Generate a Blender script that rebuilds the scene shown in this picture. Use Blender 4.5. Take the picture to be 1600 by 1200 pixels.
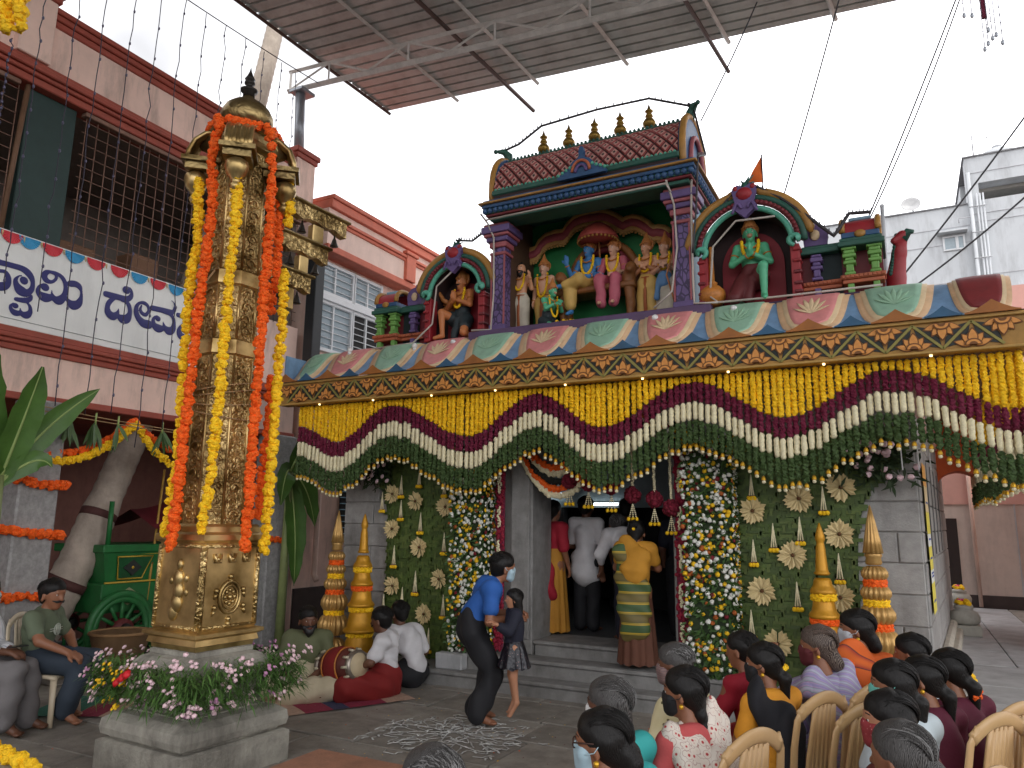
import bpy, math, random
import numpy as np
from math import sin, cos, pi, radians as RAD
from mathutils import Vector, Matrix
random.seed(7); np.random.seed(7)
for o in list(bpy.data.objects): bpy.data.objects.remove(o)
S = bpy.context.scene; COL = S.collection
# ---------------------------------------------------------------- camera
CAMH = 1.8
def cam_basis(yaw, pit, rol):
    f = Vector((-sin(yaw)*cos(pit), cos(yaw)*cos(pit), sin(pit)))
    r = Vector((cos(yaw), sin(yaw), 0)); d = f.cross(r)
    r2 = cos(rol)*r + sin(rol)*d; d2 = -sin(rol)*r + cos(rol)*d
    return r2, d2, f
cr, cd, cf = cam_basis(RAD(27.72), RAD(10.51), RAD(-0.72))
cam = bpy.data.cameras.new('camera'); camo = bpy.data.objects.new('camera', cam); COL.objects.link(camo)
camo.matrix_world = Matrix(((cr.x,-cd.x,-cf.x,0),(cr.y,-cd.y,-cf.y,0),(cr.z,-cd.z,-cf.z,CAMH),(0,0,0,1)))
cam.sensor_width = 36; cam.lens = 36*1165/1600; cam.clip_end = 1000; cam.clip_start = 0.05
S.camera = camo
# ---------------------------------------------------------------- sky, sun, exposure
W = bpy.data.worlds.new('World'); S.world = W; W.use_nodes = True
nt = W.node_tree; nt.nodes.clear()
out = nt.nodes.new('ShaderNodeOutputWorld'); bg = nt.nodes.new('ShaderNodeBackground')
sky = nt.nodes.new('ShaderNodeTexSky'); sky.sky_type = 'NISHITA'; sky.sun_disc = False
SUN_EL, SUN_AZ = 62, 118            # degrees; azimuth clockwise from +Y
sky.sun_elevation = RAD(SUN_EL); sky.sun_rotation = RAD(SUN_AZ)
sky.air_density = 1.5; sky.dust_density = 5
tc = nt.nodes.new('ShaderNodeTexCoord'); nz = nt.nodes.new('ShaderNodeTexNoise'); nz.inputs['Scale'].default_value = 1.6; nz.inputs['Detail'].default_value = 5
cl = nt.nodes.new('ShaderNodeMapRange'); cl.inputs['From Min'].default_value = .4; cl.inputs['From Max'].default_value = .68; cl.inputs['To Min'].default_value = 6.2; cl.inputs['To Max'].default_value = 24
cmb = nt.nodes.new('ShaderNodeCombineColor'); mix = nt.nodes.new('ShaderNodeMix'); mix.data_type = 'RGBA'; mix.inputs[0].default_value = .93
ml = nt.nodes.new('ShaderNodeMath'); ml.operation = 'MULTIPLY'; ml.inputs[1].default_value = 1.03
L = nt.links.new
L(tc.outputs['Generated'], nz.inputs['Vector']); L(nz.outputs['Fac'], cl.inputs['Value'])
L(cl.outputs[0], cmb.inputs[0]); L(cl.outputs[0], cmb.inputs[1]); L(cl.outputs[0], ml.inputs[0]); L(ml.outputs[0], cmb.inputs[2])
L(sky.outputs[0], mix.inputs[6]); L(cmb.outputs[0], mix.inputs[7]); L(mix.outputs[2], bg.inputs[0])
bg.inputs[1].default_value = 0.10; L(bg.outputs[0], out.inputs[0])
sl = bpy.data.lights.new('sun', 'SUN'); sl.energy = 1.0; sl.angle = RAD(25); sl.color = (1, .97, .92)
so = bpy.data.objects.new('sun', sl); COL.objects.link(so)
sd = Vector((sin(RAD(SUN_AZ))*cos(RAD(SUN_EL)), cos(RAD(SUN_AZ))*cos(RAD(SUN_EL)), sin(RAD(SUN_EL))))
so.rotation_euler = sd.to_track_quat('Z', 'Y').to_euler(); so.location = (6, 2, 14)
S.view_settings.view_transform = 'Standard'; S.view_settings.look = 'None'; S.view_settings.gamma = 1
S.view_settings.use_curve_mapping = False; S.view_settings.exposure = 0.5
S.cycles.max_bounces = 8; S.cycles.diffuse_bounces = 4; S.cycles.glossy_bounces = 3; S.cycles.use_denoising = True

# ---------------------------------------------------------------- materials
def srgb(r, g, b):
    t = lambda c: (c/255/12.92) if c <= 10 else ((c/255+.055)/1.055)**2.4
    return (t(r), t(g), t(b))
MATS = {}
def mat(name, col, rough=.65, metal=0, var=.18, scale=6, bump=.15, bscale=None, dirt=0, emit=None, rnd=0, coat=0, trans=0):
    """Plain procedural surface: two octaves of colour variation plus fine relief."""
    if name in MATS: return MATS[name]
    m = bpy.data.materials.new(name); m.use_nodes = True; n = m.node_tree; b = n.nodes['Principled BSDF']
    b.inputs['Roughness'].default_value = rough; b.inputs['Metallic'].default_value = metal
    if coat: b.inputs['Coat Weight'].default_value = coat
    co = n.nodes.new('ShaderNodeTexCoord')
    a = n.nodes.new('ShaderNodeTexNoise'); a.inputs['Scale'].default_value = scale; a.inputs['Detail'].default_value = 6; a.inputs['Roughness'].default_value = .65
    n.links.new(co.outputs['Object'], a.inputs['Vector'])
    mr = n.nodes.new('ShaderNodeMapRange'); mr.inputs['From Min'].default_value = .25; mr.inputs['From Max'].default_value = .75
    mr.inputs['To Min'].default_value = 1-var; mr.inputs['To Max'].default_value = 1+var
    n.links.new(a.outputs['Fac'], mr.inputs['Value'])
    fac = mr.outputs[0]
    if rnd:
        oi = n.nodes.new('ShaderNodeObjectInfo'); m2 = n.nodes.new('ShaderNodeMapRange')
        m2.inputs['To Min'].default_value = 1-rnd; m2.inputs['To Max'].default_value = 1+rnd
        n.links.new(oi.outputs['Random'], m2.inputs['Value']); mm = n.nodes.new('ShaderNodeMath'); mm.operation = 'MULTIPLY'
        n.links.new(fac, mm.inputs[0]); n.links.new(m2.outputs[0], mm.inputs[1]); fac = mm.outputs[0]
    vm = n.nodes.new('ShaderNodeVectorMath'); vm.operation = 'SCALE'; vm.inputs[0].default_value = col
    n.links.new(fac, vm.inputs['Scale']); src = vm.outputs[0]
    if dirt:
        d = n.nodes.new('ShaderNodeTexNoise'); d.inputs['Scale'].default_value = 1.3; d.inputs['Detail'].default_value = 8; d.inputs['Roughness'].default_value = .7
        mp = n.nodes.new('ShaderNodeMapping'); mp.inputs['Scale'].default_value = (2.2, 2.2, .5)
        n.links.new(co.outputs['Object'], mp.inputs[0]); n.links.new(mp.outputs[0], d.inputs['Vector'])
        r = n.nodes.new('ShaderNodeMapRange'); r.inputs['From Min'].default_value = .48; r.inputs['From Max'].default_value = .75; r.inputs['To Max'].default_value = dirt
        n.links.new(d.outputs['Fac'], r.inputs['Value'])
        mx = n.nodes.new('ShaderNodeMix'); mx.data_type = 'RGBA'; mx.inputs[7].default_value = (.06, .05, .04, 1)
        n.links.new(r.outputs[0], mx.inputs[0]); n.links.new(src, mx.inputs[6]); src = mx.outputs[2]
    n.links.new(src, b.inputs['Base Color'])
    if bump:
        c = n.nodes.new('ShaderNodeTexNoise'); c.inputs['Scale'].default_value = bscale or scale*6; c.inputs['Detail'].default_value = 4
        n.links.new(co.outputs['Object'], c.inputs['Vector'])
        bp = n.nodes.new('ShaderNodeBump'); bp.inputs['Strength'].default_value = bump; bp.inputs['Distance'].default_value = .01
        n.links.new(c.outputs['Fac'], bp.inputs['Height']); n.links.new(bp.outputs[0], b.inputs['Normal'])
    if emit:
        b.inputs['Emission Color'].default_value = (*emit[0], 1); b.inputs['Emission Strength'].default_value = emit[1]
    if trans: b.inputs['Transmission Weight'].default_value = trans
    MATS[name] = m; return m
def pmat(name, stops, tex='VORONOI', scale=20, rough=.6, metal=0, bump=.3, stretch=(1,1,1), rot=(0,0,0), feature='F1', bdist=.01, detail=2, out_=None, distort=0, wavedir='X'):
    """Pattern surface: a texture through a hard colour ramp, with relief from the same texture."""
    if name in MATS: return MATS[name]
    m = bpy.data.materials.new(name); m.use_nodes = True; n = m.node_tree; b = n.nodes['Principled BSDF']
    b.inputs['Roughness'].default_value = rough; b.inputs['Metallic'].default_value = metal
    if name.startswith('hair'): b.inputs['Specular IOR Level'].default_value = .25
    co = n.nodes.new('ShaderNodeTexCoord'); mp = n.nodes.new('ShaderNodeMapping'); mp.inputs['Scale'].default_value = stretch; mp.inputs['Rotation'].default_value = rot
    n.links.new(co.outputs['Object'], mp.inputs[0])
    if tex == 'VORONOI':
        t = n.nodes.new('ShaderNodeTexVoronoi'); t.feature = feature; t.inputs['Scale'].default_value = scale; o = t.outputs['Distance']
    elif tex == 'WAVE':
        t = n.nodes.new('ShaderNodeTexWave'); t.inputs['Scale'].default_value = scale; t.inputs['Distortion'].default_value = distort; t.inputs['Detail'].default_value = detail; t.bands_direction = wavedir; o = t.outputs['Fac']
    else:
        t = n.nodes.new('ShaderNodeTexNoise'); t.inputs['Scale'].default_value = scale; t.inputs['Detail'].default_value = detail; t.inputs['Distortion'].default_value = distort; o = t.outputs['Fac']
    n.links.new(mp.outputs[0], t.inputs['Vector'])
    r = n.nodes.new('ShaderNodeValToRGB'); e = r.color_ramp.elements
    while len(e) < len(stops): e.new(.5)
    for k, (p, c) in enumerate(stops): e[k].position = p; e[k].color = (*c, 1)
    n.links.new(o, r.inputs[0])
    g = n.nodes.new('ShaderNodeTexNoise'); g.inputs['Scale'].default_value = 5; n.links.new(co.outputs['Object'], g.inputs['Vector'])
    mr = n.nodes.new('ShaderNodeMapRange'); mr.inputs['To Min'].default_value = .7; mr.inputs['To Max'].default_value = 1.3; n.links.new(g.outputs['Fac'], mr.inputs['Value'])
    vm = n.nodes.new('ShaderNodeVectorMath'); vm.operation = 'SCALE'; n.links.new(r.outputs[0], vm.inputs[0]); n.links.new(mr.outputs[0], vm.inputs['Scale'])
    n.links.new(vm.outputs[0], b.inputs['Base Color'])
    if bump:
        bp = n.nodes.new('ShaderNodeBump'); bp.inputs['Strength'].default_value = bump; bp.inputs['Distance'].default_value = bdist
        n.links.new(o, bp.inputs['Height']); n.links.new(bp.outputs[0], b.inputs['Normal'])
    MATS[name] = m; return m

# ---------------------------------------------------------------- mesh building
class MB:
    def __init__(s): s.v = []; s.f = []; s.sm = []; s.mi = []; s.m = 0
    def add(s, vs, fs, smooth=False):
        o = len(s.v); s.v.extend([tuple(v) for v in vs]); s.f.extend([tuple(i+o for i in f) for f in fs])
        s.sm.extend([smooth]*len(fs)); s.mi.extend([s.m]*len(fs)); return s
    def box(s, x0, x1, y0, y1, z0, z1):
        v = [(x,y,z) for z in (z0,z1) for y in (y0,y1) for x in (x0,x1)]
        return s.add(v, [(0,2,3,1),(4,5,7,6),(0,1,5,4),(2,6,7,3),(0,4,6,2),(1,3,7,5)])
    def cbox(s, x0, x1, y0, y1, z0, z1, c=.01):
        """box with chamfered edges"""
        X=(x0,x1);Y=(y0,y1);Z=(z0,z1);v=[];idx={}
        for i in (0,1):
            for j in (0,1):
                for k in (0,1):
                    a=(1 if i==0 else -1)*c;b=(1 if j==0 else -1)*c;d=(1 if k==0 else -1)*c
                    idx[i,j,k]=len(v); v+=[(X[i],Y[j]+b,Z[k]+d),(X[i]+a,Y[j],Z[k]+d),(X[i]+a,Y[j]+b,Z[k])]
        f=[]
        def q(ax,val):
            o=[t for t in range(3) if t!=ax]; r=[]
            for (p,w) in ((0,0),(1,0),(1,1),(0,1)):
                key=[0,0,0]; key[ax]=val; key[o[0]]=p; key[o[1]]=w; r.append(idx[tuple(key)]+ax)
            flip = (val==0) ^ (ax==1)
            f.append(tuple(r[::-1] if flip else r))
        for ax in range(3):
            for val in (0,1): q(ax,val)
        for ax in range(3):
            o=[t for t in range(3) if t!=ax]
            for p in (0,1):
                for w in (0,1):
                    k0=[0,0,0];k1=[0,0,0];k0[o[0]]=k1[o[0]]=p;k0[o[1]]=k1[o[1]]=w;k1[ax]=1
                    a=idx[tuple(k0)];b=idx[tuple(k1)]
                    r=(a+o[0],b+o[0],b+o[1],a+o[1])
                    flip=((p==1)^(w==1))^(ax==1)
                    f.append(r if not flip else r[::-1])
        for k,a in idx.items():
            n=sum(k)%2; f.append((a,a+1,a+2) if n==1 else (a,a+2,a+1))
        return s.add(v,f)
    def obox(s, c, size, rz=0, rx=0, ry=0):
        m = Matrix.Translation(c) @ Matrix.Rotation(rz,4,'Z') @ Matrix.Rotation(ry,4,'Y') @ Matrix.Rotation(rx,4,'X')
        hx,hy,hz = size[0]/2,size[1]/2,size[2]/2
        v = [m @ Vector((x,y,z)) for z in (-hz,hz) for y in (-hy,hy) for x in (-hx,hx)]
        return s.add(v, [(0,2,3,1),(4,5,7,6),(0,1,5,4),(2,6,7,3),(0,4,6,2),(1,3,7,5)])
    def tube(s, pts, r, n=8, caps=True, smooth=True, closed=False, flat=1, up=None):
        P = [Vector(p) for p in pts]; N = len(P); R = r if isinstance(r,(list,tuple)) else [r]*N
        v = []; u = None
        for i in range(N):
            if closed: t = P[(i+1)%N]-P[i-1]
            else: t = P[min(i+1,N-1)]-P[max(i-1,0)]
            if t.length < 1e-9: t = Vector((0,0,1))
            t.normalize()
            if u is None:
                ref = Vector(up) if up else (Vector((0,0,1)) if abs(t.z) < .9 else Vector((1,0,0)))
                u = (ref - t*ref.dot(t)).normalized()
            else:
                u = u - t*u.dot(t)
                u = u.normalized() if u.length > 1e-6 else t.orthogonal().normalized()
            w = t.cross(u)
            for k in range(n):
                a = 2*pi*k/n; v.append(P[i] + R[i]*(cos(a)*u*flat + sin(a)*w))
        f = []
        for i in range(N if closed else N-1):
            j = (i+1) % N
            for k in range(n):
                k2 = (k+1) % n; f.append((i*n+k, i*n+k2, j*n+k2, j*n+k))
        if caps and not closed:
            f.append(tuple(range(n))[::-1]); f.append(tuple((N-1)*n+k for k in range(n)))
        return s.add(v, f, smooth)
    def lathe(s, prof, o=(0,0,0), n=16, sx=1, sy=1, smooth=True, flute=0, nf=0, rot=0):
        v = []; f = []
        for (r,z) in prof:
            for k in range(n):
                a = 2*pi*k/n+rot; rr = r*(1+(flute*abs(cos(nf*a/2)) if nf else 0))
                v.append((o[0]+rr*cos(a)*sx, o[1]+rr*sin(a)*sy, o[2]+z))
        m = len(prof)
        for i in range(m-1):
            for k in range(n):
                k2=(k+1)%n; f.append((i*n+k,i*n+k2,(i+1)*n+k2,(i+1)*n+k))
        f.append(tuple(range(n))[::-1]); f.append(tuple((m-1)*n+k for k in range(n)))
        return s.add(v, f, smooth)
    def sph(s, c, r, n=8, m=6, sc=(1,1,1), jit=0):
        v=[(c[0],c[1],c[2]-r*sc[2])]
        for i in range(1,m):
            t=-pi/2+pi*i/m
            for k in range(n):
                a=2*pi*(k+.5*(i%2))/n; q=r*(1+random.uniform(-jit,jit))
                v.append((c[0]+q*cos(t)*cos(a)*sc[0],c[1]+q*cos(t)*sin(a)*sc[1],c[2]+q*sin(t)*sc[2]))
        v.append((c[0],c[1],c[2]+r*sc[2])); f=[]
        for k in range(n): f.append((0,1+(k+1)%n,1+k))
        for i in range(m-2):
            for k in range(n):
                a=1+i*n+k;b=1+i*n+(k+1)%n; f.append((a,b,b+n,a+n))
        L_=len(v)-1
        for k in range(n): f.append((L_,1+(m-2)*n+k,1+(m-2)*n+(k+1)%n))
        return s.add(v,f,True)
    def poly(s, pts, ext):
        """extrude a planar outline by the vector ext"""
        P=[Vector(p) for p in pts]; e=Vector(ext); n=len(P)
        nn=Vector((0,0,0))
        for i in range(n): nn+=P[i].cross(P[(i+1)%n])
        if nn.dot(e)>0: P=P[::-1]
        v=[*P,*[p+e for p in P]]
        f=[tuple(range(n)),tuple(range(2*n-1,n-1,-1))]+[(i,i+n,(i+1)%n+n,(i+1)%n) for i in range(n)]
        return s.add(v,f)
    def tri(s, a, b, c, smooth=False): return s.add([a,b,c],[(0,1,2)],smooth)
    def quad(s, a, b, c, d): return s.add([a,b,c,d],[(0,1,2,3)])
    def leaf(s, base, d, up, length, width, bend=.15, seg=3, fold=.15):
        """a pointed leaf blade: two halves folded along the midrib, drooping"""
        d=Vector(d).normalized(); up=Vector(up); side=d.cross(up)
        side = side.normalized() if side.length>1e-6 else d.orthogonal().normalized(); up=side.cross(d).normalized()
        base=Vector(base); v=[];f=[]
        for i in range(seg+1):
            t=i/seg; w=width*.5*max(sin(pi*min(1,t*.92+.06))**.8,.04); c=base+d*length*t-Vector((0,0,1))*bend*length*t*t
            v+=[c-side*w+up*w*fold,c,c+side*w+up*w*fold]
        for i in range(seg):
            a=i*3; f+=[(a,a+1,a+4,a+3),(a+1,a+2,a+5,a+4)]
        return s.add(v,f,True)
    def build(s, name, m, parent=None, loc=None):
        me = bpy.data.meshes.new(name); me.from_pydata(s.v, [], s.f)
        for mm in (m if isinstance(m,(list,tuple)) else [m]): me.materials.append(mm)
        me.polygons.foreach_set('use_smooth', s.sm); me.polygons.foreach_set('material_index', s.mi); me.update()
        return link(name, me, parent, loc)
def link(name, me, parent=None, loc=None):
    o = bpy.data.objects.new(name, me); COL.objects.link(o)
    if parent is not None: o.parent = parent
    if loc is not None: o.location = loc
    return o
def tag(o, label, cat, group=None, kind=None):
    o['label'] = label; o['category'] = cat
    if group: o['group'] = group
    if kind: o['kind'] = kind
    return o
def struct(o, label=None): o['kind'] = 'structure'; return o
def thing(name, label, cat, loc=(0,0,0), rz=0, group=None):
    o = bpy.data.objects.new(name, None); COL.objects.link(o); o.location = loc; o.rotation_euler = (0,0,rz); o.empty_display_size = .1
    return tag(o, label, cat, group)
def copy_tree(o, parent=None):
    c = o.copy(); COL.objects.link(c)
    if parent is not None: c.parent = parent
    for ch in o.children: copy_tree(ch, c)
    return c

# ---------------------------------------------------------------- organic surfaces (smooth union of tapered limbs)
def blob(prims, vox=.015, k=.02, wr=0, wf=22, seed=0):
    """prims: (a, ra, b, rb[, (dir, squash)]) -> verts, quads of their smooth union"""
    pr=[]; lo=np.array([1e9]*3); hi=-lo
    for p in prims:
        a=np.array(p[0],float);b=np.array(p[2],float);ra,rb=p[1],p[3]
        fl=p[4] if len(p)>4 else None; R=max(ra,rb)*(max(1,fl[1]) if fl else 1)
        l=np.minimum(a,b)-R-k;h=np.maximum(a,b)+R+k; pr.append((a,b,ra,rb,fl,l,h)); lo=np.minimum(lo,l);hi=np.maximum(hi,h)
    lo-=2*vox;hi+=2*vox
    n=np.ceil((hi-lo)/vox).astype(int)+1
    F=np.full(n,1.0)
    ax=[lo[i]+vox*np.arange(n[i]) for i in range(3)]
    for a,b,ra,rb,fl,l,h in pr:
        i0=np.maximum(((l-lo)/vox).astype(int)-1,0);i1=np.minimum(((h-lo)/vox).astype(int)+3,n)
        sl=tuple(slice(i0[t],i1[t]) for t in range(3))
        X=ax[0][sl[0]][:,None,None];Y=ax[1][sl[1]][None,:,None];Z=ax[2][sl[2]][None,None,:]
        ab=b-a;L2=float(ab@ab)+1e-12
        t=np.clip(((X-a[0])*ab[0]+(Y-a[1])*ab[1]+(Z-a[2])*ab[2])/L2,0,1)
        vx=X-a[0]-t*ab[0];vy=Y-a[1]-t*ab[1];vz=Z-a[2]-t*ab[2]
        sc=1
        if fl:
            d=np.array(fl[0],float);d/=np.linalg.norm(d);c=(vx*d[0]+vy*d[1]+vz*d[2])*(1/fl[1]-1)
            vx=vx+c*d[0];vy=vy+c*d[1];vz=vz+c*d[2];sc=min(1,fl[1])
        D=(np.sqrt(vx*vx+vy*vy+vz*vz)-(ra+(rb-ra)*t))*sc
        G=F[sl]; hh=np.maximum(k-np.abs(D-G),0)/k if k>0 else 0
        F[sl]=np.minimum(D,G)-hh*hh*k*.25
    if wr:
        rs=np.random.RandomState(seed); X=ax[0][:,None,None];Y=ax[1][None,:,None];Z=ax[2][None,None,:]
        for q in range(4):
            d=rs.normal(size=3);d/=np.linalg.norm(d);ph=rs.uniform(0,6,2);ff=wf*rs.uniform(.6,1.6)
            e=rs.normal(size=3)
            F=F+wr*.5*np.sin(ff*(d[0]*X+d[1]*Y+d[2]*Z)+ph[0]+1.5*np.sin(5*(e[0]*X+e[1]*Y+e[2]*Z)+ph[1]))
    I=F<0
    c=[I[x:n[0]-1+x,y:n[1]-1+y,z:n[2]-1+z] for x in(0,1) for y in(0,1) for z in(0,1)]
    s=sum(q.astype(np.int8) for q in c); act=(s>0)&(s<8)
    idx=np.full(act.shape,-1,np.int64); ii=np.argwhere(act); idx[act]=np.arange(len(ii))
    acc=np.zeros((len(ii),3));cnt=np.zeros(len(ii))
    cor=np.array([(x,y,z) for x in(0,1) for y in(0,1) for z in(0,1)])
    val=np.stack([F[ii[:,0]+q[0],ii[:,1]+q[1],ii[:,2]+q[2]] for q in cor],1)
    for p in range(8):
        for q in range(p+1,8):
            if np.abs(cor[p]-cor[q]).sum()!=1: continue
            va,vb=val[:,p],val[:,q]; m=(va<0)!=(vb<0)
            t=np.where(m,va/(va-vb+1e-30),0)
            acc+=m[:,None]*(cor[p]+t[:,None]*(cor[q]-cor[p])); cnt+=m
    V=lo+vox*(ii+acc/cnt[:,None]); Q=[]
    for a in range(3):
        b,d=(a+1)%3,(a+2)%3
        s0=[slice(None)]*3;s1=[slice(None)]*3; s0[a]=slice(0,n[a]-1);s1[a]=slice(1,n[a])
        for t in(b,d): s0[t]=slice(1,n[t]-1);s1[t]=slice(1,n[t]-1)
        A=I[tuple(s0)];B=I[tuple(s1)]
        for e,flip in((A&~B,False),(~A&B,True)):
            w=np.argwhere(e)
            if len(w)==0: continue
            w[:,b]+=1;w[:,d]+=1
            def cell(db,dd):
                u=w.copy();u[:,b]-=db;u[:,d]-=dd;return idx[u[:,0],u[:,1],u[:,2]]
            q=np.stack([cell(1,1),cell(0,1),cell(0,0),cell(1,0)],1)
            Q.append(q[:,::-1] if flip else q)
    return V,np.concatenate(Q)
def blobobj(name, prims, m, parent=None, vox=.015, k=.02, wr=0, wf=22, seed=0, post=None):
    V,Q=blob(prims,vox,k,wr,wf,seed)
    if post is not None: V=post(V)
    me=bpy.data.meshes.new(name); me.vertices.add(len(V)); me.vertices.foreach_set('co',V.astype(np.float32).ravel())
    me.loops.add(Q.size); me.loops.foreach_set('vertex_index',Q.astype(np.int32).ravel())
    me.polygons.add(len(Q)); me.polygons.foreach_set('loop_start',np.arange(0,Q.size,4,dtype=np.int32))
    me.polygons.foreach_set('use_smooth',np.ones(len(Q),bool))
    me.materials.append(m); me.update(calc_edges=True); me.validate()
    return link(name,me,parent)

# ---------------------------------------------------------------- blossoms and garlands
def ruffle(mb, c, r, n=8, m=6, squash=1):
    mb.sph(c, r, n, m, (1,1,squash), jit=.26); k=n*(m-2)+2*n
    mb.sm[-k:]=[False]*k
def garland(name, pts, r, m, label, group, step=.045, seed=0, per=3, cat='garland', jit=.25):
    """a string of marigold heads along a path"""
    rn=random.Random(seed); mb=MB(); P=[Vector(p) for p in pts]; L_=[0]
    for i in range(1,len(P)): L_.append(L_[-1]+(P[i]-P[i-1]).length)
    d=0; i=0
    while d<L_[-1]:
        while i<len(P)-2 and L_[i+1]<d: i+=1
        t=(d-L_[i])/max(L_[i+1]-L_[i],1e-6); c=P[i].lerp(P[i+1],t); tg=(P[i+1]-P[i]).normalized(); u=tg.orthogonal().normalized(); w=tg.cross(u)
        a0=rn.uniform(0,6)
        for q in range(per):
            a=a0+2*pi*q/per; rr=r*rn.uniform(.62,1.22)
            ruffle(mb, c+(cos(a)*u+sin(a)*w)*r*rn.uniform(.3,.55)+tg*rn.uniform(-.45,.45)*step, rr*.68)
        d+=step*rn.uniform(1-jit,1+jit)
    o=mb.build(name,m); return tag(o,label,cat,group)
def arc(a,b,sag,n=16):
    a=Vector(a);b=Vector(b); return [a.lerp(b,i/n)-Vector((0,0,1))*sag*4*(i/n)*(1-i/n) for i in range(n+1)]
# ================================================================ ground and paths
m_joint=mat('joint_dirt',(.035,.032,.028),.95,var=.3,scale=9)
m_slab=mat('granite_slab',(.3,.275,.24),.62,var=.3,scale=5,bump=.35,bscale=45,dirt=.55,rnd=.16)
m_path=mat('path_granite',(.42,.425,.43),.7,var=.22,scale=4,bump=.35,bscale=50,dirt=.4,rnd=.08)
m_step=mat('step_granite',(.25,.245,.235),.65,var=.28,scale=7,bump=.35,bscale=60,dirt=.5)
m_block=mat('ashlar_granite',(.33,.32,.305),.75,var=.25,scale=8,bump=.4,bscale=70,dirt=.45,rnd=.12)
m_ash2=mat('pedestal_stone',(.35,.33,.28),.8,var=.4,scale=5,bump=.8,bscale=40,dirt=.8)
g=MB(); g.quad((-150,-150,-.03),(150,-150,-.03),(150,150,-.03),(-150,150,-.03)); ground=struct(g.build('ground',m_joint))
rn=random.Random(3); y=1.2
while y<7.4:
    h=rn.choice((.56,.62,.7,.78)); y1=min(y+h,7.5); x=-9.4+rn.uniform(0,.8)
    while x<2.2:
        w=rn.uniform(.8,1.5)
        if not (x>.2 and y1>6.7):
            mb=MB(); e=.011; dz=rn.uniform(-.006,.006)
            mb.cbox(x+e,x+w-e,y+e,y1-e,-.06,dz,.007); mb.build('paving_slab',m_slab,ground)
        x+=w
    y=y1
# raised path on the right with two steps down to the court
mb=MB(); mb.box(.16,2.6,7.3,16.9,-.02,.31); path=struct(mb.build('path',m_step))
y=7.05
while y<16.8:
    w=rn.uniform(.8,1.25)
    for x0,x1 in ((.34,.92),(.93,1.5)) if rn.random()<.5 else ((.34,1.1),(1.11,1.5)):
        m2=MB(); m2.cbox(x0,x1,y,min(y+w-.008,16.85),.28,.335,.006); m2.build('paving_slab',m_path,path)
    y+=w
for i,(ya,z) in enumerate(((6.72,.165),(6.38,.05))):
    m2=MB(); m2.cbox(.3,2.7,ya,7.3-.001*i,-.02,z-.035,.01); m2.cbox(.28,2.72,ya-.02,ya+.4,z-.034,z,.01); struct(m2.build('path_step',m_path))
m2=MB(); m2.cbox(.32,2.6,7.03,7.29,.02,.279,.01); struct(m2.build('path_step',m_step))
for k in range(8):
    for j in range(4):
        m2=MB(); m2.cbox(1.52+j*.55,2.06+j*.55,7.35+k*1.2,8.53+k*1.2,.2,.325,.01); m2.build('paving_slab',m_slab,path)

# ================================================================ temple hall
TY=8.0
temple=thing('temple_hall','grey stone temple hall with painted lotus eave and dark doorway','temple',(-3.3,TY,0))
def T(mb,name,m,parent=temple):
    o=mb.build(name,m,parent)
    if parent is temple: o.location=(3.3,-TY,0)
    return o
def side(o):
    '''swing a piece of the side wall outwards about the front right corner'''
    th=RAD(-3.9); p=Vector((.1,TY,0)); o.rotation_euler=(0,0,th); o.location=p-Matrix.Rotation(th,3,'Z')@p-Vector((-3.3,TY,0)); return o
def TS(mb,name,m,par): return mb.build(name,m,par)
m_wall=mat('temple_plaster',(.3,.285,.265),.8,var=.2,dirt=.4)
mb=MB(); mb.box(-6.7,-4.17,TY,TY+.38,0,3.7); mb.box(-2.2,.1,TY,TY+.38,0,3.7); mb.box(-4.17,-2.2,TY,TY+.38,2.75,3.7)
mb.box(-6.7,-6.35,TY+.38,13,0,3.7); T(mb,'wall',m_wall); mb=MB(); mb.box(-.25,.1,TY+.02,14.2,0,3.7); side(T(mb,'side_wall',m_wall))
for k,(a,b) in enumerate(((-4.165,-3.87),(-2.215,-2.16))):
    mb=MB(); mb.cbox(a,b,TY-.08,TY+.45,.33,2.76,.012); mb.cbox(a+.03,b-.03 if k==0 else b,TY-.11,TY-.08,.5,2.7,.01); T(mb,'door_jamb',m_step)
mb=MB(); mb.cbox(-4.2,-2.15,TY-.1,TY+.45,2.762,3.0,.012); T(mb,'door_lintel',m_step)
# steps
for (x0,x1,ya,yb,z0,z1) in ((-6.62,.12,7.42,TY,0,.16),(-4.85,-1.5,7.65,TY,.161,.33),(-3.87,-2.16,TY-.06,TY+.6,.331,.49)):
    mb=MB(); mb.cbox(x0+.02,x1-.02,ya+.025,yb,z0-.02,z1-.045,.006); mb.cbox(x0,x1,ya,yb,z1-.044,z1,.012); T(mb,'step',m_step)
mb=MB(); mb.cbox(-4.9,-4.55,7.52,7.66,.16,.33,.012); T(mb,'column_block',m_path)
mb=MB(); mb.cbox(-1.62,-1.42,7.5,7.7,.16,.36,.012); T(mb,'column_block',m_path)
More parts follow.
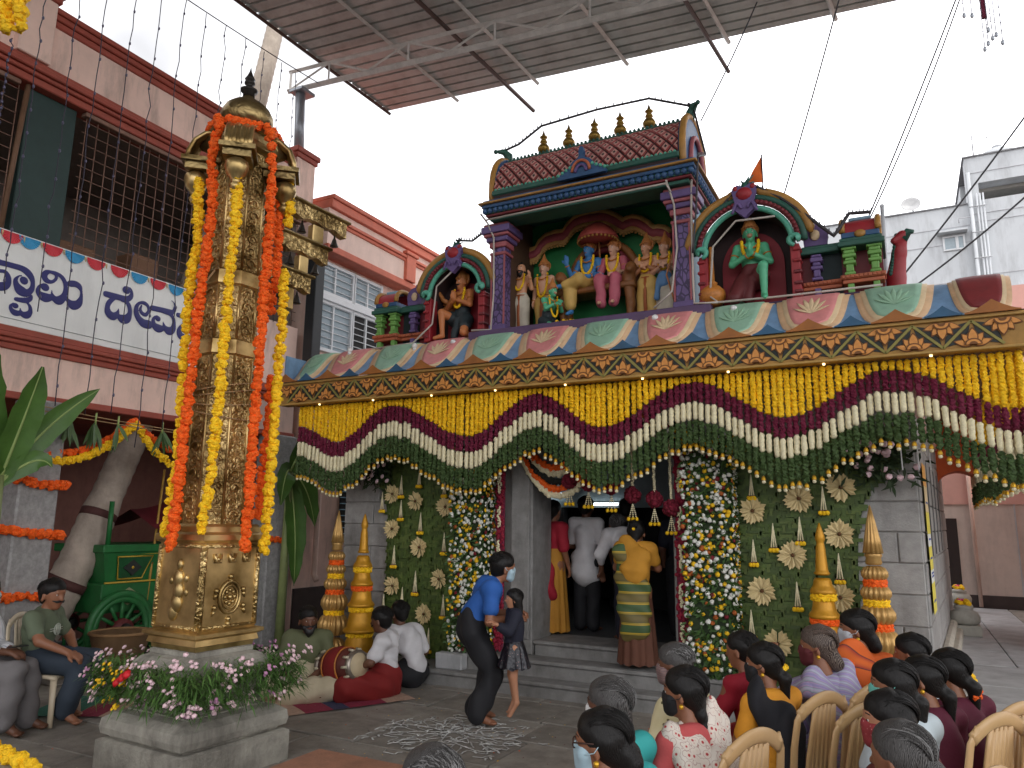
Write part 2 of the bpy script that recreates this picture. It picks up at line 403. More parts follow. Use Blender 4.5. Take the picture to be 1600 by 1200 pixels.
# inner hall
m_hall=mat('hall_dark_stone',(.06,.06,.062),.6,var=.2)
m_hallw=mat('hall_blue_grey_wall',(.3,.36,.38),.6,var=.12)
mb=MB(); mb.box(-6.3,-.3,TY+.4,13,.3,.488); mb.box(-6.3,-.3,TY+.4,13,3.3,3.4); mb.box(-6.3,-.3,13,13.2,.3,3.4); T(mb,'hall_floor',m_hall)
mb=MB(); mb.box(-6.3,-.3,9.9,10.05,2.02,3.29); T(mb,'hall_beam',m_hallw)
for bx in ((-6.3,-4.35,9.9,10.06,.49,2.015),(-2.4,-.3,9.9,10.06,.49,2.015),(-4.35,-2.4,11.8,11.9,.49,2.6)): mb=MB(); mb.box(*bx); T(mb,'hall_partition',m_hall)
m_tube=mat('lit_tube',(.9,.95,1),.4,var=0,bump=0,emit=((.85,.95,1),5))
m_tubeh=mat('tube_holder',(.7,.7,.7),.4,var=.05)
for i,(x,z) in enumerate(((-4.62,2.2),(-3.74,2.06))):
    t=thing('tube_light',('lit tube light inside the hall behind the striped swag','lit tube light inside the hall above the man in white')[i],'lamp',(x,9.86,z),0,'tube lights in the hall')
    a=MB(); a.tube([(-.3,0,0),(.3,0,0)],.016,8); a.build('tube',m_tube,t); a=MB(); a.cbox(-.33,.33,.018,.04,-.02,.03,.004); a.build('holder',m_tubeh,t)
# ashlar blocks
def course(par,x0,x1,z0,z1,axis,fix,seed,wmin=.42,wmax=.8,th=.02):
    r=random.Random(seed); x=x0
    while x<x1-.02:
        w=min(r.uniform(wmin,wmax),x1-x)
        if x1-x-w<.2: w=x1-x
        a=MB(); p=r.uniform(0,.006)
        if axis=='x': a.cbox(x+.005,x+w-.005,fix-th-p,fix+.05,z0+.005,z1-.005,.008)
        else: a.cbox(fix-.05,fix+th+p,x+.005,x+w-.005,z0+.005,z1-.005,.008)
        o=T(a,'stone_block',m_block); x+=w
        if axis=='y': side(o)
ch=.283
for i in range(9):
    z0=.34+ch*i; course(temple,-.62,.105,z0,z0+ch,'x',TY,i*3+1); course(temple,-6.71,-5.85,z0,z0+ch,'x',TY,i*3+2,.35,.6)
    course(temple,TY+.03,14.1,z0,z0+ch,'y',.1,i*3+3,.55,1.1,.015)
mb=MB(); mb.cbox(.1,.26,TY+.02,14.1,.3,.44,.02); mb.cbox(.1,.2,TY+.02,14.1,.441,.54,.03); side(T(mb,'base_moulding',mat('cream_stone',(.5,.46,.38),.8,var=.2,dirt=.5)))
m_pinkw=mat('pink_plaster',srgb(214,176,164),.85,var=.08,scale=3,bump=.2,dirt=.25)
m_slot=mat('dark_slot',(.03,.028,.027),.9); m_pilshade=mat('pilaster_shade_grey',(.14,.135,.13),.9)
for i,yy in enumerate((9.3,10.1,10.9,11.8)):
    mb=MB(); mb.box(.1,.1275,yy,yy+.07,1.5,2.5); side(T(mb,'pilaster_shade_strip',m_pilshade))  # thin grey strips that paint in the soft shadows of pilasters
mb=MB(); mb.box(.098,.14,8.6,14.1,2.89,3.69); side(T(mb,'upper_wall',m_pinkw))

# ---------------------------------------------------------------- canopy band, frieze, lotus eave
YC=7.2; XR=.98; XL=-7.22; Z0=3.27; Z1=3.55
m_tan=mat('band_tan',srgb(176,132,62),.6,var=.2,scale=8,dirt=.35)
m_edge=mat('band_edge',srgb(190,150,80),.6,var=.15,dirt=.3)
m_blk=mat('band_black',(.022,.026,.022),.6)
m_olive=mat('band_olive',srgb(150,140,70),.6,var=.2)
m_lotus=mat('band_lotus',srgb(222,150,72),.55,var=.18,scale=30)
m_soff=mat('soffit_brown',srgb(120,96,70),.8,var=.2,dirt=.3)
mb=MB(); mb.box(XL,XR,YC,YC+.12,Z0,Z1); mb.box(XR-.12,XR,YC+.12,14,Z0,Z1); band=T(mb,'frieze_band',m_tan)
mb=MB(); mb.box(XL,XR-.12,YC+.12,TY,Z0+.03,Z0+.13); mb.box(.1,XR-.12,TY,14,Z0+.03,Z0+.13); T(mb,'soffit',m_soff)
for z,h,p in ((Z0,.022,.02),(Z1-.01,.03,.03)):
    mb=MB(); mb.cbox(XL-.01,XR+p,YC-p,YC+.05,z-.001,z+h,.005); mb.cbox(XR-.05,XR+p-.001,YC+.05,14,z-.0012,z+h-.001,.005); mb.build('band_trim',m_edge,band)
zig=MB(); blk=MB(); zlo,zhi=Z0+.035,Z1-.025; per=.44
def lotus_mesh():
    a=MB()
    def pet(ang,l,w,oy):
        for mi,sc,dy in ((1,1.0,0),(0,.78,-.006)):
            pts=[]
            for i in range(11):
                t=i/10; ww=w*sc*max(0,sin(pi*t**.85))**.75*(1-.2*t); pts.append((l*(.5+(t-.5)*sc),ww))
            o=[(p[0],p[1]) for p in pts]+[(p[0],-p[1]) for p in pts[-2:0:-1]]
            P=[(u*sin(ang)+v*cos(ang),oy+dy,u*cos(ang)-v*sin(ang)) for u,v in o]; a.m=mi; a.poly(P,(0,-.008,0))
    for ang,l,w,oy in ((-1.3,.15,.034,0),(1.3,.15,.034,0),(-.68,.13,.038,-.006),(.68,.13,.038,-.006),(0,.15,.045,-.013)): pet(ang,l,w,oy)
    for rr,oy,mi in ((.066,-.026,1),(.052,-.03,0),(.03,-.034,1)):
        a.m=mi; P=[(rr*cos(t),oy,rr*.8*sin(t)) for t in [pi*i/10 for i in range(11)]]; a.poly(P,(0,-.006,0))
    return a
lm=lotus_mesh().build('lotus_motif',[m_lotus,mat('lotus_outline',srgb(120,74,30),.6,var=.2)],band); lotus_data=lm.data; first=True
x=-2.045-per*12
while x<XR:
    for (xa,za,xb,zb) in ((x,zhi,x+per/2,zlo),(x+per/2,zlo,x+per,zhi)):
        if xa<XL or xb>XR: continue
        a=Vector((xa,0,za));b=Vector((xb,0,zb));d=(b-a).normalized();nn=Vector((-d.z,0,d.x))
        s=.011; c=MB(); c.poly([(p.x,YC-.003,p.z) for p in (a+nn*s,b+nn*s,b-nn*s,a-nn*s)],(0,-.012,0)); c.build('zigzag_strip',m_olive,band)
        for sg in (1,-1):
            o1=nn*sg*.014;o2=nn*sg*.05; blk.poly([(p.x,YC-.002,max(zlo,min(zhi,p.z))) for p in (a+o1+d*.03,b+o1-d*.03,b+o2-d*.085,a+o2+d*.085)],(0,-.006,0))
    for cx,up in ((x,1),(x+per/2,-1)):
        if XL+.1<cx<XR-.05:
            if first: o=lm; first=False
            else: o=link('lotus_motif',lotus_data,band)
            o.location=(cx,YC-.004,zlo+.01 if up>0 else zhi-.01)
            if up<0: o.rotation_euler=(0,pi,0)
    x+=per
blk.build('dark_inlay',m_blk,band)
# the curved eave and its petals
EZ=lambda v:.46*(1.0*v-.12*sin(2*pi*v)+.0)*(1.25-.25*v)
dd=lambda v:.68*v
def EV(x,v,off=0,side=0):
    d=dd(v); y=YC-.02+d; z=Z1+.03+EZ(v)
    n=(-.75+.5*v,.66+.3*v)
    if side: return (XR+.02-d-n[0]*off, x, z+n[1]*off)
    return (x, y+n[0]*off, z+n[1]*off)
m_blue=mat('eave_blue',srgb(116,150,184),.55,var=.22,scale=7,dirt=.45)
m_ptan=mat('petal_tan',srgb(224,186,146),.55,var=.16,scale=6,dirt=.4)
m_pcream=mat('petal_cream',srgb(226,200,160),.55,var=.14,scale=6,dirt=.35)
m_pink=mat('petal_pink',srgb(218,140,138),.55,var=.16,scale=6,dirt=.3)
m_green=mat('petal_green',srgb(150,190,164),.55,var=.16,scale=6,dirt=.3)
m_dred=mat('petal_dark_red',srgb(130,48,50),.5,var=.2,scale=6,dirt=.3)
mb=MB(); NV=12; NX=40
def patch(mb,x0f,x1f,v0,v1,nx,nv,off,side=0):
    vs=[];fs=[]
    for j in range(nv+1):
        v=v0+(v1-v0)*j/nv; xa,xb=x0f(v),x1f(v)
        for i in range(nx+1): vs.append(EV(xa+(xb-xa)*i/nx,v,off,side))
    for j in range(nv):
        for i in range(nx):
            a=j*(nx+1)+i; q=(a,a+1,a+nx+2,a+nx+1); fs.append(q if not side else q)
    mb.add(vs,fs,True)
patch(mb,lambda v:XL,lambda v:XR+.02-dd(v),0,1,30,NV,0); patch(mb,lambda v:YC-.02+dd(v),lambda v:14,0,1,20,NV,0,1)
mb.quad((XL,YC+.66,4.04),(XR-.66,YC+.66,4.04),(XR-.66,14,4.04),(XL,14,4.04)); mb.box(XL,XL+.02,YC+.02,9,Z0+.1,3.95)
eave=T(mb,'eave',m_blue)
def petal(cx,w,vt,off,th,m,name,par,p=2.3,side=0,top=1.0,tilt=0):
    a=MB(); rows=10; cols=8; vs=[];fs=[]
    for j in range(rows+1):
        v=vt+(top-vt)*(j/rows)**.8; hw=w*max(0,1-((top-v)/(top-vt))**p)**(1/2.0)
        for i in range(cols+1):
            vs.append(EV(cx+tilt*(1-v)+hw*(2*i/cols-1),v,off+th*(1-.5*(abs(2*i/cols-1))**3),side))
    n1=len(vs)
    for j in range(rows):
        for i in range(cols):
            q=j*(cols+1)+i; fs.append((q,q+1,q+cols+2,q+cols+1))
    ring=[j*(cols+1) for j in range(rows,-1,-1)]+[j*(cols+1)+cols for j in range(0,rows+1)]
    base=[]
    for j in list(range(rows,-1,-1)): 
        v=vt+(top-vt)*(j/rows)**.8; hw=w*max(0,1-((top-v)/(top-vt))**p)**.5; base.append(EV(cx+tilt*(1-v)-hw,v,off-.02,side))
    for j in range(rows+1):
        v=vt+(top-vt)*(j/rows)**.8; hw=w*max(0,1-((top-v)/(top-vt))**p)**.5; base.append(EV(cx+tilt*(1-v)+hw,v,off-.02,side))
    b0=len(vs); vs+=base
    for q in range(len(ring)-1): fs.append((ring[q],b0+q,b0+q+1,ring[q+1]))
    a.add(vs,fs,True); return a.build(name,m,par)
m_crb=mat('crest_brown',srgb(168,104,44),.6,var=.2,dirt=.3); m_crbl=mat('crest_blue',srgb(50,96,130),.6,var=.2,dirt=.3)
for i in range(12):
    cx=-7.12+.7155*i
    if i==0: cx=-6.98
    if i==11: cx=.72
    top=1.0 if i<11 else .8
    w=.345 if 0<i<11 else .24
    petal(cx,w,.0,.005,.012,m_ptan,'petal_border',eave,2.4,top=top); petal(cx,w*.84,.08,.02,.012,m_pcream,'petal_rim',eave,2.4,top=top)
    petal(cx,w*.72,.16,.032,.014,(m_green if i%2==0 else m_pink) if i<11 else m_dred,'petal',eave,2.4,top=top)
    if i<11:
        a=MB()
        for k in (-3,3,-2,2,-1,1,0):
            pts=[EV(cx+sin(k*.45)*t*.15*w/.3,.42+.26*cos(k*.4)*t,.047+.004*sin(pi*t)) for t in [q/5 for q in range(6)]]
            a.tube(pts,[.004,.016,.024,.024,.015,.002],7,flat=.25,up=(0,-.5,.8))
        a.build('lotus_relief',(m_pcream if i%2 else mat('relief_green',srgb(150,188,158),.55,var=.12)),eave)
for i in range(23):
    cx=-7.12+.7155*.5*i
    if cx>XR-.1: continue
    P=[]
    hw=.2 if i%2==0 else .14; hh=.1 if i%2==0 else .085
    for t in [q/12 for q in range(13)]:
        u=2*t-1; P.append((cx+hw*u,YC-.045,Z1+.03+hh*(1-abs(u))**1.5*(1.0)))
    P+= [(cx+hw,YC-.045,Z1+.02),(cx-hw,YC-.045,Z1+.02)]
    a=MB(); a.poly(P,(0,-.02-.004*(i%2),0)); a.build('crest',m_crb if i%2==0 else m_crbl,eave)
for j in range(4):
    petal(8.2+.7155*j,.345,.1,.005,.012,m_ptan,'petal_border',eave,2.4,1); petal(8.2+.7155*j,.22,.4,.03,.014,m_pink if j%2 else m_green,'petal',eave,2.4,1)
# small soffit lamps
m_lamp=mat('soffit_lamp',(1,.8,.4),.4,var=0,bump=0,emit=((1,.75,.35),2.5))
for i in range(9):
    a=MB(); a.lathe([(.01,0),(.013,.008),(.012,.016)],(-6.6+i*.86,YC+.045,Z0-.018),8); o=T(a,'soffit_lamp',m_lamp)
# purple ledge that carries the rooftop shrines
m_purp=mat('ledge_purple',srgb(92,70,104),.6,var=.2,scale=5,dirt=.4)
mb=MB(); mb.cbox(-6.45,.1,7.8,8.9,3.95,4.06,.012); mb.cbox(-4.66,-1.68,7.68,7.8,3.99,4.11,.012); mb.cbox(-6.4,.05,7.84,8.9,4.061,4.085,.008); T(mb,'ledge',m_purp)
mb=MB(); mb.box(-6.6,.3,8.85,14,3.9,4.05); T(mb,'roof_slab',m_wall)
# ================================================================ rooftop central pavilion
m_teal=mat('paint_green',srgb(42,92,78),.55,var=.2,dirt=.35); m_dgreen=mat('paint_deep_green',srgb(38,134,72),.6,var=.15,scale=3,dirt=.3)
m_mar=mat('paint_maroon',srgb(122,40,48),.55,var=.2,dirt=.3); m_rose=mat('paint_rose',srgb(170,92,98),.55,var=.18,dirt=.35)
m_vio=mat('paint_violet',srgb(104,84,134),.55,var=.18,dirt=.35); m_gold=mat('paint_gold',srgb(176,128,60),.5,var=.2,dirt=.3)
m_blu2=mat('paint_blue',srgb(48,86,128),.5,var=.2,dirt=.3); m_lbl=mat('paint_light_blue',srgb(140,176,196),.6,var=.12,dirt=.4)
m_red=mat('paint_red',srgb(160,40,48),.55,var=.18,dirt=.3); m_lime=mat('paint_lime',srgb(116,168,84),.55,var=.2,dirt=.45)
m_oran=mat('paint_orange_brown',srgb(186,102,68),.6,var=.2,dirt=.35); m_tur=mat('paint_turquoise',srgb(92,176,150),.5,var=.15,dirt=.3)
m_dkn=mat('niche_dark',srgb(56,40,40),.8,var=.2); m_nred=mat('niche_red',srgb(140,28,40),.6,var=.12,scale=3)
m_vine=pmat('violet_vine',[(0,(.05,.035,.09)),(.06,(.06,.04,.1)),(.12,srgb(112,92,142)),(1,srgb(120,100,150))],'VORONOI',16,.55,bump=.6,feature='DISTANCE_TO_EDGE',stretch=(1,1,.7))
PX0,PX1=-4.42,-1.9; PY=7.8; PC=-3.16
pav=thing('rooftop_pavilion','large painted pavilion with diamond tiled roof and violet columns above the eave','shrine',(PC,8.2,4.085))
def P_(mb,name,m,par=pav):
    o=mb.build(name,m,par)
    if par is pav: o.location=(-PC,-8.2,-4.085)
    return o
mb=MB(); mb.box(PX0+.03,PX1-.03,8.66,8.78,4.09,5.8); P_(mb,'back_wall',m_dgreen)
mb=MB(); mb.box(PX0+.1,PX0+.18,7.98,8.66,4.09,5.49); mb.box(PX0+.12,PX0+.16,7.98,8.66,5.49,5.78); P_(mb,'side_wall',mat('side_brown',srgb(84,60,44),.7,var=.15))
mb=MB(); mb.box(PX1-.16,PX1-.04,7.98,8.66,4.09,5.49); mb.box(PX1-.14,PX1-.1,7.98,8.66,5.49,5.78); P_(mb,'side_wall',m_lbl)
mb=MB(); mb.box(PX0+.05,PX1-.05,7.9,8.7,5.78,5.8); P_(mb,'ceiling',mat('ceiling_teal',srgb(60,104,100),.7,var=.1))
for x0,x1 in ((PX0,PX0+.2),(PX1-.2,PX1)):
    mb=MB(); mb.cbox(x0+.012,x1-.012,PY+.01,PY+.19,4.08,5.25,.012); c=P_(mb,'column',m_vine)
    for k,(z0,z1,e,m) in enumerate(((4.085,4.2,.012,m_vio),(5.1,5.14,.014,m_rose),(5.2,5.27,.02,m_rose),(5.27,5.33,.05,m_vio),(5.33,5.37,.075,m_rose),(5.37,5.46,.1,m_vio),(5.46,5.5,.075,m_rose))):
        a=MB(); a.cbox(x0-e,x1+e,PY-e,PY+.19+e,z0,z1-.001,.008); a.build('column_cap',m,c)
    for e in (0,1):
        a=MB(); a.cbox(x0 if e==0 else x1-.02,x0+.02 if e==0 else x1,PY-.008,PY+.012,4.2,5.1,.003); a.build('column_edge',m_rose,c)
# cornice
CX0,CX1,CY=-4.46,-1.76,7.55
mb=MB()
for (z0,z1,e,k) in ((5.5,5.545,.1,0),(5.545,5.575,.06,1),(5.645,5.69,.02,2),(5.69,5.715,-.015,3),(5.715,5.75,.03,2)):
    mb.m=k; mb.cbox(CX0+e,CX1-e,CY+e,7.95,z0,z1-.001,.006)
    for xa,xb in ((CX0+e,-4.3),(-2.02,CX1-e)): mb.cbox(xa,xb,7.95,8.85,z0,z1-.0015,.006)
mb.m=0; mb.box(CX0+.05,CX1-.05,CY+.05,7.95,5.575,5.645)
for xa,xb in ((CX0+.05,-4.3),(-2.02,CX1-.05)): mb.box(xa,xb,7.95,8.8,5.575,5.645)
cor=P_(mb,'cornice',[m_teal,m_mar,m_blu2,m_gold])
bead=MB(); bead.sph((0,0,0),.037,12,8,(.98,.9,.98)); bd=bead.build('bead',m_blu2,cor); bd.location=(CX0+.06,CY+.045,5.61)
n=36
for i in range(1,n): link('bead',bd.data,cor,(CX0+.06+(CX1-CX0-.12)*i/(n-1),CY+.045,5.61))
for i in range(12): link('bead',bd.data,cor,(CX1-.05,CY+.12+i*.095,5.61))
# barrel roof with diamond tiles
RX0,RX1=-4.32,-1.98
def RP(v,off=0):
    th=v*1.35; y=7.68+.48*(1-cos(th))**.9; z=5.84+.6*sin(th)/sin(1.35); n=(-cos(th),sin(th)); return (y+n[0]*off,z+n[1]*off)
mb=MB(); vs=[];fs=[]
for i in range(13):
    y,z=RP(i/12); vs+=[(RX0,y,z),(RX1,y,z)]
for i in range(12): fs.append((2*i,2*i+1,2*i+3,2*i+2))
mb.add(vs,fs,True); yt,zt=RP(1)
mb.box(RX0,RX1,yt,8.75,5.81,zt); mb.box(RX0,RX1,7.66,8.75,5.805,5.838); mb.box(RX0,RX1,7.66,7.94,5.751,5.805); roof=P_(mb,'roof',m_dkn)
m_tile=mat('roof_tile_red',srgb(150,62,58),.5,var=.2,scale=9,dirt=.35,rnd=.15); m_tile2=mat('roof_tile_pink',srgb(190,140,130),.5,var=.2,dirt=.3)
NXT,NVT=17,4.0
dxT=(RX1-RX0)/NXT; dvT=.86/NVT
def tilept(cx,cv,u,v,off): y,z=RP(max(0,min(1,cv+v)),off); return (max(RX0,min(RX1,cx+u)),y,z)
for row in range(9):
    cv=.08+dvT*.5*row
    for i in range(NXT+1):
        cx=RX0+dxT*(i+(.5 if row%2==0 else 0))
        if cx>RX1+.01 or cx<RX0-.01: continue
        a=MB(); s=.86
        q=[(0,-dvT/2*s),(dxT/2*s,0),(0,dvT/2*s),(-dxT/2*s,0)]
        o=[tilept(cx,cv,u,v,.004) for u,v in q]; t=[tilept(cx,cv,u*.75,v*.75,.022) for u,v in q]; c=[tilept(cx,cv,u*.3,v*.3,.024) for u,v in q]; cc=tilept(cx,cv,0,0,.01)
        a.m=0; a.add(o+t,[(k,(k+1)%4,4+(k+1)%4,4+k) for k in range(4)])
        a.m=1; a.add(t+c,[(k,(k+1)%4,4+(k+1)%4,4+k) for k in range(4)])
        a.m=2; a.add(c+[cc],[(k,(k+1)%4,4) for k in range(4)])
        a.build('roof_tile',[m_tile,m_tile2,m_blk],roof)
for v,rr,m in ((1.0,.035,m_teal),(.02,.045,m_teal)):
    y,z=RP(v); a=MB(); a.cbox(RX0-.02,RX1+.02,y-.04,y+.05,z-.03,z+.04,.012); P_(a,'ridge_band',m)
    a=MB()
    for i in range(44): a.lathe([(.016,0),(.02,.02),(.004,.035)],(RX0+.03+i*(RX1-RX0-.06)/43,y-.02,z+.038 if v>.5 else z+.03),6)
    P_(a,'ridge_leaf_row',m_teal if v>.5 else m_tur)
# gable horseshoes
for s,x in ((-1,RX0),(1,RX1)):
    P=[]
    for i in range(17):
        t=i/16; ang=pi*(1.12*t-.06); r=.5*(1+.12*sin(ang)); P.append((x,8.2-r*cos(ang),5.8+.72*max(-.05,sin(ang))**.85))if sin(ang)>0 else P.append((x,8.2-r*cos(ang),5.78))
    a=MB(); a.poly(P,(.07*s,0,0)); gb=P_(a,'gable',m_blu2)
    a=MB(); a.tube([(x+.05*s,p[1],p[2]) for p in P],.04,8); a.build('gable_rim',m_gold,gb)
    a=MB(); a.tube([(x+.09*s,8.2-.3*cos(pi*i/12),5.85+.42*sin(pi*i/12)) for i in range(13)],.03,8); a.build('gable_scroll',m_rose,gb)
    a=MB(); a.tube([(x+.04*s,8.12,6.5),(x+.05*s,8.14,6.6),(x+.1*s,8.1,6.66),(x+.16*s,8.02,6.64)],[.06,.06,.045,.02],8); a.sph((x+.17*s,8.0,6.63),.03); a.build('gable_horn',m_teal,gb)
# crest motif in the middle of the roof
a=MB(); P=[]
half=[(0,.36),(.022,.35),(.035,.3),(.03,.25),(.05,.22),(.1,.2),(.14,.16),(.16,.12),(.2,.12),(.24,.08),(.27,.06),(.31,.03),(.3,0)]
P=[(PC+.07+u,7.6,5.79+w*1.05) for u,w in half]+[(PC+.07-u,7.6,5.79+w*1.05) for u,w in half[:0:-1]]
a.poly(P,(0,-.05,0)); mo=P_(a,'roof_motif',m_blu2)
for r_,z_,m in ((.11,.13,m_oran),(.07,.1,m_vio)):
    a=MB(); a.tube([(PC+.07+r_*cos(t),7.54,5.8+z_*.4+r_*1.2*sin(t)) for t in [pi*i/12 for i in range(13)]],.018,8); a.build('motif_arch',m,mo)
a=MB()
for s in (-1,1):
    for q in range(4): a.sph((PC+.07+s*(.14+.05*q),7.55,5.82+.1-.024*q),.022,7,5)
a.build('motif_scroll',m_tur,mo)
# five brass finials
m_brassd=mat('finial_brass',srgb(150,118,52),.4,.75,var=.3,scale=20,dirt=.3)
fin=[(.05,0),(.055,.015),(.035,.03),(.03,.045),(.05,.06),(.078,.1),(.08,.13),(.055,.17),(.028,.185),(.03,.2),(.05,.21),(.04,.235),(.025,.255),(.03,.262),(.05,.275),(.05,.285),(.028,.3),(.014,.34),(.003,.38)]
for i,(x,nm) in enumerate(((-3.845,'first'),(-3.49,'second'),(-3.14,'third'),(-2.80,'fourth'),(-2.43,'fifth'))):
    a=MB(); a.lathe(fin,(0,0,0),16); o=a.build('kalasha_finial',m_brassd,None,(x,8.12,6.46))
    tag(o,f'{nm} brass pot finial from the left on the tiled pavilion roof','finial','brass finials on the pavilion roof')
# tube lamp under the cornice, unlit
t=thing('unlit_tube_light','white unlit tube light under the green pavilion cornice','lamp',(-3.26,8.0,5.66))
a=MB(); a.cbox(-.53,.53,-.02,.02,0,.03,.005); a.build('holder',m_tubeh,t); a=MB(); a.tube([(-.5,0,-.015),(.5,0,-.015)],.016,8); a.build('tube',mat('tube_off',(.75,.75,.73),.3,var=.03),t)
# lobed arch relief on the back wall
def lob(pts,Y): return [(x,Y,z) for x,z in pts]
ARCH=[(-4.433,5.182),(-4.409,5.269),(-4.353,5.351),(-4.265,5.413),(-4.153,5.428),(-4.130,5.448),(-4.091,5.520),(-4.004,5.588),(-3.879,5.607),(-3.755,5.600),(-3.724,5.618),(-3.678,5.688),(-3.586,5.761),(-3.480,5.785),(-3.361,5.789),(-3.242,5.784),(-3.140,5.750),(-3.039,5.688),(-2.969,5.624),(-2.926,5.594),(-2.890,5.616),(-2.812,5.628),(-2.715,5.591),(-2.620,5.516),(-2.566,5.450),(-2.532,5.430),(-2.485,5.435),(-2.404,5.407),(-2.326,5.330)]
arch=thing('lobed_arch','lobed maroon and gold arch relief on the green pavilion wall','arch',(PC,8.6,4.2))
for off,r,m,nm,zoff in ((0,.055,mat('arch_tan',srgb(206,160,96),.5,var=.2),'outer_rim',.02),(1,.065,mat('arch_rose',srgb(176,84,92),.5,var=.2),'middle_roll',-.045),(2,.04,MATS['arch_tan'],'inner_rim',-.12)):
    a=MB(); a.tube([(x-PC,-.03,z-4.24+zoff) for x,z in ARCH],r,8); a.build(nm,m,arch)
a=MB()
for i in range(len(ARCH)-1):
    x0,z0=ARCH[i];x1,z1=ARCH[i+1]
    nseg=max(1,int(((x1-x0)**2+(z1-z0)**2)**.5/.035))
    for q in range(nseg):
        t=q/nseg; a.sph((x0+(x1-x0)*t-PC,-.05,z0+(z1-z0)*t-4.24-.17),.02,6,4)
a.build('bead_fringe',MATS['arch_tan'],arch)['kind']='stuff'
# throne with high oval back and parasol
thr=thing('throne','brown carved throne with oval back and animal shaped legs','throne',(-3.18,8.5,4.085))
m_brn=mat('throne_brown',srgb(138,88,44),.5,var=.25,scale=14,bump=.4,bscale=30,dirt=.25)
a=MB(); a.tube([(.45*cos(t),.02,.72+.5*sin(t)) for t in [-.5+ (pi+1)*i/24 for i in range(25)]],.05,8); a.build('back_rim',m_brn,thr)
a=MB(); a.tube([(.36*cos(t),.03,.72+.42*sin(t)) for t in [-.5+(pi+1)*i/24 for i in range(25)]],.045,8); a.build('back_inner',m_mar,thr)
a=MB(); a.cbox(-.52,.5,-.32,.04,.5,.58,.02); a.build('seat',m_brn,thr)
for s in (-1,1):
    blobobj('leg',[((s*.42,-.26,.0),.035,(s*.44,-.27,.3),.05),((s*.44,-.27,.3),.05,(s*.4,-.22,.62),.08),((s*.4,-.22,.62),.08,(s*.46,-.3,.74),.06),((s*.46,-.3,.74),.06,(s*.46,-.36,.7),.035),((s*.42,-.05,0),.035,(s*.46,-.08,.3),.06),((s*.46,-.08,.3),.06,(s*.4,-.1,.55),.06)],m_brn,thr,.014,.04)
par=thing('parasol','red ribbed ceremonial parasol over the seated statues','parasol',(-3.19,8.34,5.28))
a=MB(); a.lathe([(.25,0),(.255,.02),(.22,.09),(.15,.17),(.07,.23),(.02,.25)],(0,0,0),24,flute=.05,nf=16); a.build('canopy',mat('parasol_red',srgb(160,70,60),.55,var=.2),par)
a=MB()
for i in range(30): a.sph((.25*cos(2*pi*i/30),.25*sin(2*pi*i/30),-.012),.017,6,4)
a.build('fringe',m_gold,par); a=MB(); a.tube([(0,.08,-.3),(0,.02,.1)],.012,6); a.build('pole',m_brn,par)

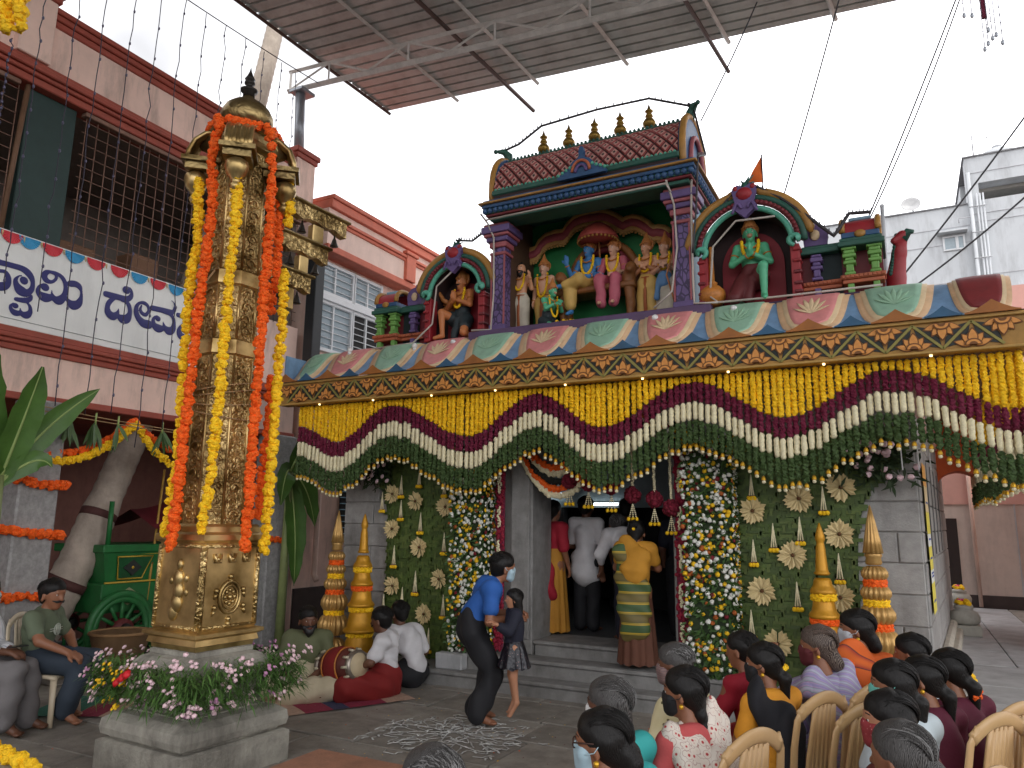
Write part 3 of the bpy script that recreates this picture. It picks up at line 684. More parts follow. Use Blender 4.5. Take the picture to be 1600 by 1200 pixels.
# ================================================================ side niches and corner pavilions
def niche(xc,w,label,horn):
    n=thing('arched_niche',label,'niche',(xc,7.86,4.085)); hw=w/2; zs=.58
    R_=hw-.06
    # back slab with arched opening shown as dark recess and red curved board
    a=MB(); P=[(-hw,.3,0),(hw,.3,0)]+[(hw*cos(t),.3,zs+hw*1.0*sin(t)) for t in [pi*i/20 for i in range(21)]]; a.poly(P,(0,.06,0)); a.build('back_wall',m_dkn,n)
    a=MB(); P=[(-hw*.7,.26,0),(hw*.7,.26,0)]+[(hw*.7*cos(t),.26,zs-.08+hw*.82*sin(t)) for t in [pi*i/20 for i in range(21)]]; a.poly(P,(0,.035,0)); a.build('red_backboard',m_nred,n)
    # vault shell
    a=MB(); vs=[];fs=[]
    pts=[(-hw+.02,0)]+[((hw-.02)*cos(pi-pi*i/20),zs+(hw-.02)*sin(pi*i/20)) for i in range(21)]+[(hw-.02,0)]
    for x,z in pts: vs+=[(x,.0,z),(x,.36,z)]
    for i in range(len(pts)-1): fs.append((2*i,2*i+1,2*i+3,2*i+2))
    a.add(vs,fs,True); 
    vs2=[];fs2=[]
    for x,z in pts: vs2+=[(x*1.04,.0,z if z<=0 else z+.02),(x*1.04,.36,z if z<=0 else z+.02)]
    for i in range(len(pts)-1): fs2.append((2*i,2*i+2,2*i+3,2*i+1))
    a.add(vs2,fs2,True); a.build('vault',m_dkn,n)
    for s in (-1,1):
        a=MB(); a.cbox(s*hw-.045,s*hw+.045,-.06,.1,0,zs,.008); p=a.build('pilaster',m_red,n)
        for z in (.05,.14,.26,.38,.5):
            b=MB(); b.cbox(s*hw+s*.02-.04,s*hw+s*.02+.04,-.085,.06,z,z+.035,.01); b.build('pilaster_ring',m_mar if z<.3 else m_red,p)
        b=MB(); b.tube([(s*(hw+.02)+s*.09*t*cos(4.5*t),-.1,zs+.04+.07*t*sin(4.5*t)) for t in [q/14 for q in range(15)]],[.05-.028*q/14 for q in range(15)],8); b.build('scroll',m_tur,n)
    for rr,tr,m,nm,dy in ((hw-.015,.032,m_tur,'inner_arch',-.05),(hw+.045,.028,m_mar,'bead_arch',-.06),(hw+.1,.035,m_teal,'outer_arch',-.05)):
        a=MB()
        pts=[(rr*cos(t),dy,zs+.03+rr*.98*sin(t)) for t in [pi*i/24 for i in range(25)]]
        if nm=='bead_arch':
            for i in range(34): t=pi*i/33; a.sph((rr*cos(t),dy-.02,zs+.03+rr*.98*sin(t)),.026,7,5)
        a.tube(pts,tr,8); a.build(nm,m,n)
    for s in (-1,1):
        a=MB(); rr=hw+.17; pts=[(s*rr*cos(t),-.03,zs+.03+rr*.98*sin(t)) for t in [.12+(1.18)*i/14 for i in range(15)]]
        e=pts[-1]; pts+=[(e[0]-s*.03,-.03,e[2]+.03),(e[0]-s*.02,-.03,e[2]+.06)]
        a.tube(pts,[.02]+[.05]*14+[.05,.03],8); a.build('flame_rim',m_gold,n)
    # crowning face motif
    a=MB(); P=[(0,-.05,zs+hw-.12),(.13,-.05,zs+hw+.0),(.1,-.05,zs+hw+.06),(.13,-.05,zs+hw+.2),(.07,-.05,zs+hw+.26),(0,-.05,zs+hw+.22),(-.07,-.05,zs+hw+.26),(-.13,-.05,zs+hw+.2),(-.1,-.05,zs+hw+.06),(-.13,-.05,zs+hw)]
    a.poly(P,(0,-.07,0)); k=a.build('crown_motif',m_vio,n)
    a=MB(); a.sph((0,-.1,zs+hw+.15),.085,10,7,(1.1,.7,.9)); a.sph((-.09,-.1,zs+hw+.22),.035); a.sph((.09,-.1,zs+hw+.22),.035); a.build('crown_face',m_red,k)
    a=MB()
    for s in (-1,1): a.tube([(s*(.03+.1*t),-.13,zs+hw-.02+.06*sin(4*t)) for t in [q/8 for q in range(9)]],.016,6)
    a.build('crown_whisker',m_vio,k)
    a=MB(); a.tube([(0,-.05,zs+hw+.2),(0,-.05,zs+hw+.3)],[.06,.03],8)
    for q in range(7): a.tube([(0,-.04,zs+hw+.28),(.1*cos(q),-.04,zs+hw+.3+.08*sin(q*1.3))],[.022,.005],5)
    a.build('crown_bud',m_teal,k)
    return n
niche(-4.955,.80,'left arched rooftop niche holding a kneeling moustached statue','L')
niche(-1.30,.94,'right arched rooftop niche holding a kneeling green statue','R')
def corner(xa,xb,flip,label):
    """two storey balustrade wing with lime baluster columns and a small red vaulted roof at its outer end"""
    n=thing('corner_pavilion',label,'pavilion',((xa+xb)/2,7.9,4.085)); c=(xa+xb)/2; sgn=1 if flip else -1
    def X(u): return (u-c)
    a=MB(); a.box(X(xa),X(xb),.12,.5,0,.52); a.build('wall',m_mar,n)
    a=MB(); a.box(X(xa)+ (.12 if flip else .38),X(xb)-(.38 if flip else .12),.1,.119,.0,.5); a.build('dark_panel',mat('corner_dark',srgb(26,40,42),.7),n)
    outer=xb if flip else xa
    o0,o1=(outer-.37,outer) if flip else (outer,outer+.37)
    i0,i1=(xa,o0) if flip else (o1,xb)
    # ledge with small blocks
    for (x0,x1,y0) in ((o0-.02,o1+.02,-.06),(i0,i1,.03)):
        a=MB(); a.cbox(X(x0),X(x1),y0,.12,.14,.185,.006); a.cbox(X(x0)+.015,X(x1)-.015,y0+.02,.12,.1,.139,.006)
        k=0; x=x0+.01
        while x<x1-.03: a.cbox(X(x),X(x)+.032,y0-.012,y0+.02,.148,.18,.004); x+=.04
        a.build('ledge',m_oran,n)
    for x in (o0+.07,o1-.07):
        a=MB(); a.cbox(X(x)-.03,X(x)+.03,-.03,.05,0,.1,.006); a.build('post',m_lime,n)
        a=MB()
        for z0,z1,w in ((.186,.22,.05),(.22,.3,.035),(.3,.335,.058),(.335,.37,.04),(.37,.41,.062),(.41,.45,.05),(.45,.475,.07)): a.cbox(X(x)-w,X(x)+w,-.02-w*.6,.03+w*.6,z0,z1-.001,.008)
        a.build('baluster',m_lime,n)
    xm=(i1-.16) if not flip else (i0+.16)
    a=MB()
    b=MB(); b.cbox(X(xm)-.03,X(xm)+.03,-.009,.078,0,.1,.006); b.build('post',m_vio,n)
    for z0,z1,w in ((.186,.22,.05),(.22,.3,.032),(.3,.34,.055),(.34,.38,.036),(.38,.43,.06),(.43,.46,.05)): a.cbox(X(xm)-w,X(xm)+w,.0-w*.3,.06+w*.6,z0,z1-.001,.008)
    a.build('baluster',m_vio,n)
    for (x0,x1,y0) in ((o0-.03,o1+.03,-.09),(i0,i1,.0)):
        a=MB(); a.cbox(X(x0),X(x1),y0,.5,.476,.53,.008); a.cbox(X(x0)+.02,X(x1)-.02,y0+.03,.5,.531,.57,.008); a.build('cornice',m_teal,n)
    a=MB(); a.cbox(X(o0)+.01,X(o1)-.01,-.05,.4,.571,.63,.008); a.build('blue_course',m_blu2,n)
    a=MB(); vs=[];fs=[]
    for i in range(13):
        t=pi*i/12; vs+=[(X(o0)+.02,.16-.2*cos(t),.63+.17*sin(t)**.8),(X(o1)-.02,.16-.2*cos(t),.63+.17*sin(t)**.8)]
    for i in range(12): fs.append((2*i,2*i+2,2*i+3,2*i+1))
    a.add(vs,fs,True); a.build('vault_roof',m_red,n)
    for x in (o0+.02,o1-.02):
        a=MB(); a.tube([(X(x),.16-.21*cos(t),.63+.18*max(0,sin(t))**.8) for t in [pi*i/12 for i in range(13)]],.03,8); a.build('vault_rim',m_gold,n)
    a=MB(); a.cbox(X(o0)+.08,X(o1)-.08,.08,.24,.79,.83,.01); a.build('roof_cap',m_lbl,n)
    a=MB(); a.sph((X((o0+o1)/2),-.06,.6),.04,8,6,(1.4,.5,1)); a.build('rosette',m_gold,n)
    a=MB(); P=[(X(xm)-.11,.03,.57),(X(xm)+.11,.03,.57)]+[(X(xm)+.125*cos(t),.03,.68+.13*sin(t)) for t in [-.4+(pi+.8)*i/14 for i in range(15)]]; a.poly(P,(0,.08,0)); a.tube([(X(xm),.07,.8),(X(xm),.07,.86)],[.03,.01],6); h=a.build('horseshoe',m_vio,n)
    a=MB(); a.sph((X(xm),.02,.68),.05,8,6,(1,.4,1.2)); a.build('horseshoe_figure',m_pcream,h)
corner(-6.26,-5.5,False,'left corner pavilion of small lime balusters under a red vault')
corner(-.80,-.03,True,'right corner pavilion of weathered lime balusters under a red vault')
wing=thing('side_parapet_figure','red and green carved bracket figure at the outer end of the roof','carving',(.06,8.3,4.06))
blobobj('body',[((0,0,.0),.1,(.02,0,.25),.09),((.02,0,.25),.09,(.06,-.05,.5),.07),((.06,-.05,.5),.07,(.1,-.1,.66),.05),((.1,-.1,.66),.05,(.02,-.14,.6),.03)],m_red,wing,.016,.03,.006)
a=MB()
for i in range(14): a.sph((.02+.006*i-.05,-.08-.002*i,.28+.03*i),.024,7,5)
a.tube([(.1,-.1,.62),(.16,-.1,.7),(.2,-.12,.68)],[.05,.04,.02],8); a.build('mane',m_teal,wing)
# ================================================================ flower curtain under the canopy
m_yel=mat('marigold_yellow',srgb(252,202,22),.7,var=.3,scale=40,bump=.5,bscale=160)
m_org=mat('marigold_orange',srgb(244,98,10),.7,var=.3,scale=40,bump=.5,bscale=160)
m_mrn=mat('rose_maroon',srgb(110,18,52),.7,var=.4,scale=40,bump=.5,bscale=160)
m_wht=mat('jasmine_white',srgb(236,226,188),.7,var=.2,scale=50,bump=.4,bscale=160)
m_lfg=mat('leaf_strand_green',srgb(62,84,40),.7,var=.5,scale=45,bump=.6,bscale=140)
m_bell=mat('bell_gold',srgb(220,170,50),.35,.6,var=.2,scale=20)
def zyel(x):
    """lower edge of the yellow blossoms: a wave with crests at measured places"""
    K=[(-7.3,2.98),(-6.98,3.0),(-6.35,2.78),(-5.52,3.19),(-4.4,2.77),(-3.55,3.2),(-2.78,2.80),(-1.82,3.2),(-.93,2.80),(-.06,3.18),(.9,2.78)]
    for (a,za),(b,zb) in zip(K,K[1:]):
        if a<=x<=b: t=(x-a)/(b-a); return za+(zb-za)*(1-cos(pi*t))/2
    return K[-1][1]
def seg_tube(x,y,z0,z1,r,rn,n=8,step=.015,jit=.3,smooth=False):
    mb=MB(); k=max(2,int((z0-z1)/step)); ring=[]
    dx=rn.uniform(-.004,.004)
    v=[];f=[]
    for i in range(k+1):
        z=z0+(z1-z0)*i/k; rr=r*(1 if 0<i<k else .6)*(1.06 if i%2 else .9)*rn.uniform(.92,1.08)
        for q in range(n):
            a=2*pi*(q+.5*(i%2))/n; s=rr*(1+rn.uniform(-jit,jit)); v.append((x+dx*(i/k)+s*cos(a),y+s*sin(a),z+rn.uniform(-.3,.3)*step))
    for i in range(k):
        for q in range(n): q2=(q+1)%n; f.append((i*n+q,(i+1)*n+q,(i+1)*n+q2,i*n+q2))
    f.append(tuple(range(n))); f.append(tuple(k*n+q for q in range(n))[::-1]); mb.add(v,f,smooth); return mb
bellm=MB(); bellm.lathe([(.004,0),(.012,-.004),(.02,-.02),(.022,-.035),(.024,-.04)],(0,0,0),8); bellw=MB(); bellw.sph((0,0,-.055),.02,7,5,(1,1,.9))
def strand(par,x,y,ztop,zy,rn,sc=1,lens=(.19,.19,.23)):
    """one string: yellow, maroon, white, green, and a gilt bell with a white bud"""
    zz=[ztop,zy,zy-lens[0]*rn.uniform(.93,1.07),0,0]; zz[3]=zz[2]-lens[1]*rn.uniform(.97,1.03); zz[4]=zz[3]-lens[2]*rn.uniform(.9,1.1)
    st=MB(); st.tube([(x,y,ztop+.02),(x,y,zz[4]-.03)],.003,4); s=st.build('strand',mat('thread',(.6,.55,.4)),par)
    seg_tube(x,y,zz[0],zz[1],.027*sc,rn).build('yellow_blossoms',m_yel,s); seg_tube(x,y,zz[1],zz[2],.026*sc,rn,jit=.4).build('maroon_petals',m_mrn,s)
    seg_tube(x,y,zz[2],zz[3],.0275*sc,rn,step=.022,jit=.1,smooth=True).build('white_buds',m_wht,s); seg_tube(x,y,zz[3],zz[4],.027*sc,rn,step=.016,jit=.5).build('green_leaves',m_lfg,s)
    if strand.b is None:
        strand.b=bellm.build('bell',m_bell,s); strand.w=bellw.build('bud',m_wht,s); strand.b.location=strand.w.location=(x,y,zz[4]-.005)
    else:
        link('bell',strand.b.data,s,(x,y,zz[4]-.005)); link('bud',strand.w.data,s,(x,y,zz[4]-.005))
strand.b=None
rn=random.Random(11)
cur=thing('flower_curtain','long waving curtain of yellow maroon white and green flower strings','flower curtain',(0,0,0))
x=-6.98
while x<.92:
    strand(cur,x,7.33+rn.uniform(-.012,.012),3.262,zyel(x)+rn.uniform(-.008,.008),rn); x+=.0625*rn.uniform(.9,1.1)
cur2=thing('side_flower_curtain','short flower string curtain on the right side return of the canopy','flower curtain',(0,0,0))
y=7.42
while y<13.2:
    strand(cur2,.905+rn.uniform(-.01,.01),y,3.262,2.78-.02*sin(y*2),rn); y+=.2*rn.uniform(.9,1.1)
for i,(px,pz) in enumerate(((-.02,2.6),(.11,2.58),(.2,2.55))):
    a=MB(); a.tube([(px,7.5,3.27),(px+.01,7.5,2.3)],.006,5); o=a.build('silver_ribbon',mat('ribbon_white',(.8,.8,.8),.3)); tag(o,('left','middle','right')[i]+' of three thin white ribbons hanging at the curtain\'s right end','ribbon','white ribbons')

# ================================================================ woven leaf panels with dried palm flowers
m_weave=mat('woven_leaf',srgb(78,98,42),.6,var=.35,scale=9,bump=.3,bscale=60,rnd=0)
m_weaved=mat('woven_leaf_dark',srgb(60,78,34),.7,var=.3,scale=12)
m_dry=mat('dried_palm_leaf',srgb(222,200,146),.6,var=.18,scale=14,bump=.3,bscale=80)
ORD=['','first','second','third','fourth','fifth','sixth','seventh','eighth','ninth','tenth','eleventh','twelfth','thirteenth','fourteenth','fifteenth','sixteenth','seventeenth','eighteenth']
m_seed=mat('seed_brown',srgb(96,64,36),.8)
def inside_panel(x,z,o):
    c=False; j=len(o)-1
    for i in range(len(o)):
        if (o[i][1]>z)!=(o[j][1]>z) and x<(o[j][0]-o[i][0])*(z-o[i][1])/(o[j][1]-o[i][1])+o[i][0]: c=not c
        j=i
    return c
def panel(outl,label,seed):
    p=thing('woven_leaf_panel',label,'panel',(0,0,0)); r=random.Random(seed); yp=7.93
    a=MB(); a.poly([(x,yp+.03,z) for x,z in outl],(0,.04,0)); a.build('backing',m_weaved,p)
    xs=[q[0] for q in outl];zs=[q[1] for q in outl]; w=MB(); s=.052; row=0; z=min(zs)
    m1=[m_weave,mat('woven_leaf_pale',srgb(90,106,50),.6,var=.3,scale=9),mat('woven_leaf_deep',srgb(68,86,38),.6,var=.3,scale=9)]
    while z<max(zs):
        x=min(xs)+(row%4)*s; 
        while x<max(xs):
            if inside_panel(x+.04,z+.02,outl):
                w.m=r.choice((0,0,0,1,2,2)); e=r.uniform(-.006,.006)
                w.obox((x+.05,yp+.012+e*.3,z+.02+e),(.13,.012,.034),0,r.uniform(-.12,.12),r.uniform(-.05,.05))
            if inside_panel(x+.13,z+.02,outl):
                w.m=r.choice((0,0,1,2,2)); w.obox((x+.134,yp+.008,z+.02),(.03,.012,.075),0,0,r.uniform(-.1,.1))
            x+=s*4-.04
        z+=s*.62; row+=1
    o=w.build('weave_strips',m1,p); o['kind']='stuff'
    return p
OL=[(-5.97,.17),(-4.95,.17),(-4.95,2.75),(-6.4,2.75),(-6.3,2.45),(-6.13,2.27),(-6.02,2.06),(-5.97,1.8)]
ORt=[(-1.62,.17),(-.47,.17),(-.45,1.5),(-.42,1.8),(-.36,2.03),(-.26,2.2),(-.12,2.33),(.02,2.4),(.02,2.75),(-1.62,2.75)]
panel(OL,'green woven leaf panel left of the doorway behind the drummers','1'); panel(ORt,'green woven leaf panel right of the doorway behind the audience','2')
def palmflower(x,z,r,side,i,seed):
    t=thing('dried_palm_flower',f'cream dried palm flower, {ORD[i]} from the top on the {side} woven panel','flower ornament',(x,7.9,z),0,'dried palm flowers on the woven panels')
    rr=random.Random(seed); n=20; a0=rr.uniform(0,6); a=MB()
    for k in range(n):
        if rr.random()<.03: continue
        an=a0+2*pi*k/n+rr.uniform(-.07,.07); l=r*rr.uniform(.88,1.1); d=Vector((cos(an),0,sin(an))); s=Vector((-sin(an),0,cos(an)))
        w=l*.18; y0=-.004-.012*(k%2)
        pts=[d*l*.1,d*l*.72+s*w+Vector((0,-.015,0)),d*l+Vector((0,-.03,0)),d*l*.72-s*w+Vector((0,-.002,0))]
        pts=[q+Vector((0,y0,0)) for q in pts]; mid=d*l*.72+Vector((0,y0-.02,0))
        a.add([pts[0],pts[1],pts[2],pts[3],mid],[(0,4,1),(1,4,2),(0,3,4),(3,2,4)])
    a.build('petals',m_dry,t); a=MB(); a.sph((0,-.025,0),r*.14,8,5,(1,.6,1)); a.build('seed_head',m_seed,t)
def tassel(x,z,h,side,i,seed):
    t=thing('flower_tassel',f'jasmine tassel with marigold tips, {ORD[i]} from the top on the {side} woven panel','tassel',(x,7.89,z),0,'hanging flower tassels')
    rr=random.Random(seed); a=MB(); b=MB(); c=MB()
    for k in range(3):
        dx=(k-1)*h*.1
        a.tube([(0,-.01,0),(dx*.45,-.012,-h*.5),(dx,-.012,-h)],[.004,.0065,.0075],5)
        b.sph((dx*1.25,-.015,-h*1.06),.024,7,5,jit=.15); c.sph((dx*1.1,-.012,-h*.99),.015,6,4)
    a.build('jasmine_strings',m_wht,t); b.build('marigolds',m_yel,t); c.build('rose_buds',m_mrn,t)
FLW_L=[(-5.864,2.142),(-5.501,2.047),(-5.052,1.978),(-5.849,1.7),(-5.419,1.481),(-5.114,1.11),(-5.803,.998),(-5.319,.687)]
FLW_R=[(-.551,2.172),(-.938,2.065),(-1.385,1.945),(-.592,1.729),(-1.023,1.519),(-.619,1.142),(-1.329,1.165),(-1.205,.676)]
TAS_L=[(-5.449,2.456,.213),(-5.724,2.375,.257),(-5.068,2.336,.215),(-6.016,2.163,.229),(-5.716,2.062,.231),(-5.409,1.908,.24),(-5.052,1.666,.239),(-5.796,1.494,.249),(-5.457,1.195,.266),(-5.647,.989,.236),(-5.04,.93,.255),(-5.93,.89,.223),(-5.596,.616,.216),(-5.238,.531,.258)]
TAS_R=[(-1.385,2.307,.224),(-.717,2.182,.242),(-.944,1.889,.242),(-1.196,1.825,.25),(-1.392,1.66,.232),(-.612,1.551,.253),(-1.001,1.271,.246),(-1.442,.98,.25)]
for i,(x,z) in enumerate(FLW_L): palmflower(x,z,.125,'left',i+1,i)
for i,(x,z) in enumerate(FLW_R): palmflower(x,z,.14,'right',i+1,i+30)
for i,(x,z,h) in enumerate(TAS_L): tassel(x,z,h,'left',i+1,i)
for i,(x,z,h) in enumerate(TAS_R): tassel(x,z,h,'right',i+1,i+30)

# ================================================================ blossom columns beside the door
m_fol=mat('dark_foliage',srgb(40,58,26),.7,var=.5,scale=20); m_fol2=mat('fern_green',srgb(58,88,36),.65,var=.4,scale=20)
m_cw=mat('chrysanthemum_white',srgb(232,232,222),.7,var=.12,scale=30); m_cy=mat('chrysanthemum_yellow',srgb(246,196,30),.7,var=.2,scale=30)
m_co=mat('chrysanthemum_rust',srgb(176,92,36),.7,var=.3,scale=30); m_cr=mat('rose_red',srgb(120,22,36),.7,var=.3,scale=30); m_cp=mat('blossom_pink',srgb(238,204,210),.7,var=.2,scale=30)
def rosette(mb,c,nrm,r,rn,n=7):
    nrm=Vector(nrm).normalized(); u=nrm.orthogonal().normalized(); w=nrm.cross(u); c=Vector(c); a0=rn.uniform(0,6)
    v=[c+nrm*r*.75]; 
    for lay,(rr,hh) in enumerate(((.5,.7),(1.0,.3),(.6,-.1))):
        for k in range(n):
            a=a0+2*pi*(k+.5*lay)/n; q=r*rr*rn.uniform(.85,1.15); v.append(c+(cos(a)*u+sin(a)*w)*q+nrm*r*hh*rn.uniform(.8,1.2))
    f=[(0,1+k,1+(k+1)%n) for k in range(n)]
    for lay in (0,1):
        for k in range(n): a=1+lay*n+k;b=1+lay*n+(k+1)%n; f.append((a,a+n,b+n,b))
    mb.add(v,f,True)
def blossom_column(label,x0,x1,y0,y1,z0,z1,seed,nf,bare):
    t=thing('blossom_column',label,'flower column',((x0+x1)/2,(y0+y1)/2,z0)); ox,oy=(x0+x1)/2,(y0+y1)/2; r=random.Random(seed)
    a=MB(); a.cbox(x0-ox+.03,x1-ox-.03,y0-oy+.03,y1-oy,0,z1-z0,.02); a.build('core',m_fol,t)
    lf=MB(); F=[MB() for _ in range(4)]
    faces=[('f',(x1-x0)*(z1-z0)),('r',(y1-y0)*(z1-z0))]; tot=sum(f[1] for f in faces)
    def pt():
        u,z=r.random(),r.uniform(0,z1-z0)
        if r.random()<faces[0][1]/tot: return Vector((x0-ox+u*(x1-x0),y0-oy+.01,z)),Vector((r.uniform(-.3,.3),-1,r.uniform(-.2,.4)))
        return Vector((x1-ox-.01,y0-oy+u*(y1-y0),z)),Vector((1,r.uniform(-.3,.3),r.uniform(-.2,.4)))
    for i in range(1500):
        p,n=pt(); d=Vector((r.uniform(-1,1),r.uniform(-.6,.2),r.uniform(-1,.5)))+n*.4; lf.leaf(p,d,n,r.uniform(.05,.09),.025,.1,2)
    o=lf.build('leaves',m_fol2,t); o['kind']='stuff'
    grid=[]
    tries=0
    while len(grid)<nf and tries<nf*12:
        tries+=1; p,n=pt()
        dens=.22 if bare(p.z) else 1
        if r.random()>dens: continue
        if any((p-q).length<.036 for q in grid[-220:]): continue
        grid.append(p); rosette(F[r.choices((0,1,2,3),(56,28,9,4))[0]],p+n*.012,n,r.uniform(.018,.03),r,7)
    for mb,nm,m in zip(F,('white_blossoms','yellow_blossoms','rust_blossoms','red_blossoms'),(m_cw,m_cy,m_co,m_cr)):
        o=mb.build(nm,m,t); o['kind']='stuff'
blossom_column('column of white and yellow blossoms at the left of the doorway',-4.84,-4.38,7.66,7.97,.34,2.7,5,700,lambda z:False)
blossom_column('column of white and yellow blossoms at the right of the doorway',-2.05,-1.55,7.68,7.97,.34,2.7,6,680,lambda z:.35<z<.75 or z<.2)
# arch of mixed blossoms across the door head
t=thing('blossom_arch','arched blossom band over the doorway between the two flower columns','flower arch',(-3.2,7.7,2.6)); r=random.Random(9)
lf=MB(); F=[MB() for _ in range(4)]
for i in range(900):
    u=r.random()*pi; R_=r.uniform(.9,1.02); p=Vector((1.15*cos(u)*R_*1.12,r.uniform(-.06,.1),.42*sin(u)*R_))
    lf.leaf(p,(r.uniform(-1,1),r.uniform(-1,.2),r.uniform(-1,.6)),(0,-1,0),.09,.03,.1,2)
    if i%3==0: rosette(F[r.choices((0,1,2,3),(30,30,20,20))[0]],p+Vector((0,-.07,0)),(0,-1,0),r.uniform(.02,.03),r,6)
lf.build('leaves',m_fol,t)['kind']='stuff'
for mb,nm,m in zip(F,('white_blossoms','yellow_blossoms','rust_blossoms','red_blossoms'),(m_cw,m_cy,m_co,m_cr)): mb.build(nm,m,t)['kind']='stuff'
a=MB(); a.tube([(1.29*cos(pi*i/16),.12,.4*sin(pi*i/16)) for i in range(17)],.05,8); a.build('arch_frame',m_fol,t)
# red rose petal strips with jasmine bundles
m_rosep=mat('rose_petal_strip',srgb(140,20,48),.7,var=.5,scale=30,bump=.6,bscale=60)
for i,(x,lab) in enumerate(((-4.27,'left'),(-2.12,'right'))):
    t=thing('rose_petal_strip',f'crimson petal strip with jasmine bundles on the {lab} door jamb','flower strip',(x,7.87,.36),0,'petal strips')
    a=MB(); rr=random.Random(i); a.cbox(-.055,.055,0,.03,0,2.38,.01)
    a.build('backing',m_mrn,t); a=MB()
    for k in range(340): a.sph((rr.uniform(-.055,.055),-.005,rr.uniform(0,2.38)),rr.uniform(.016,.026),6,4,(1,.6,1),jit=.2)
    o=a.build('petals',m_rosep,t); o['kind']='stuff'
    for k in range(6):
        b=MB(); z=.22+k*.39
        for q in range(26): b.sph((rr.uniform(-.025,.025)*(1-abs(q/13-1)*.5),-.03,z+q*.009),.013,6,4)
        b.build('jasmine_bundle',m_wht,t)
# swags of pleated garland inside the door head
for i,(sag,m,nm) in enumerate(((.44,m_wht,'cream'),(.36,m_org,'orange'),(.28,mat('dark_leaf_swag',srgb(26,30,24),.8,var=.4,scale=30),'dark leaf'),(.2,m_wht,'inner cream'),(.13,m_org,'inner orange'))):
    pts=arc((-4.0+.04*i,7.86,2.56),(-3.02-.06*i,7.86,2.56),sag*1.05,18); mb=MB(); rr=random.Random(i)
    for p in pts: 
        for q in range(3): mb.sph((p.x+rr.uniform(-.02,.02),p.y+rr.uniform(-.02,.02),p.z+rr.uniform(-.02,.02)),.032,7,5,jit=.15)
    mb.tube(pts,.03,7); tag(mb.build('door_swag',m),f'{nm} drooping swag in the head of the doorway, one of five nested','garland','nested door swags')
# pompoms hanging in the doorway
m_pom=mat('pompom_red',srgb(116,16,40),.8,var=.5,scale=30,bump=.8,bscale=70)
for i,(x,z) in enumerate(((-3.36,2.27),(-3.13,2.24),(-2.86,2.2),(-2.62,2.11),(-2.38,2.06),(-2.2,1.97))):
    t=thing('pompom_string',f'{ORD[i+1]} red petal ball from the left hanging in the doorway','hanging','x' and (x,7.82,z),0,'petal balls hanging in the doorway'); rr=random.Random(i)
    a=MB()
    for k in range(60):
        d=Vector((rr.gauss(0,1),rr.gauss(0,1),rr.gauss(0,1))).normalized(); a.sph(d*.072,.026,6,4,jit=.25)
    a.sph((0,0,0),.075,10,7); a.build('ball',m_pom,t)
    a=MB(); n=int((2.72-z)/.022)
    for k in range(n): a.sph((rr.uniform(-.005,.005),rr.uniform(-.005,.005),.08+k*.022),.018,6,4)
    a.build('jasmine_string',m_wht,t); a=MB(); b=MB()
    for s in (-1,0,1):
        for q in range(8): a.sph((s*.005*q,0,-.09-.02*q),.009,5,4)
        b.sph((s*.045,-.005*abs(s),-.26),.022,7,5,jit=.15)
    a.build('tassel',m_wht,t); b.build('marigold_tips',m_yel,t)
# sprays of pink flowers on the stone beside the panels
for i,(x,z,lab) in enumerate(((-6.1,2.45,'left'),(-.22,2.42,'right'))):
    t=thing('pink_flower_spray',f'dark spray of leaves with pink flowers on the stone, {lab} of the door','flower spray',(x,7.86,z),0,'pink flower sprays'); rr=random.Random(i+4); a=MB(); b=MB(); c=MB()
    for k in range(260):
        p=Vector((rr.gauss(0,.14),-abs(rr.gauss(0,.06)),rr.gauss(0,.11))); a.leaf(p,(rr.uniform(-1,1),rr.uniform(-1,.1),rr.uniform(-1,1)),(0,-1,.2),rr.uniform(.07,.14),.03,.2,2)
    for k in range(22):
        p=Vector((rr.gauss(0,.14),-.1-rr.random()*.06,rr.gauss(0,.11))); rosette(b,p,(rr.uniform(-.4,.4),-1,.2),.032,rr,7)
    for k in range(12): c.tube([(0,0,0),(rr.gauss(0,.13),-.1,rr.gauss(0,.1))],.004,4)
    a.build('leaves',m_fol,t)['kind']='stuff'; b.build('blossoms',m_cp,t); c.build('stems',m_fol2,t)
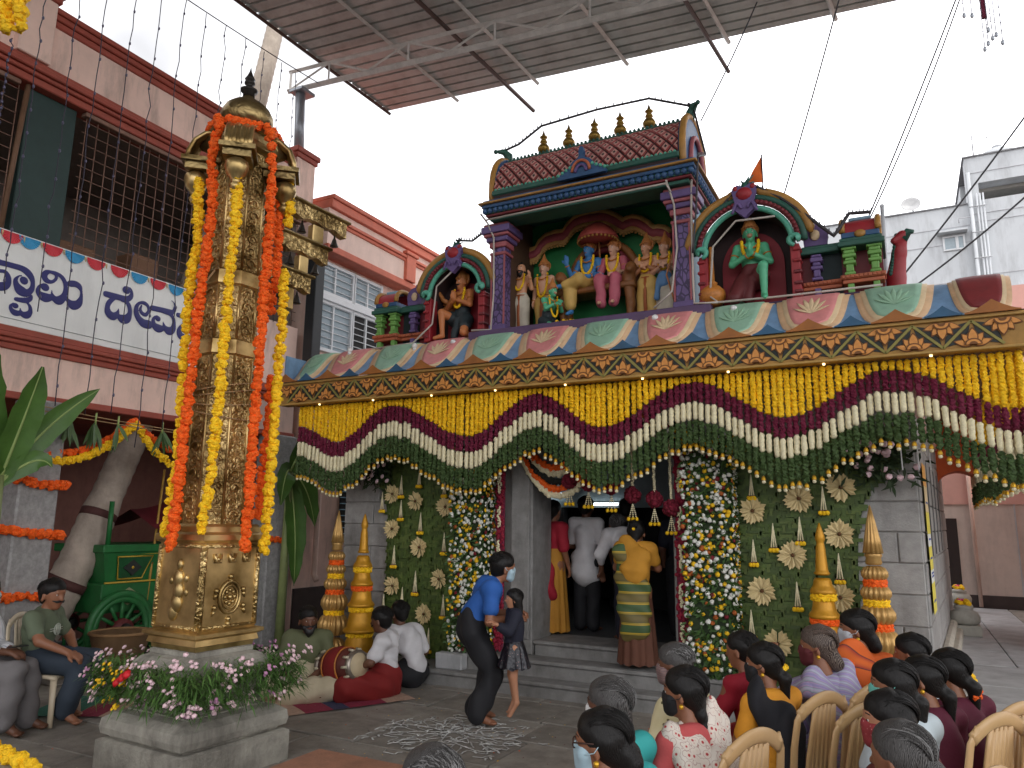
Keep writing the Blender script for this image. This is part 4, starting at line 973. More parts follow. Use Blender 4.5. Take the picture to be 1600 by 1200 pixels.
# ---------------------------------------------------------------- tall gilt kalasha towers
m_giltp=mat('gilt_paint',srgb(198,142,34),.42,.35,var=.2,scale=8,bump=.2)
m_gilts=mat('gilt_satin',srgb(190,150,88),.38,.45,var=.2,scale=8,bump=.15)
def ring_of(name,par,z,R_,m,r=.034,n=17):
    a=MB(); rr=random.Random(int(z*1000))
    for k in range(n):
        t=2*pi*k/n
        for q in (0,1): ruffle(a,((R_+.012)*cos(t+q*.15),(R_+.012)*sin(t+q*.15),z+(q-.5)*.03),r)
    return a.build(name,m,par)
def tower_bell(x,y,z0,h,label):
    t=thing('gilt_bell_tower',label,'ornament',(x,y,z0),0,'gilt bell towers'); s=h/1.65
    P=[(.17,0),(.19,.05),(.17,.2),(.14,.28),(.145,.3)]
    a=MB(); a.lathe([(r*s,z*s) for r,z in P],(0,0,0),24); a.build('foot',m_giltp,t)
    z=.3
    for k,(R_,hh) in enumerate(((.19,.27),(.155,.22),(.13,.19),(.11,.15))):
        a=MB(); pr=[(R_*.7,0),(R_*1.02,.005),(R_*1.08,.025),(R_*1.02,.045),(R_*.86,.07),(R_*.78,hh*.6),(R_*.72,hh*.85),(R_*.6,hh)]
        a.lathe([(r*s,(z+q)*s) for r,q in pr],(0,0,0),24); a.build('bell',m_giltp,t); z+=hh
        if k<3: ring_of('marigold_ring',t,(z+.012)*s,R_*.6*s,m_yel if k%2==0 else m_org,.028*s)
        z+=.028
    a=MB(); a.lathe([(r*s,(z+q)*s) for r,q in ((.06,0),(.075,.015),(.06,.03),(.055,.06),(.042,.25),(.034,.29),(.034,.3),(.045,.33),(.04,.37),(.022,.43),(.006,.48))],(0,0,0),20); a.build('spire',m_giltp,t)
    ring_of('marigold_ring',t,.29*s,.13*s,m_yel,.03*s)
def tower_gourd(x,y,z0,h,label):
    t=thing('gilt_gourd_tower',label,'ornament',(x,y,z0),0,'gilt gourd towers'); s=h/1.65; z=0
    for k,(R_,hh) in enumerate(((.16,.2),(.19,.27),(.165,.23),(.14,.17),(.12,.14),(.105,.13))):
        a=MB(); pr=[(R_*.55,0),(R_*.8,hh*.08),(R_,hh*.35),(R_*1.0,hh*.6),(R_*.8,hh*.88),(R_*.5,hh)]
        a.lathe([(r*s*.88,(z+q)*s) for r,q in pr],(0,0,0),96,flute=.2,nf=16); a.build('gourd',m_gilts,t); z+=hh
        if 0<k<5: ring_of('marigold_ring',t,(z+.012)*s,R_*.5*s,(m_org,m_yel)[k%2],.028*s,15)
        z+=.03
    a=MB(); a.lathe([(r*s,(z-.02+q)*s) for r,q in ((.06,0),(.07,.02),(.062,.06),(.075,.08),(.062,.11))],(0,0,0),20); a.build('neck',m_gilts,t)
    a=MB(); a.lathe([(r*s,(z+.08+q)*s) for r,q in ((.07,0),(.055,.12),(.03,.28),(.004,.42))],(0,0,0),72,flute=.22,nf=12); a.build('spire',m_gilts,t)
tower_gourd(-6.5,7.62,.16,1.6,'fluted gilt gourd tower left of its smooth twin behind the drummers')
tower_bell(-6.02,7.55,.16,1.65,'smooth gilt bell tower behind the drum player')
tower_bell(-.73,7.5,.16,1.6,'smooth gilt bell tower rising behind the lavender shawl')
tower_gourd(-.3,7.55,.16,1.66,'fluted gilt gourd tower beside the right stone wall')
# ================================================================ pink building on the left
m_pk=mat('facade_pink',srgb(238,204,188),.8,var=.1,scale=3,bump=.3,bscale=30,dirt=.55)
m_rd=mat('facade_red',srgb(162,78,62),.7,var=.15,scale=5,bump=.2,dirt=.25)
m_dk=mat('gallery_dark',srgb(120,110,102),.85,var=.2); m_gdk=mat('shutter_green',srgb(36,58,54),.6,var=.2,scale=4)
m_rust=mat('rusty_bar',srgb(132,100,84),.6,.2,var=.3,scale=12)
LX=-8.5; LB=thing('pink_building','two storey pink building with red cornices and barred gallery on the left','building',(LX,5.5,0))
def B_(mb,name,m,par=LB):
    o=mb.build(name,m,par)
    if par is LB: o.location=(-LX,-5.5,0)
    return o
YA,YB=-3.0,8.75
mb=MB(); mb.box(-11.3,LX,YA,YB,3.13,3.58); B_(mb,'fascia',m_pk)
mb=MB(); mb.cbox(-11.3,LX+.035,YA,YB+.02,3.05,3.129,.01); B_(mb,'slab_edge',m_rd)
mb=MB()
for z0,z1,e in ((3.581,3.65,.03),(3.65,3.7,.06),(3.7,3.75,.09),(3.75,3.83,.06)): mb.cbox(LX-.3,LX+e,YA,YB,z0,z1-.001,.01)
B_(mb,'moulding',m_rd)
mb=MB(); mb.box(LX-.2,LX-.03,YA,YB,3.831,4.84); B_(mb,'parapet_wall',m_pk)
mb=MB(); mb.box(-11.3,-11.2,YA,YB,3.58,7.4); mb.box(-11.2,LX-.2,YA,YA+.1,3.59,6.68); mb.box(-11.2,LX-.2,YB-.1,YB,3.59,6.68); B_(mb,'gallery_wall',m_dk)
mb=MB(); mb.box(-11.2,LX-.02,YA,YB,6.681,6.8); B_(mb,'gallery_ceiling',m_dk)
mb=MB()
for z0,z1,e in ((6.66,6.75,.02),(6.75,6.8,.06),(6.8,6.87,.1),(6.87,6.93,.06)): mb.cbox(LX-.25,LX+e,YA,YB+.02,z0,z1-.001,.012)
B_(mb,'cornice',m_rd)
mb=MB(); mb.box(LX-.22,LX,YA,YB,6.93,7.48); B_(mb,'roof_parapet',m_pk)
mb=MB()
for z0,z1,e in ((7.481,7.56,.03),(7.56,7.63,.06),(7.63,7.7,.09)): mb.cbox(LX-.26,LX+e,YA,YB+.02,z0,z1-.001,.012)
B_(mb,'coping',m_rd)
for y0,y1,zt in ((8.36,8.78,7.78),(4.05,4.42,7.86),(.6,.95,7.8)):
    mb=MB(); mb.cbox(LX-.3,LX+.1,y0,y1,6.931,zt-.14,.01); p=B_(mb,'pier',m_pk)
    a=MB(); a.cbox(LX-.33,LX+.13,y0-.03,y1+.03,zt-.14,zt-.06,.01); a.cbox(LX-.36,LX+.16,y0-.06,y1+.06,zt-.06,zt+.03,.012); a.build('pier_cap',m_rd,p)
mb=MB(); mb.cbox(-8.72,-8.6,4.33,4.9,4.845,6.655,.01); B_(mb,'green_shutter',m_gdk)
mb=MB(); mb.tube([(-8.57,4.22,4.85),(-8.57,4.3,6.66)],.03,8); mb.tube([(-8.57,3.5,4.85),(-8.57,3.5,6.66)],.03,8); B_(mb,'gallery_post',mat('post_brown',srgb(110,80,58),.7))
mb=MB(); mb.cbox(-8.6,-8.5,4.95,8.7,6.6,6.655,.008); gr=B_(mb,'grille',m_rust)
bv=MB(); bv.tube([(0,0,4.842),(0,0,6.6)],.006,6); bo=bv.build('bar',m_rust,gr); bo.location=(-8.56,5.0,0)
y=5.145
while y<8.7: link('bar',bo.data,gr,(-8.56,y,0)); y+=.145
bh=MB(); bh.tube([(0,4.95,0),(0,8.7,0)],.005,6); b2=bh.build('bar',m_rust,gr); b2.location=(-8.55,0,4.95)
for k in range(1,12): link('bar',b2.data,gr,(-8.55,0,4.95+.145*k))
mb=MB(); mb.cbox(-8.6,-8.52,2.0,4.2,6.6,6.655,.008); g2=B_(mb,'grille',m_rust)
for k in range(15): link('bar',bo.data,g2,(-8.56,2.1+.15*k,0))
bh=MB(); bh.tube([(0,2.0,0),(0,4.2,0)],.005,6); b3=bh.build('bar',m_rust,g2); b3.location=(-8.55,0,4.95)
for k in range(1,12): link('bar',b3.data,g2,(-8.55,0,4.95+.145*k))
for y0,w,h in ((5.0,.55,.3),(6.05,.4,.45),(7.2,.5,.35)):
    mb=MB(); mb.cbox(-9.3,-8.95,y0,y0+w,4.5,4.85+h,.01); tag(mb.build('carton',mat('carton_brown',srgb(120,88,66),.8)),f'brown carton stored behind the gallery bars, {"largest" if h>.4 else ("leftmost" if y0<5.5 else "rightmost")} of three','box','cartons in the gallery')
# ground floor
mb=MB(); mb.box(-11.4,-11.2,YA,YB,0,3.05); mb.box(-11.2,-8.6,YB-.15,YB,0,3.05); B_(mb,'ground_wall',mat('ground_floor_pink',srgb(150,104,92),.85,var=.15,dirt=.4))
mb=MB(); mb.box(-11.199,-11.17,4.8,6.1,0,2.6); B_(mb,'green_door',mat('door_green',srgb(30,88,52),.5,var=.2))
mb=MB(); mb.box(-11.199,-11.16,3.2,4.7,.9,2.5); w=B_(mb,'barred_window',mat('window_black',(.02,.02,.022),.3))
for k in range(9): a=MB(); a.tube([(-11.14,3.2,1.0+.17*k),(-11.14,4.7,1.0+.17*k)],.012,6); a.build('bar',m_rust,w)
for k in range(3): a=MB(); a.cbox(-11.15,-11.1,3.2+.72*k,3.27+.72*k,.9,2.5,.01); a.build('mullion',mat('wood_grey',srgb(110,96,84),.8),w)
m_marb=mat('mottled_column',srgb(150,148,146),.6,var=.35,scale=18,bump=.3,dirt=.3)
for x0,x1,y0,y1 in ((-8.55,-8.25,4.6,5.03),(-8.6,-8.25,8.15,8.62),(-8.55,-8.25,.9,1.3)):
    mb=MB(); mb.cbox(x0,x1,y0,y1,0,3.05,.02); B_(mb,'column',m_marb)
# the name board
SB=thing('signboard','white signboard with large blue lettering under a red and blue rosette fringe','sign',(-8.47,5.3,4.3))
mb=MB(); mb.cbox(-.03,.03,-4,1.62,-.48,.56,.008); mb.build('board',mat('board_white',srgb(240,240,236),.5,var=.06,scale=2,dirt=.15),SB)
mb=MB(); mb.tube([(.034,-4,-.4),(.034,1.62,-.4)],.004,4); mb.build('line',mat('line_grey',(.4,.4,.4)),SB)
LK=1.071
LETTERS=[[[(4.175,4.475,0.063),(4.325,4.48,0.063),(4.426,4.479,0.0665),(4.491,4.455,0.0735),(4.538,4.41,0.063),(4.563,4.351,0.0455),(4.558,4.276,0.056),(4.513,4.222,0.077),(4.451,4.23,0.105),(4.401,4.277,0.0665),(4.381,4.333,0.042),(4.405,4.381,0.021),(4.433,4.4,0.014)],[(4.466,4.355,0.0805),(4.47,4.346,0.077)],[(4.219,4.385,0.042),(4.268,4.389,0.042),(4.304,4.339,0.056),(4.306,4.267,0.066),(4.266,4.227,0.091),(4.21,4.21,0.091)],[(4.412,4.124,0.045),(4.504,4.135,0.0595),(4.555,4.164,0.049),(4.569,4.205,0.0245)],[(4.534,4.114,0.0245),(4.566,4.079,0.035),(4.575,4.023,0.048),(4.545,3.978,0.077),(4.5,3.978,0.056),(4.477,4.004,0.028),(4.469,4.035,0.0084)],[(4.486,3.985,0.042),(4.424,3.972,0.0665),(4.377,4.0,0.042),(4.367,4.04,0.028),(4.391,4.074,0.014)],[(4.414,4.051,0.0595),(4.417,4.05,0.056)]],[[(4.735,4.535,0.0385),(4.795,4.523,0.035),(4.807,4.477,0.035),(4.767,4.427,0.0385),(4.706,4.424,0.0595),(4.675,4.467,0.063),(4.691,4.514,0.056),(4.735,4.537,0.035),(4.808,4.537,0.042),(4.871,4.512,0.048),(4.915,4.456,0.048),(4.93,4.383,0.049),(4.919,4.303,0.063),(4.875,4.237,0.098),(4.823,4.238,0.07),(4.784,4.288,0.028),(4.777,4.331,0.0084)],[(4.792,4.253,0.056),(4.716,4.227,0.105),(4.649,4.25,0.0665),(4.626,4.295,0.042),(4.641,4.344,0.028),(4.676,4.377,0.014)],[(4.696,4.345,0.084),(4.703,4.34,0.0805)],[(4.938,4.301,0.032),(4.977,4.258,0.049),(5.035,4.223,0.105),(5.096,4.259,0.084),(5.12,4.344,0.042),(5.112,4.412,0.0315),(5.082,4.463,0.064),(5.034,4.48,0.072),(4.978,4.467,0.076)]],[[(5.417,4.468,0.072),(5.528,4.47,0.076),(5.63,4.474,0.072),(5.699,4.481,0.072),(5.746,4.528,0.056),(5.749,4.595,0.028),(5.721,4.629,0.0176),(5.681,4.632,0.016)],[(5.675,4.591,0.099),(5.68,4.588,0.084)],[(5.53,4.451,0.048),(5.472,4.378,0.06),(5.455,4.308,0.0595),(5.479,4.242,0.088),(5.541,4.218,0.096),(5.59,4.271,0.048),(5.6,4.331,0.0096)],[(5.606,4.242,0.035),(5.66,4.216,0.104),(5.719,4.23,0.104),(5.754,4.313,0.056),(5.735,4.4,0.056),(5.686,4.444,0.048),(5.633,4.45,0.048)]],[[(6.026,4.233,0.112),(5.951,4.234,0.104),(5.873,4.286,0.076),(5.838,4.352,0.064),(5.838,4.427,0.048),(5.877,4.48,0.036),(5.94,4.493,0.0495),(5.996,4.461,0.04),(6.007,4.404,0.036),(5.974,4.349,0.048),(5.919,4.356,0.048),(5.891,4.399,0.036),(5.903,4.453,0.02)]],[[(6.056,4.46,0.0704),(6.205,4.469,0.072),(6.302,4.469,0.081),(6.368,4.49,0.056),(6.388,4.557,0.036),(6.365,4.613,0.0162),(6.323,4.632,0.0045)],[(6.303,4.456,0.054),(6.366,4.419,0.048),(6.394,4.348,0.0495),(6.384,4.258,0.081),(6.33,4.219,0.108),(6.263,4.255,0.054),(6.233,4.317,0.0108)],[(6.255,4.24,0.045),(6.176,4.217,0.108),(6.107,4.243,0.0765),(6.086,4.306,0.045),(6.104,4.353,0.0288),(6.139,4.377,0.016)],[(6.15,4.343,0.068),(6.155,4.34,0.068)]],[[(6.446,4.466,0.064),(6.654,4.47,0.072)],[(6.581,4.385,0.063),(6.491,4.283,0.064),(6.51,4.2,0.09),(6.604,4.177,0.099)]]]
m_ink=mat('letter_blue',srgb(44,44,110),.5,var=.08)
for li,S_ in enumerate(LETTERS):
    pr=[]
    for s in S_:
        q=[s[0]]+list(s)+[s[-1]]; fine=[]
        for i in range(1,len(q)-2):   # smooth the pen path
            for t in (0,.25,.5,.75): fine.append([.5*((2*q[i][c])+(q[i+1][c]-q[i-1][c])*t+(2*q[i-1][c]-5*q[i][c]+4*q[i+1][c]-q[i+2][c])*t*t+(3*q[i][c]-q[i-1][c]-3*q[i+1][c]+q[i+2][c])*t**3) for c in range(3)])
        fine.append(s[-1])
        for (ya,za,wa),(yb,zb,wb) in zip(fine,fine[1:]): pr.append(((0,ya/LK,za),max(wa,.012)/2,(0,yb/LK,zb),max(wb,.012)/2,((1,0,0),.75)))
    def post(V): V=V.copy(); V[:,1]=V[:,1]*LK-5.3; V[:,2]-=4.3; V[:,0]=V[:,0]*.12+.036; return V
    blobobj('letter',pr,m_ink,SB,.008,.003,post=post)
for i,(yy,c) in enumerate([(4.278,'r'),(4.467,'b'),(4.723,'r'),(4.982,'b'),(5.247,'r'),(5.55,'r'),(5.826,'b'),(6.098,'r'),(6.371,'b'),(4.05,'b'),(6.64,'r')]):
    a=MB(); n=14; zt=.545
    for k in range(n):
        t0=pi+pi*k/n; t1=pi+pi*(k+1)/n; tm=(t0+t1)/2
        a.add([(.036,0,0),(.038,.115*cos(t0),.125*sin(t0)),(.05,.118*cos(tm),.13*sin(tm)),(.038,.115*cos(t1),.125*sin(t1))],[(0,1,2),(0,2,3)])
    o=a.build('rosette',mat('rosette_red',srgb(214,70,80),.6) if c=='r' else mat('rosette_blue',srgb(70,160,205),.6),SB); o.location=(0,yy-5.3,zt)
    a=MB(); a.tube([(.04,.13,-.01),(.045,.135,-.07)],[.012,.004],5); o=a.build('fringe_tag',mat('fringe_cream',srgb(214,190,140),.7),SB); o.location=(0,yy-5.3,zt)

# ================================================================ rear pink building with white windows
RB=thing('rear_pink_building','pale pink rear building with coral cornice and white barred windows','building',(-8.5,11,0))
def R2(mb,name,m,par=RB):
    o=mb.build(name,m,par)
    if par is RB: o.location=(8.5,-11,0)
    return o
m_cor=mat('coral_trim',srgb(206,112,88),.7,var=.12,dirt=.2); m_pk2=mat('facade_pale_pink',srgb(236,206,192),.8,var=.08,dirt=.25)
y0,y1=8.95,13.6
mb=MB(); mb.box(-11,-8.5,y0,y1,0,6.2); R2(mb,'wall',m_pk)
mb=MB(); mb.box(-11,-8.2,y0,y1,6.32,6.95); R2(mb,'parapet',m_pk2)
mb=MB(); mb.cbox(-11,-8.17,y0,y1,6.201,6.32,.01); R2(mb,'lower_cornice',m_cor)
mb=MB()
for z0,z1,e in ((6.7,6.76,.03),(6.76,6.82,.06)): mb.cbox(-8.3,-8.2+e,y0,y1,z0,z1-.001,.01)
R2(mb,'string_course',m_cor)
mb=MB(); mb.cbox(-11,-8.13,y0,y1+.05,6.951,7.1,.012); mb.cbox(-11,-8.1,y0,y1+.08,7.1,7.18,.012); R2(mb,'coping',m_cor)
mb=MB(); mb.cbox(-8.25,-8.13,11.1,11.4,6.33,6.83,.01); mb.cbox(-8.25,-8.1,11.05,11.45,6.83,6.9,.01); R2(mb,'pier',m_cor)
m_wf=mat('window_white',(.75,.76,.77),.4,var=.06); m_glass=mat('window_glass',(.35,.42,.46),.12,var=.15,bump=0)
for a0,a1,b0,b1 in ((9.02,9.95,5.58,6.1),(9.98,10.75,5.58,6.1),(9.02,9.95,4.6,5.42),(9.98,10.75,4.6,5.42),(11.2,12.6,4.6,6.0)):
    mb=MB(); mb.box(-8.499,-8.48,a0,a1,b0,b1); w=R2(mb,'window',m_glass if a0<9.9 or b0>5 else m_slot)
    f=MB()
    for p in ((a0-.03,a0+.03,b0-.03,b1+.03),(a1-.03,a1+.03,b0-.03,b1+.03)): f.cbox(-8.5,-8.42,p[0],p[1],p[2],p[3],.006)
    f.cbox(-8.5,-8.425,a0,a1,b0-.03,b0+.03,.006); f.cbox(-8.5,-8.425,a0,a1,b1-.03,b1+.03,.006); f.build('frame',m_wf,w)
    f=MB(); f.cbox(-8.49,-8.44,(a0+a1)/2-.018,(a0+a1)/2+.018,b0,b1,.004); f.build('mullion',m_wf,w)
    k=b0+.1
    while k<b1: f=MB(); f.tube([(-8.45,a0,k),(-8.45,a1,k)],.009,6); f.build('bar',m_wf,w); k+=.115
mb=MB(); mb.cbox(-8.52,-8.38,8.95,10.8,5.44,5.55,.01); R2(mb,'sill',m_wf)
mb=MB(); mb.cbox(-8.45,-8.25,8.8,9.0,3.7,6.19,.01); R2(mb,'dark_pilaster',mat('pilaster_black',srgb(40,42,44),.6))
mb=MB(); mb.box(-8.499,-8.46,8.97,13.5,0,.75); R2(mb,'dark_dado',mat('dado_brown',srgb(66,52,48),.8))
mb=MB(); mb.tube([(-8.42,9.35,3.6),(-8.42,9.35,.95),(-8.36,9.35,.85)],.045,10); mb.cbox(-8.5,-8.42,9.28,9.42,2.1,2.15,.005); R2(mb,'drain_pipe',m_pk)
mb=MB(); mb.box(-8.499,-8.47,9.95,10.2,1.45,2.35); w=R2(mb,'louvre_window',m_slot)
for k in range(9): f=MB(); f.cbox(-8.48,-8.44,9.94,10.21,1.47+.1*k,1.485+.1*k,.003); f.build('louvre',m_lbl,w)

# ================================================================ white apartment block behind
WB=thing('white_apartment_block','white apartment block with small windows behind the temple on the right','building',(2.3,25,0))
def W_(mb,name,m,par=WB):
    o=mb.build(name,m,par)
    if par is WB: o.location=(-2.3,-25,0)
    return o
m_wp=mat('white_paint',(.6,.62,.64),.8,var=.05,scale=1.2,bump=.1,dirt=.35); m_gr=mat('groove_grey',(.5,.5,.52),.9); m_cop=mat('coping_grey',(.25,.25,.26),.9)
mb=MB(); mb.box(-4.5,2.3,25,33,0,11.38); W_(mb,'lower_wing',m_wp)
mb=MB(); mb.box(2.3,2.6,24.9,25.4,0,12.82); mb.box(2.6,9,24.9,25.4,11.97,12.82); mb.box(2.6,9,24.9,25.4,0,11.42); mb.box(2.3,9,25.4,25.45,0,11.42); mb.box(2.3,9,27,33,0,12.8); W_(mb,'upper_wing',m_wp)
mb=MB(); mb.box(2.6,9,25.5,27,11.9,12.0); W_(mb,'balcony_ceiling',mat('balcony_shade',(.45,.42,.38),.9))
mb=MB(); mb.box(2.25,9.05,24.85,33,12.821,12.86); mb.box(-4.55,2.29,24.95,33,11.381,11.42); W_(mb,'coping',m_cop)
for z in (10.72,10.2,9.0,8.5): a=MB(); a.box(-4.5,2.29,24.985,25,z,z+.02); W_(a,'groove',m_gr)
for z in (12.3,11.0,10.75,9.1,8.6): a=MB(); a.box(2.3,9,24.885,24.9,z,z+.02); W_(a,'groove',m_gr)
def win(x0,x1,z0,z1,y):
    a=MB(); a.box(x0,x1,y-.01,y+.02,z0,z1); w=W_(a,'window',m_glass); f=MB()
    f.cbox(x0-.05,x1+.05,y-.04,y+.01,z0-.05,z0,.005); f.cbox(x0-.05,x1+.05,y-.04,y+.01,z1,z1+.05,.005); f.cbox(x0-.05,x0,y-.045,y+.01,z0,z1,.005); f.cbox(x1,x1+.05,y-.045,y+.01,z0,z1,.005)
    m_=(x0+x1)/2+.08; f.cbox(m_-.04,m_+.04,y-.045,y+.01,z0,z1,.005); f.build('frame',m_wf,w)
    f=MB(); f.cbox(x0-.2,x1+.12,y-.3,y,z1+.1,z1+.15,.008); f.build('sunshade',m_wp,w)
win(1.6,2.08,10.05,10.41,24.99); win(2.75,3.5,7.6,8.4,24.89); win(4.2,5.0,7.6,8.4,24.89); win(-1.2,-.7,7.5,8.2,24.99)
for x,r in ((2.36,.05),(2.52,.025),(2.6,.025),(2.68,.025)): a=MB(); a.tube([(x,24.8,0),(x,24.8,12.3 if x<2.5 else 11.6)],r,8); W_(a,'pipe',m_wp)
for z in (11.2,10.4,9.6,8.8): a=MB(); a.tube([(2.3,24.76,z),(2.75,24.76,z)],.015,6); W_(a,'pipe_clip',m_gr)
a=MB(); a.tube([(2.3,24.8,10.9),(2.0,24.75,10.9),(2.0,24.75,10.75)],.015,6); a.tube([(2.55,24.8,12.8),(2.55,24.8,13.6),(2.95,24.8,13.3)],.02,6); W_(a,'vent_pipe',m_gr)
t=thing('satellite_dish','grey satellite dish on the edge of the white roof','dish',(.85,25.2,11.42)); a=MB(); a.tube([(0,0,0),(0,0,.75)],.025,8); a.build('mast',m_wf,t)
a=MB(); a.lathe([(.02,0),(.12,.02),(.22,.06),(.28,.11),(.27,.115),(.2,.075),(.02,.02)],(0,0,0),20); d=a.build('dish',mat('dish_grey',(.5,.5,.5),.4),t); d.rotation_euler=(RAD(70),0,0); d.location=(-.05,-.05,.25)
t=thing('water_tank','white water tank on the tall white roof','tank',(3.3,26,12.86)); a=MB(); a.lathe([(.5,0),(.5,.3),(.45,.42),(.3,.5),(.12,.55),(.12,.62),(.02,.63)],(0,0,0),20); a.build('tank',m_wp,t); a=MB(); a.lathe([(.13,.0),(.13,.03),(.1,.05)],(0,0,.62),14); a.build('lid',m_gr,t)
t=thing('roof_pole','slim white pole rising behind the right corner pavilion','pole',(-.02,8.9,4.05)); a=MB(); a.tube([(0,0,0),(.02,0,1.3)],.022,8); a.build('pole',m_wp,t); a=MB(); a.sph((.02,0,1.3),.026,8,6); a.build('cap',m_wp,t)

# ================================================================ pink buildings along the right hand passage
FB=thing('passage_building','pink building with dark doorway closing the far end of the side passage','building',(2,17,0))
mb=MB(); mb.box(-2.2,8,0,1,.0,6.5); mb.build('wall',mat('passage_wall',srgb(212,196,186),.85,var=.08,dirt=.3),FB)
mb=MB(); mb.box(-2.2,8,-.02,0,2.25,6.5); mb.build('upper_band',mat('passage_pink',srgb(222,172,160),.85,var=.06),FB)
mb=MB(); mb.box(-1.42,-1.17,-.03,0,.6,1.98); mb.build('door',mat('door_dark_brown',srgb(46,34,32),.6),FB)
mb=MB(); mb.box(-2.2,8,-.025,0,.0,.56); mb.build('dado',mat('dado_dark',srgb(72,62,60),.85,var=.2),FB)
mb=MB(); mb.tube([(-.92,-.07,4),(-.9,-.07,.35)],.035,8); mb.build('down_pipe',m_pk,FB); mb=MB(); mb.box(-.62+.4,-.6+.4,-.027,0,.56,2.25); mb.build('wall_joint',m_gr,FB)
SBd=thing('side_pink_building','pink building with ledges along the right edge of the passage','building',(1.9,11,0))
mb=MB(); mb.box(.35,6,0,5.9,0,4.2); mb.build('wall',m_pk,SBd)
for z,x0,ya,yb in ((2.35,.0,.1,1.5),(2.08,-.05,2.5,4),(1.85,.05,.2,2.6)):
    mb=MB(); mb.cbox(x0,.35,ya,yb,z,z+.1,.01); mb.build('ledge',m_pk2,SBd)
mb=MB(); mb.cbox(.1,.34,.1,1.4,2.46,3.4,.01); mb.build('bay',m_pk,SBd)
for x,yy in ((.2,2.2),(.28,2.45)): mb=MB(); mb.tube([(x,yy,0),(x,yy,4)],.035,8); mb.build('pipe',m_pk,SBd)
mb=MB(); mb.cbox(.05,.3,3.6,3.75,.33,1.0,.01); mb.build('slate',m_block,SBd)
# orange arch across the passage
AW=thing('orange_arch_wall','orange painted arch wall spanning the passage behind the side curtain','arch',(1.0,12.4,0))
m_or=mat('orange_paint',srgb(214,96,44),.7,var=.1,scale=3)
P=[(-.8,0,4.1),(1.4,0,4.1),(1.4,0,2.36)]+[(-.31+.28*cos(t),0,2.36+.24*sin(t)) for t in [pi*i/18 for i in range(19)]]+[(-.8,0,2.36)]
mb=MB(); mb.poly(P,(0,.6,0)); mb.build('arch',m_or,AW)
mb=MB(); mb.cbox(-.8,1.4,-.03,.0,3.0,3.08,.006); mb.build('string_course',m_cor,AW)
# bali stones with offerings and a parked scooter at the right edge
m_lg=mat('bali_stone',srgb(170,166,156),.8,var=.2,dirt=.3)
def bali(x,y,z,s,lab):
    t=thing('offering_stone',lab,'altar stone',(x,y,z),0,'offering stones'); a=MB(); a.cbox(-.19*s,.19*s,-.19*s,.19*s,0,.14*s,.01); a.build('plinth',m_lg,t)
    a=MB(); a.lathe([(.14*s,.14*s),(.18*s,.17*s),(.19*s,.24*s),(.16*s,.31*s),(.1*s,.34*s),(.12*s,.36*s),(.11*s,.4*s),(.02,.41*s)],(0,0,0),24,flute=.04,nf=16); a.build('bowl',m_lg,t)
    a=MB(); r=random.Random(1)
    for k in range(16): ruffle(a,(r.uniform(-.08,.08)*s,r.uniform(-.08,.08)*s,.42*s+r.uniform(0,.04)),.032*s)
    a.build('petals',m_yel,t); a=MB()
    for k in range(8): ruffle(a,(r.uniform(-.06,.06)*s,r.uniform(-.06,.06)*s,.46*s),.025*s)
    a.build('pink_petals',mat('petal_magenta',srgb(220,90,130),.7),t)
bali(.6,12.6,.335,1.0,'nearer small carved offering stone with petals on the passage'); bali(.72,16.0,.335,.95,'farther small carved offering stone at the end of the passage'); bali(.27,6.95,.2,1.1,'offering stone with yellow petals just behind the right hand chairs')
sc=thing('scooter','dark parked scooter cut by the right edge of the photo','scooter',(1.98,11.2,.33),RAD(60)); m_rub=mat('rubber',(.015,.015,.016),.8)
for yy in (-.6,.6):
    a=MB(); a.tube([(0,yy+.2*cos(2*pi*i/20),.25+.2*sin(2*pi*i/20)) for i in range(20)],.05,8,closed=True); w=a.build('wheel',m_rub,sc); a=MB(); a.lathe([(.02,-.05),(.12,-.02),(.12,.02),(.02,.05)],(0,0,0),14); h=a.build('rim',m_wf,w); h.rotation_euler=(0,pi/2,0); h.location=(0,yy,.25)
blobobj('body',[((0,.55,.55),.16,(0,.1,.6),.15),((0,.1,.45),.1,(0,-.3,.3),.06),((0,-.3,.3),.06,(0,-.5,.75),.09),((0,-.5,.75),.09,(0,-.48,1.0),.06)],mat('scooter_grey',(.05,.05,.06),.3,var=.1),sc,.02,.05)
a=MB(); a.tube([(-.3,-.4,1.05),(0,-.48,1.0),(.3,-.4,1.05)],.018,8); a.build('handlebar',m_rub,sc)
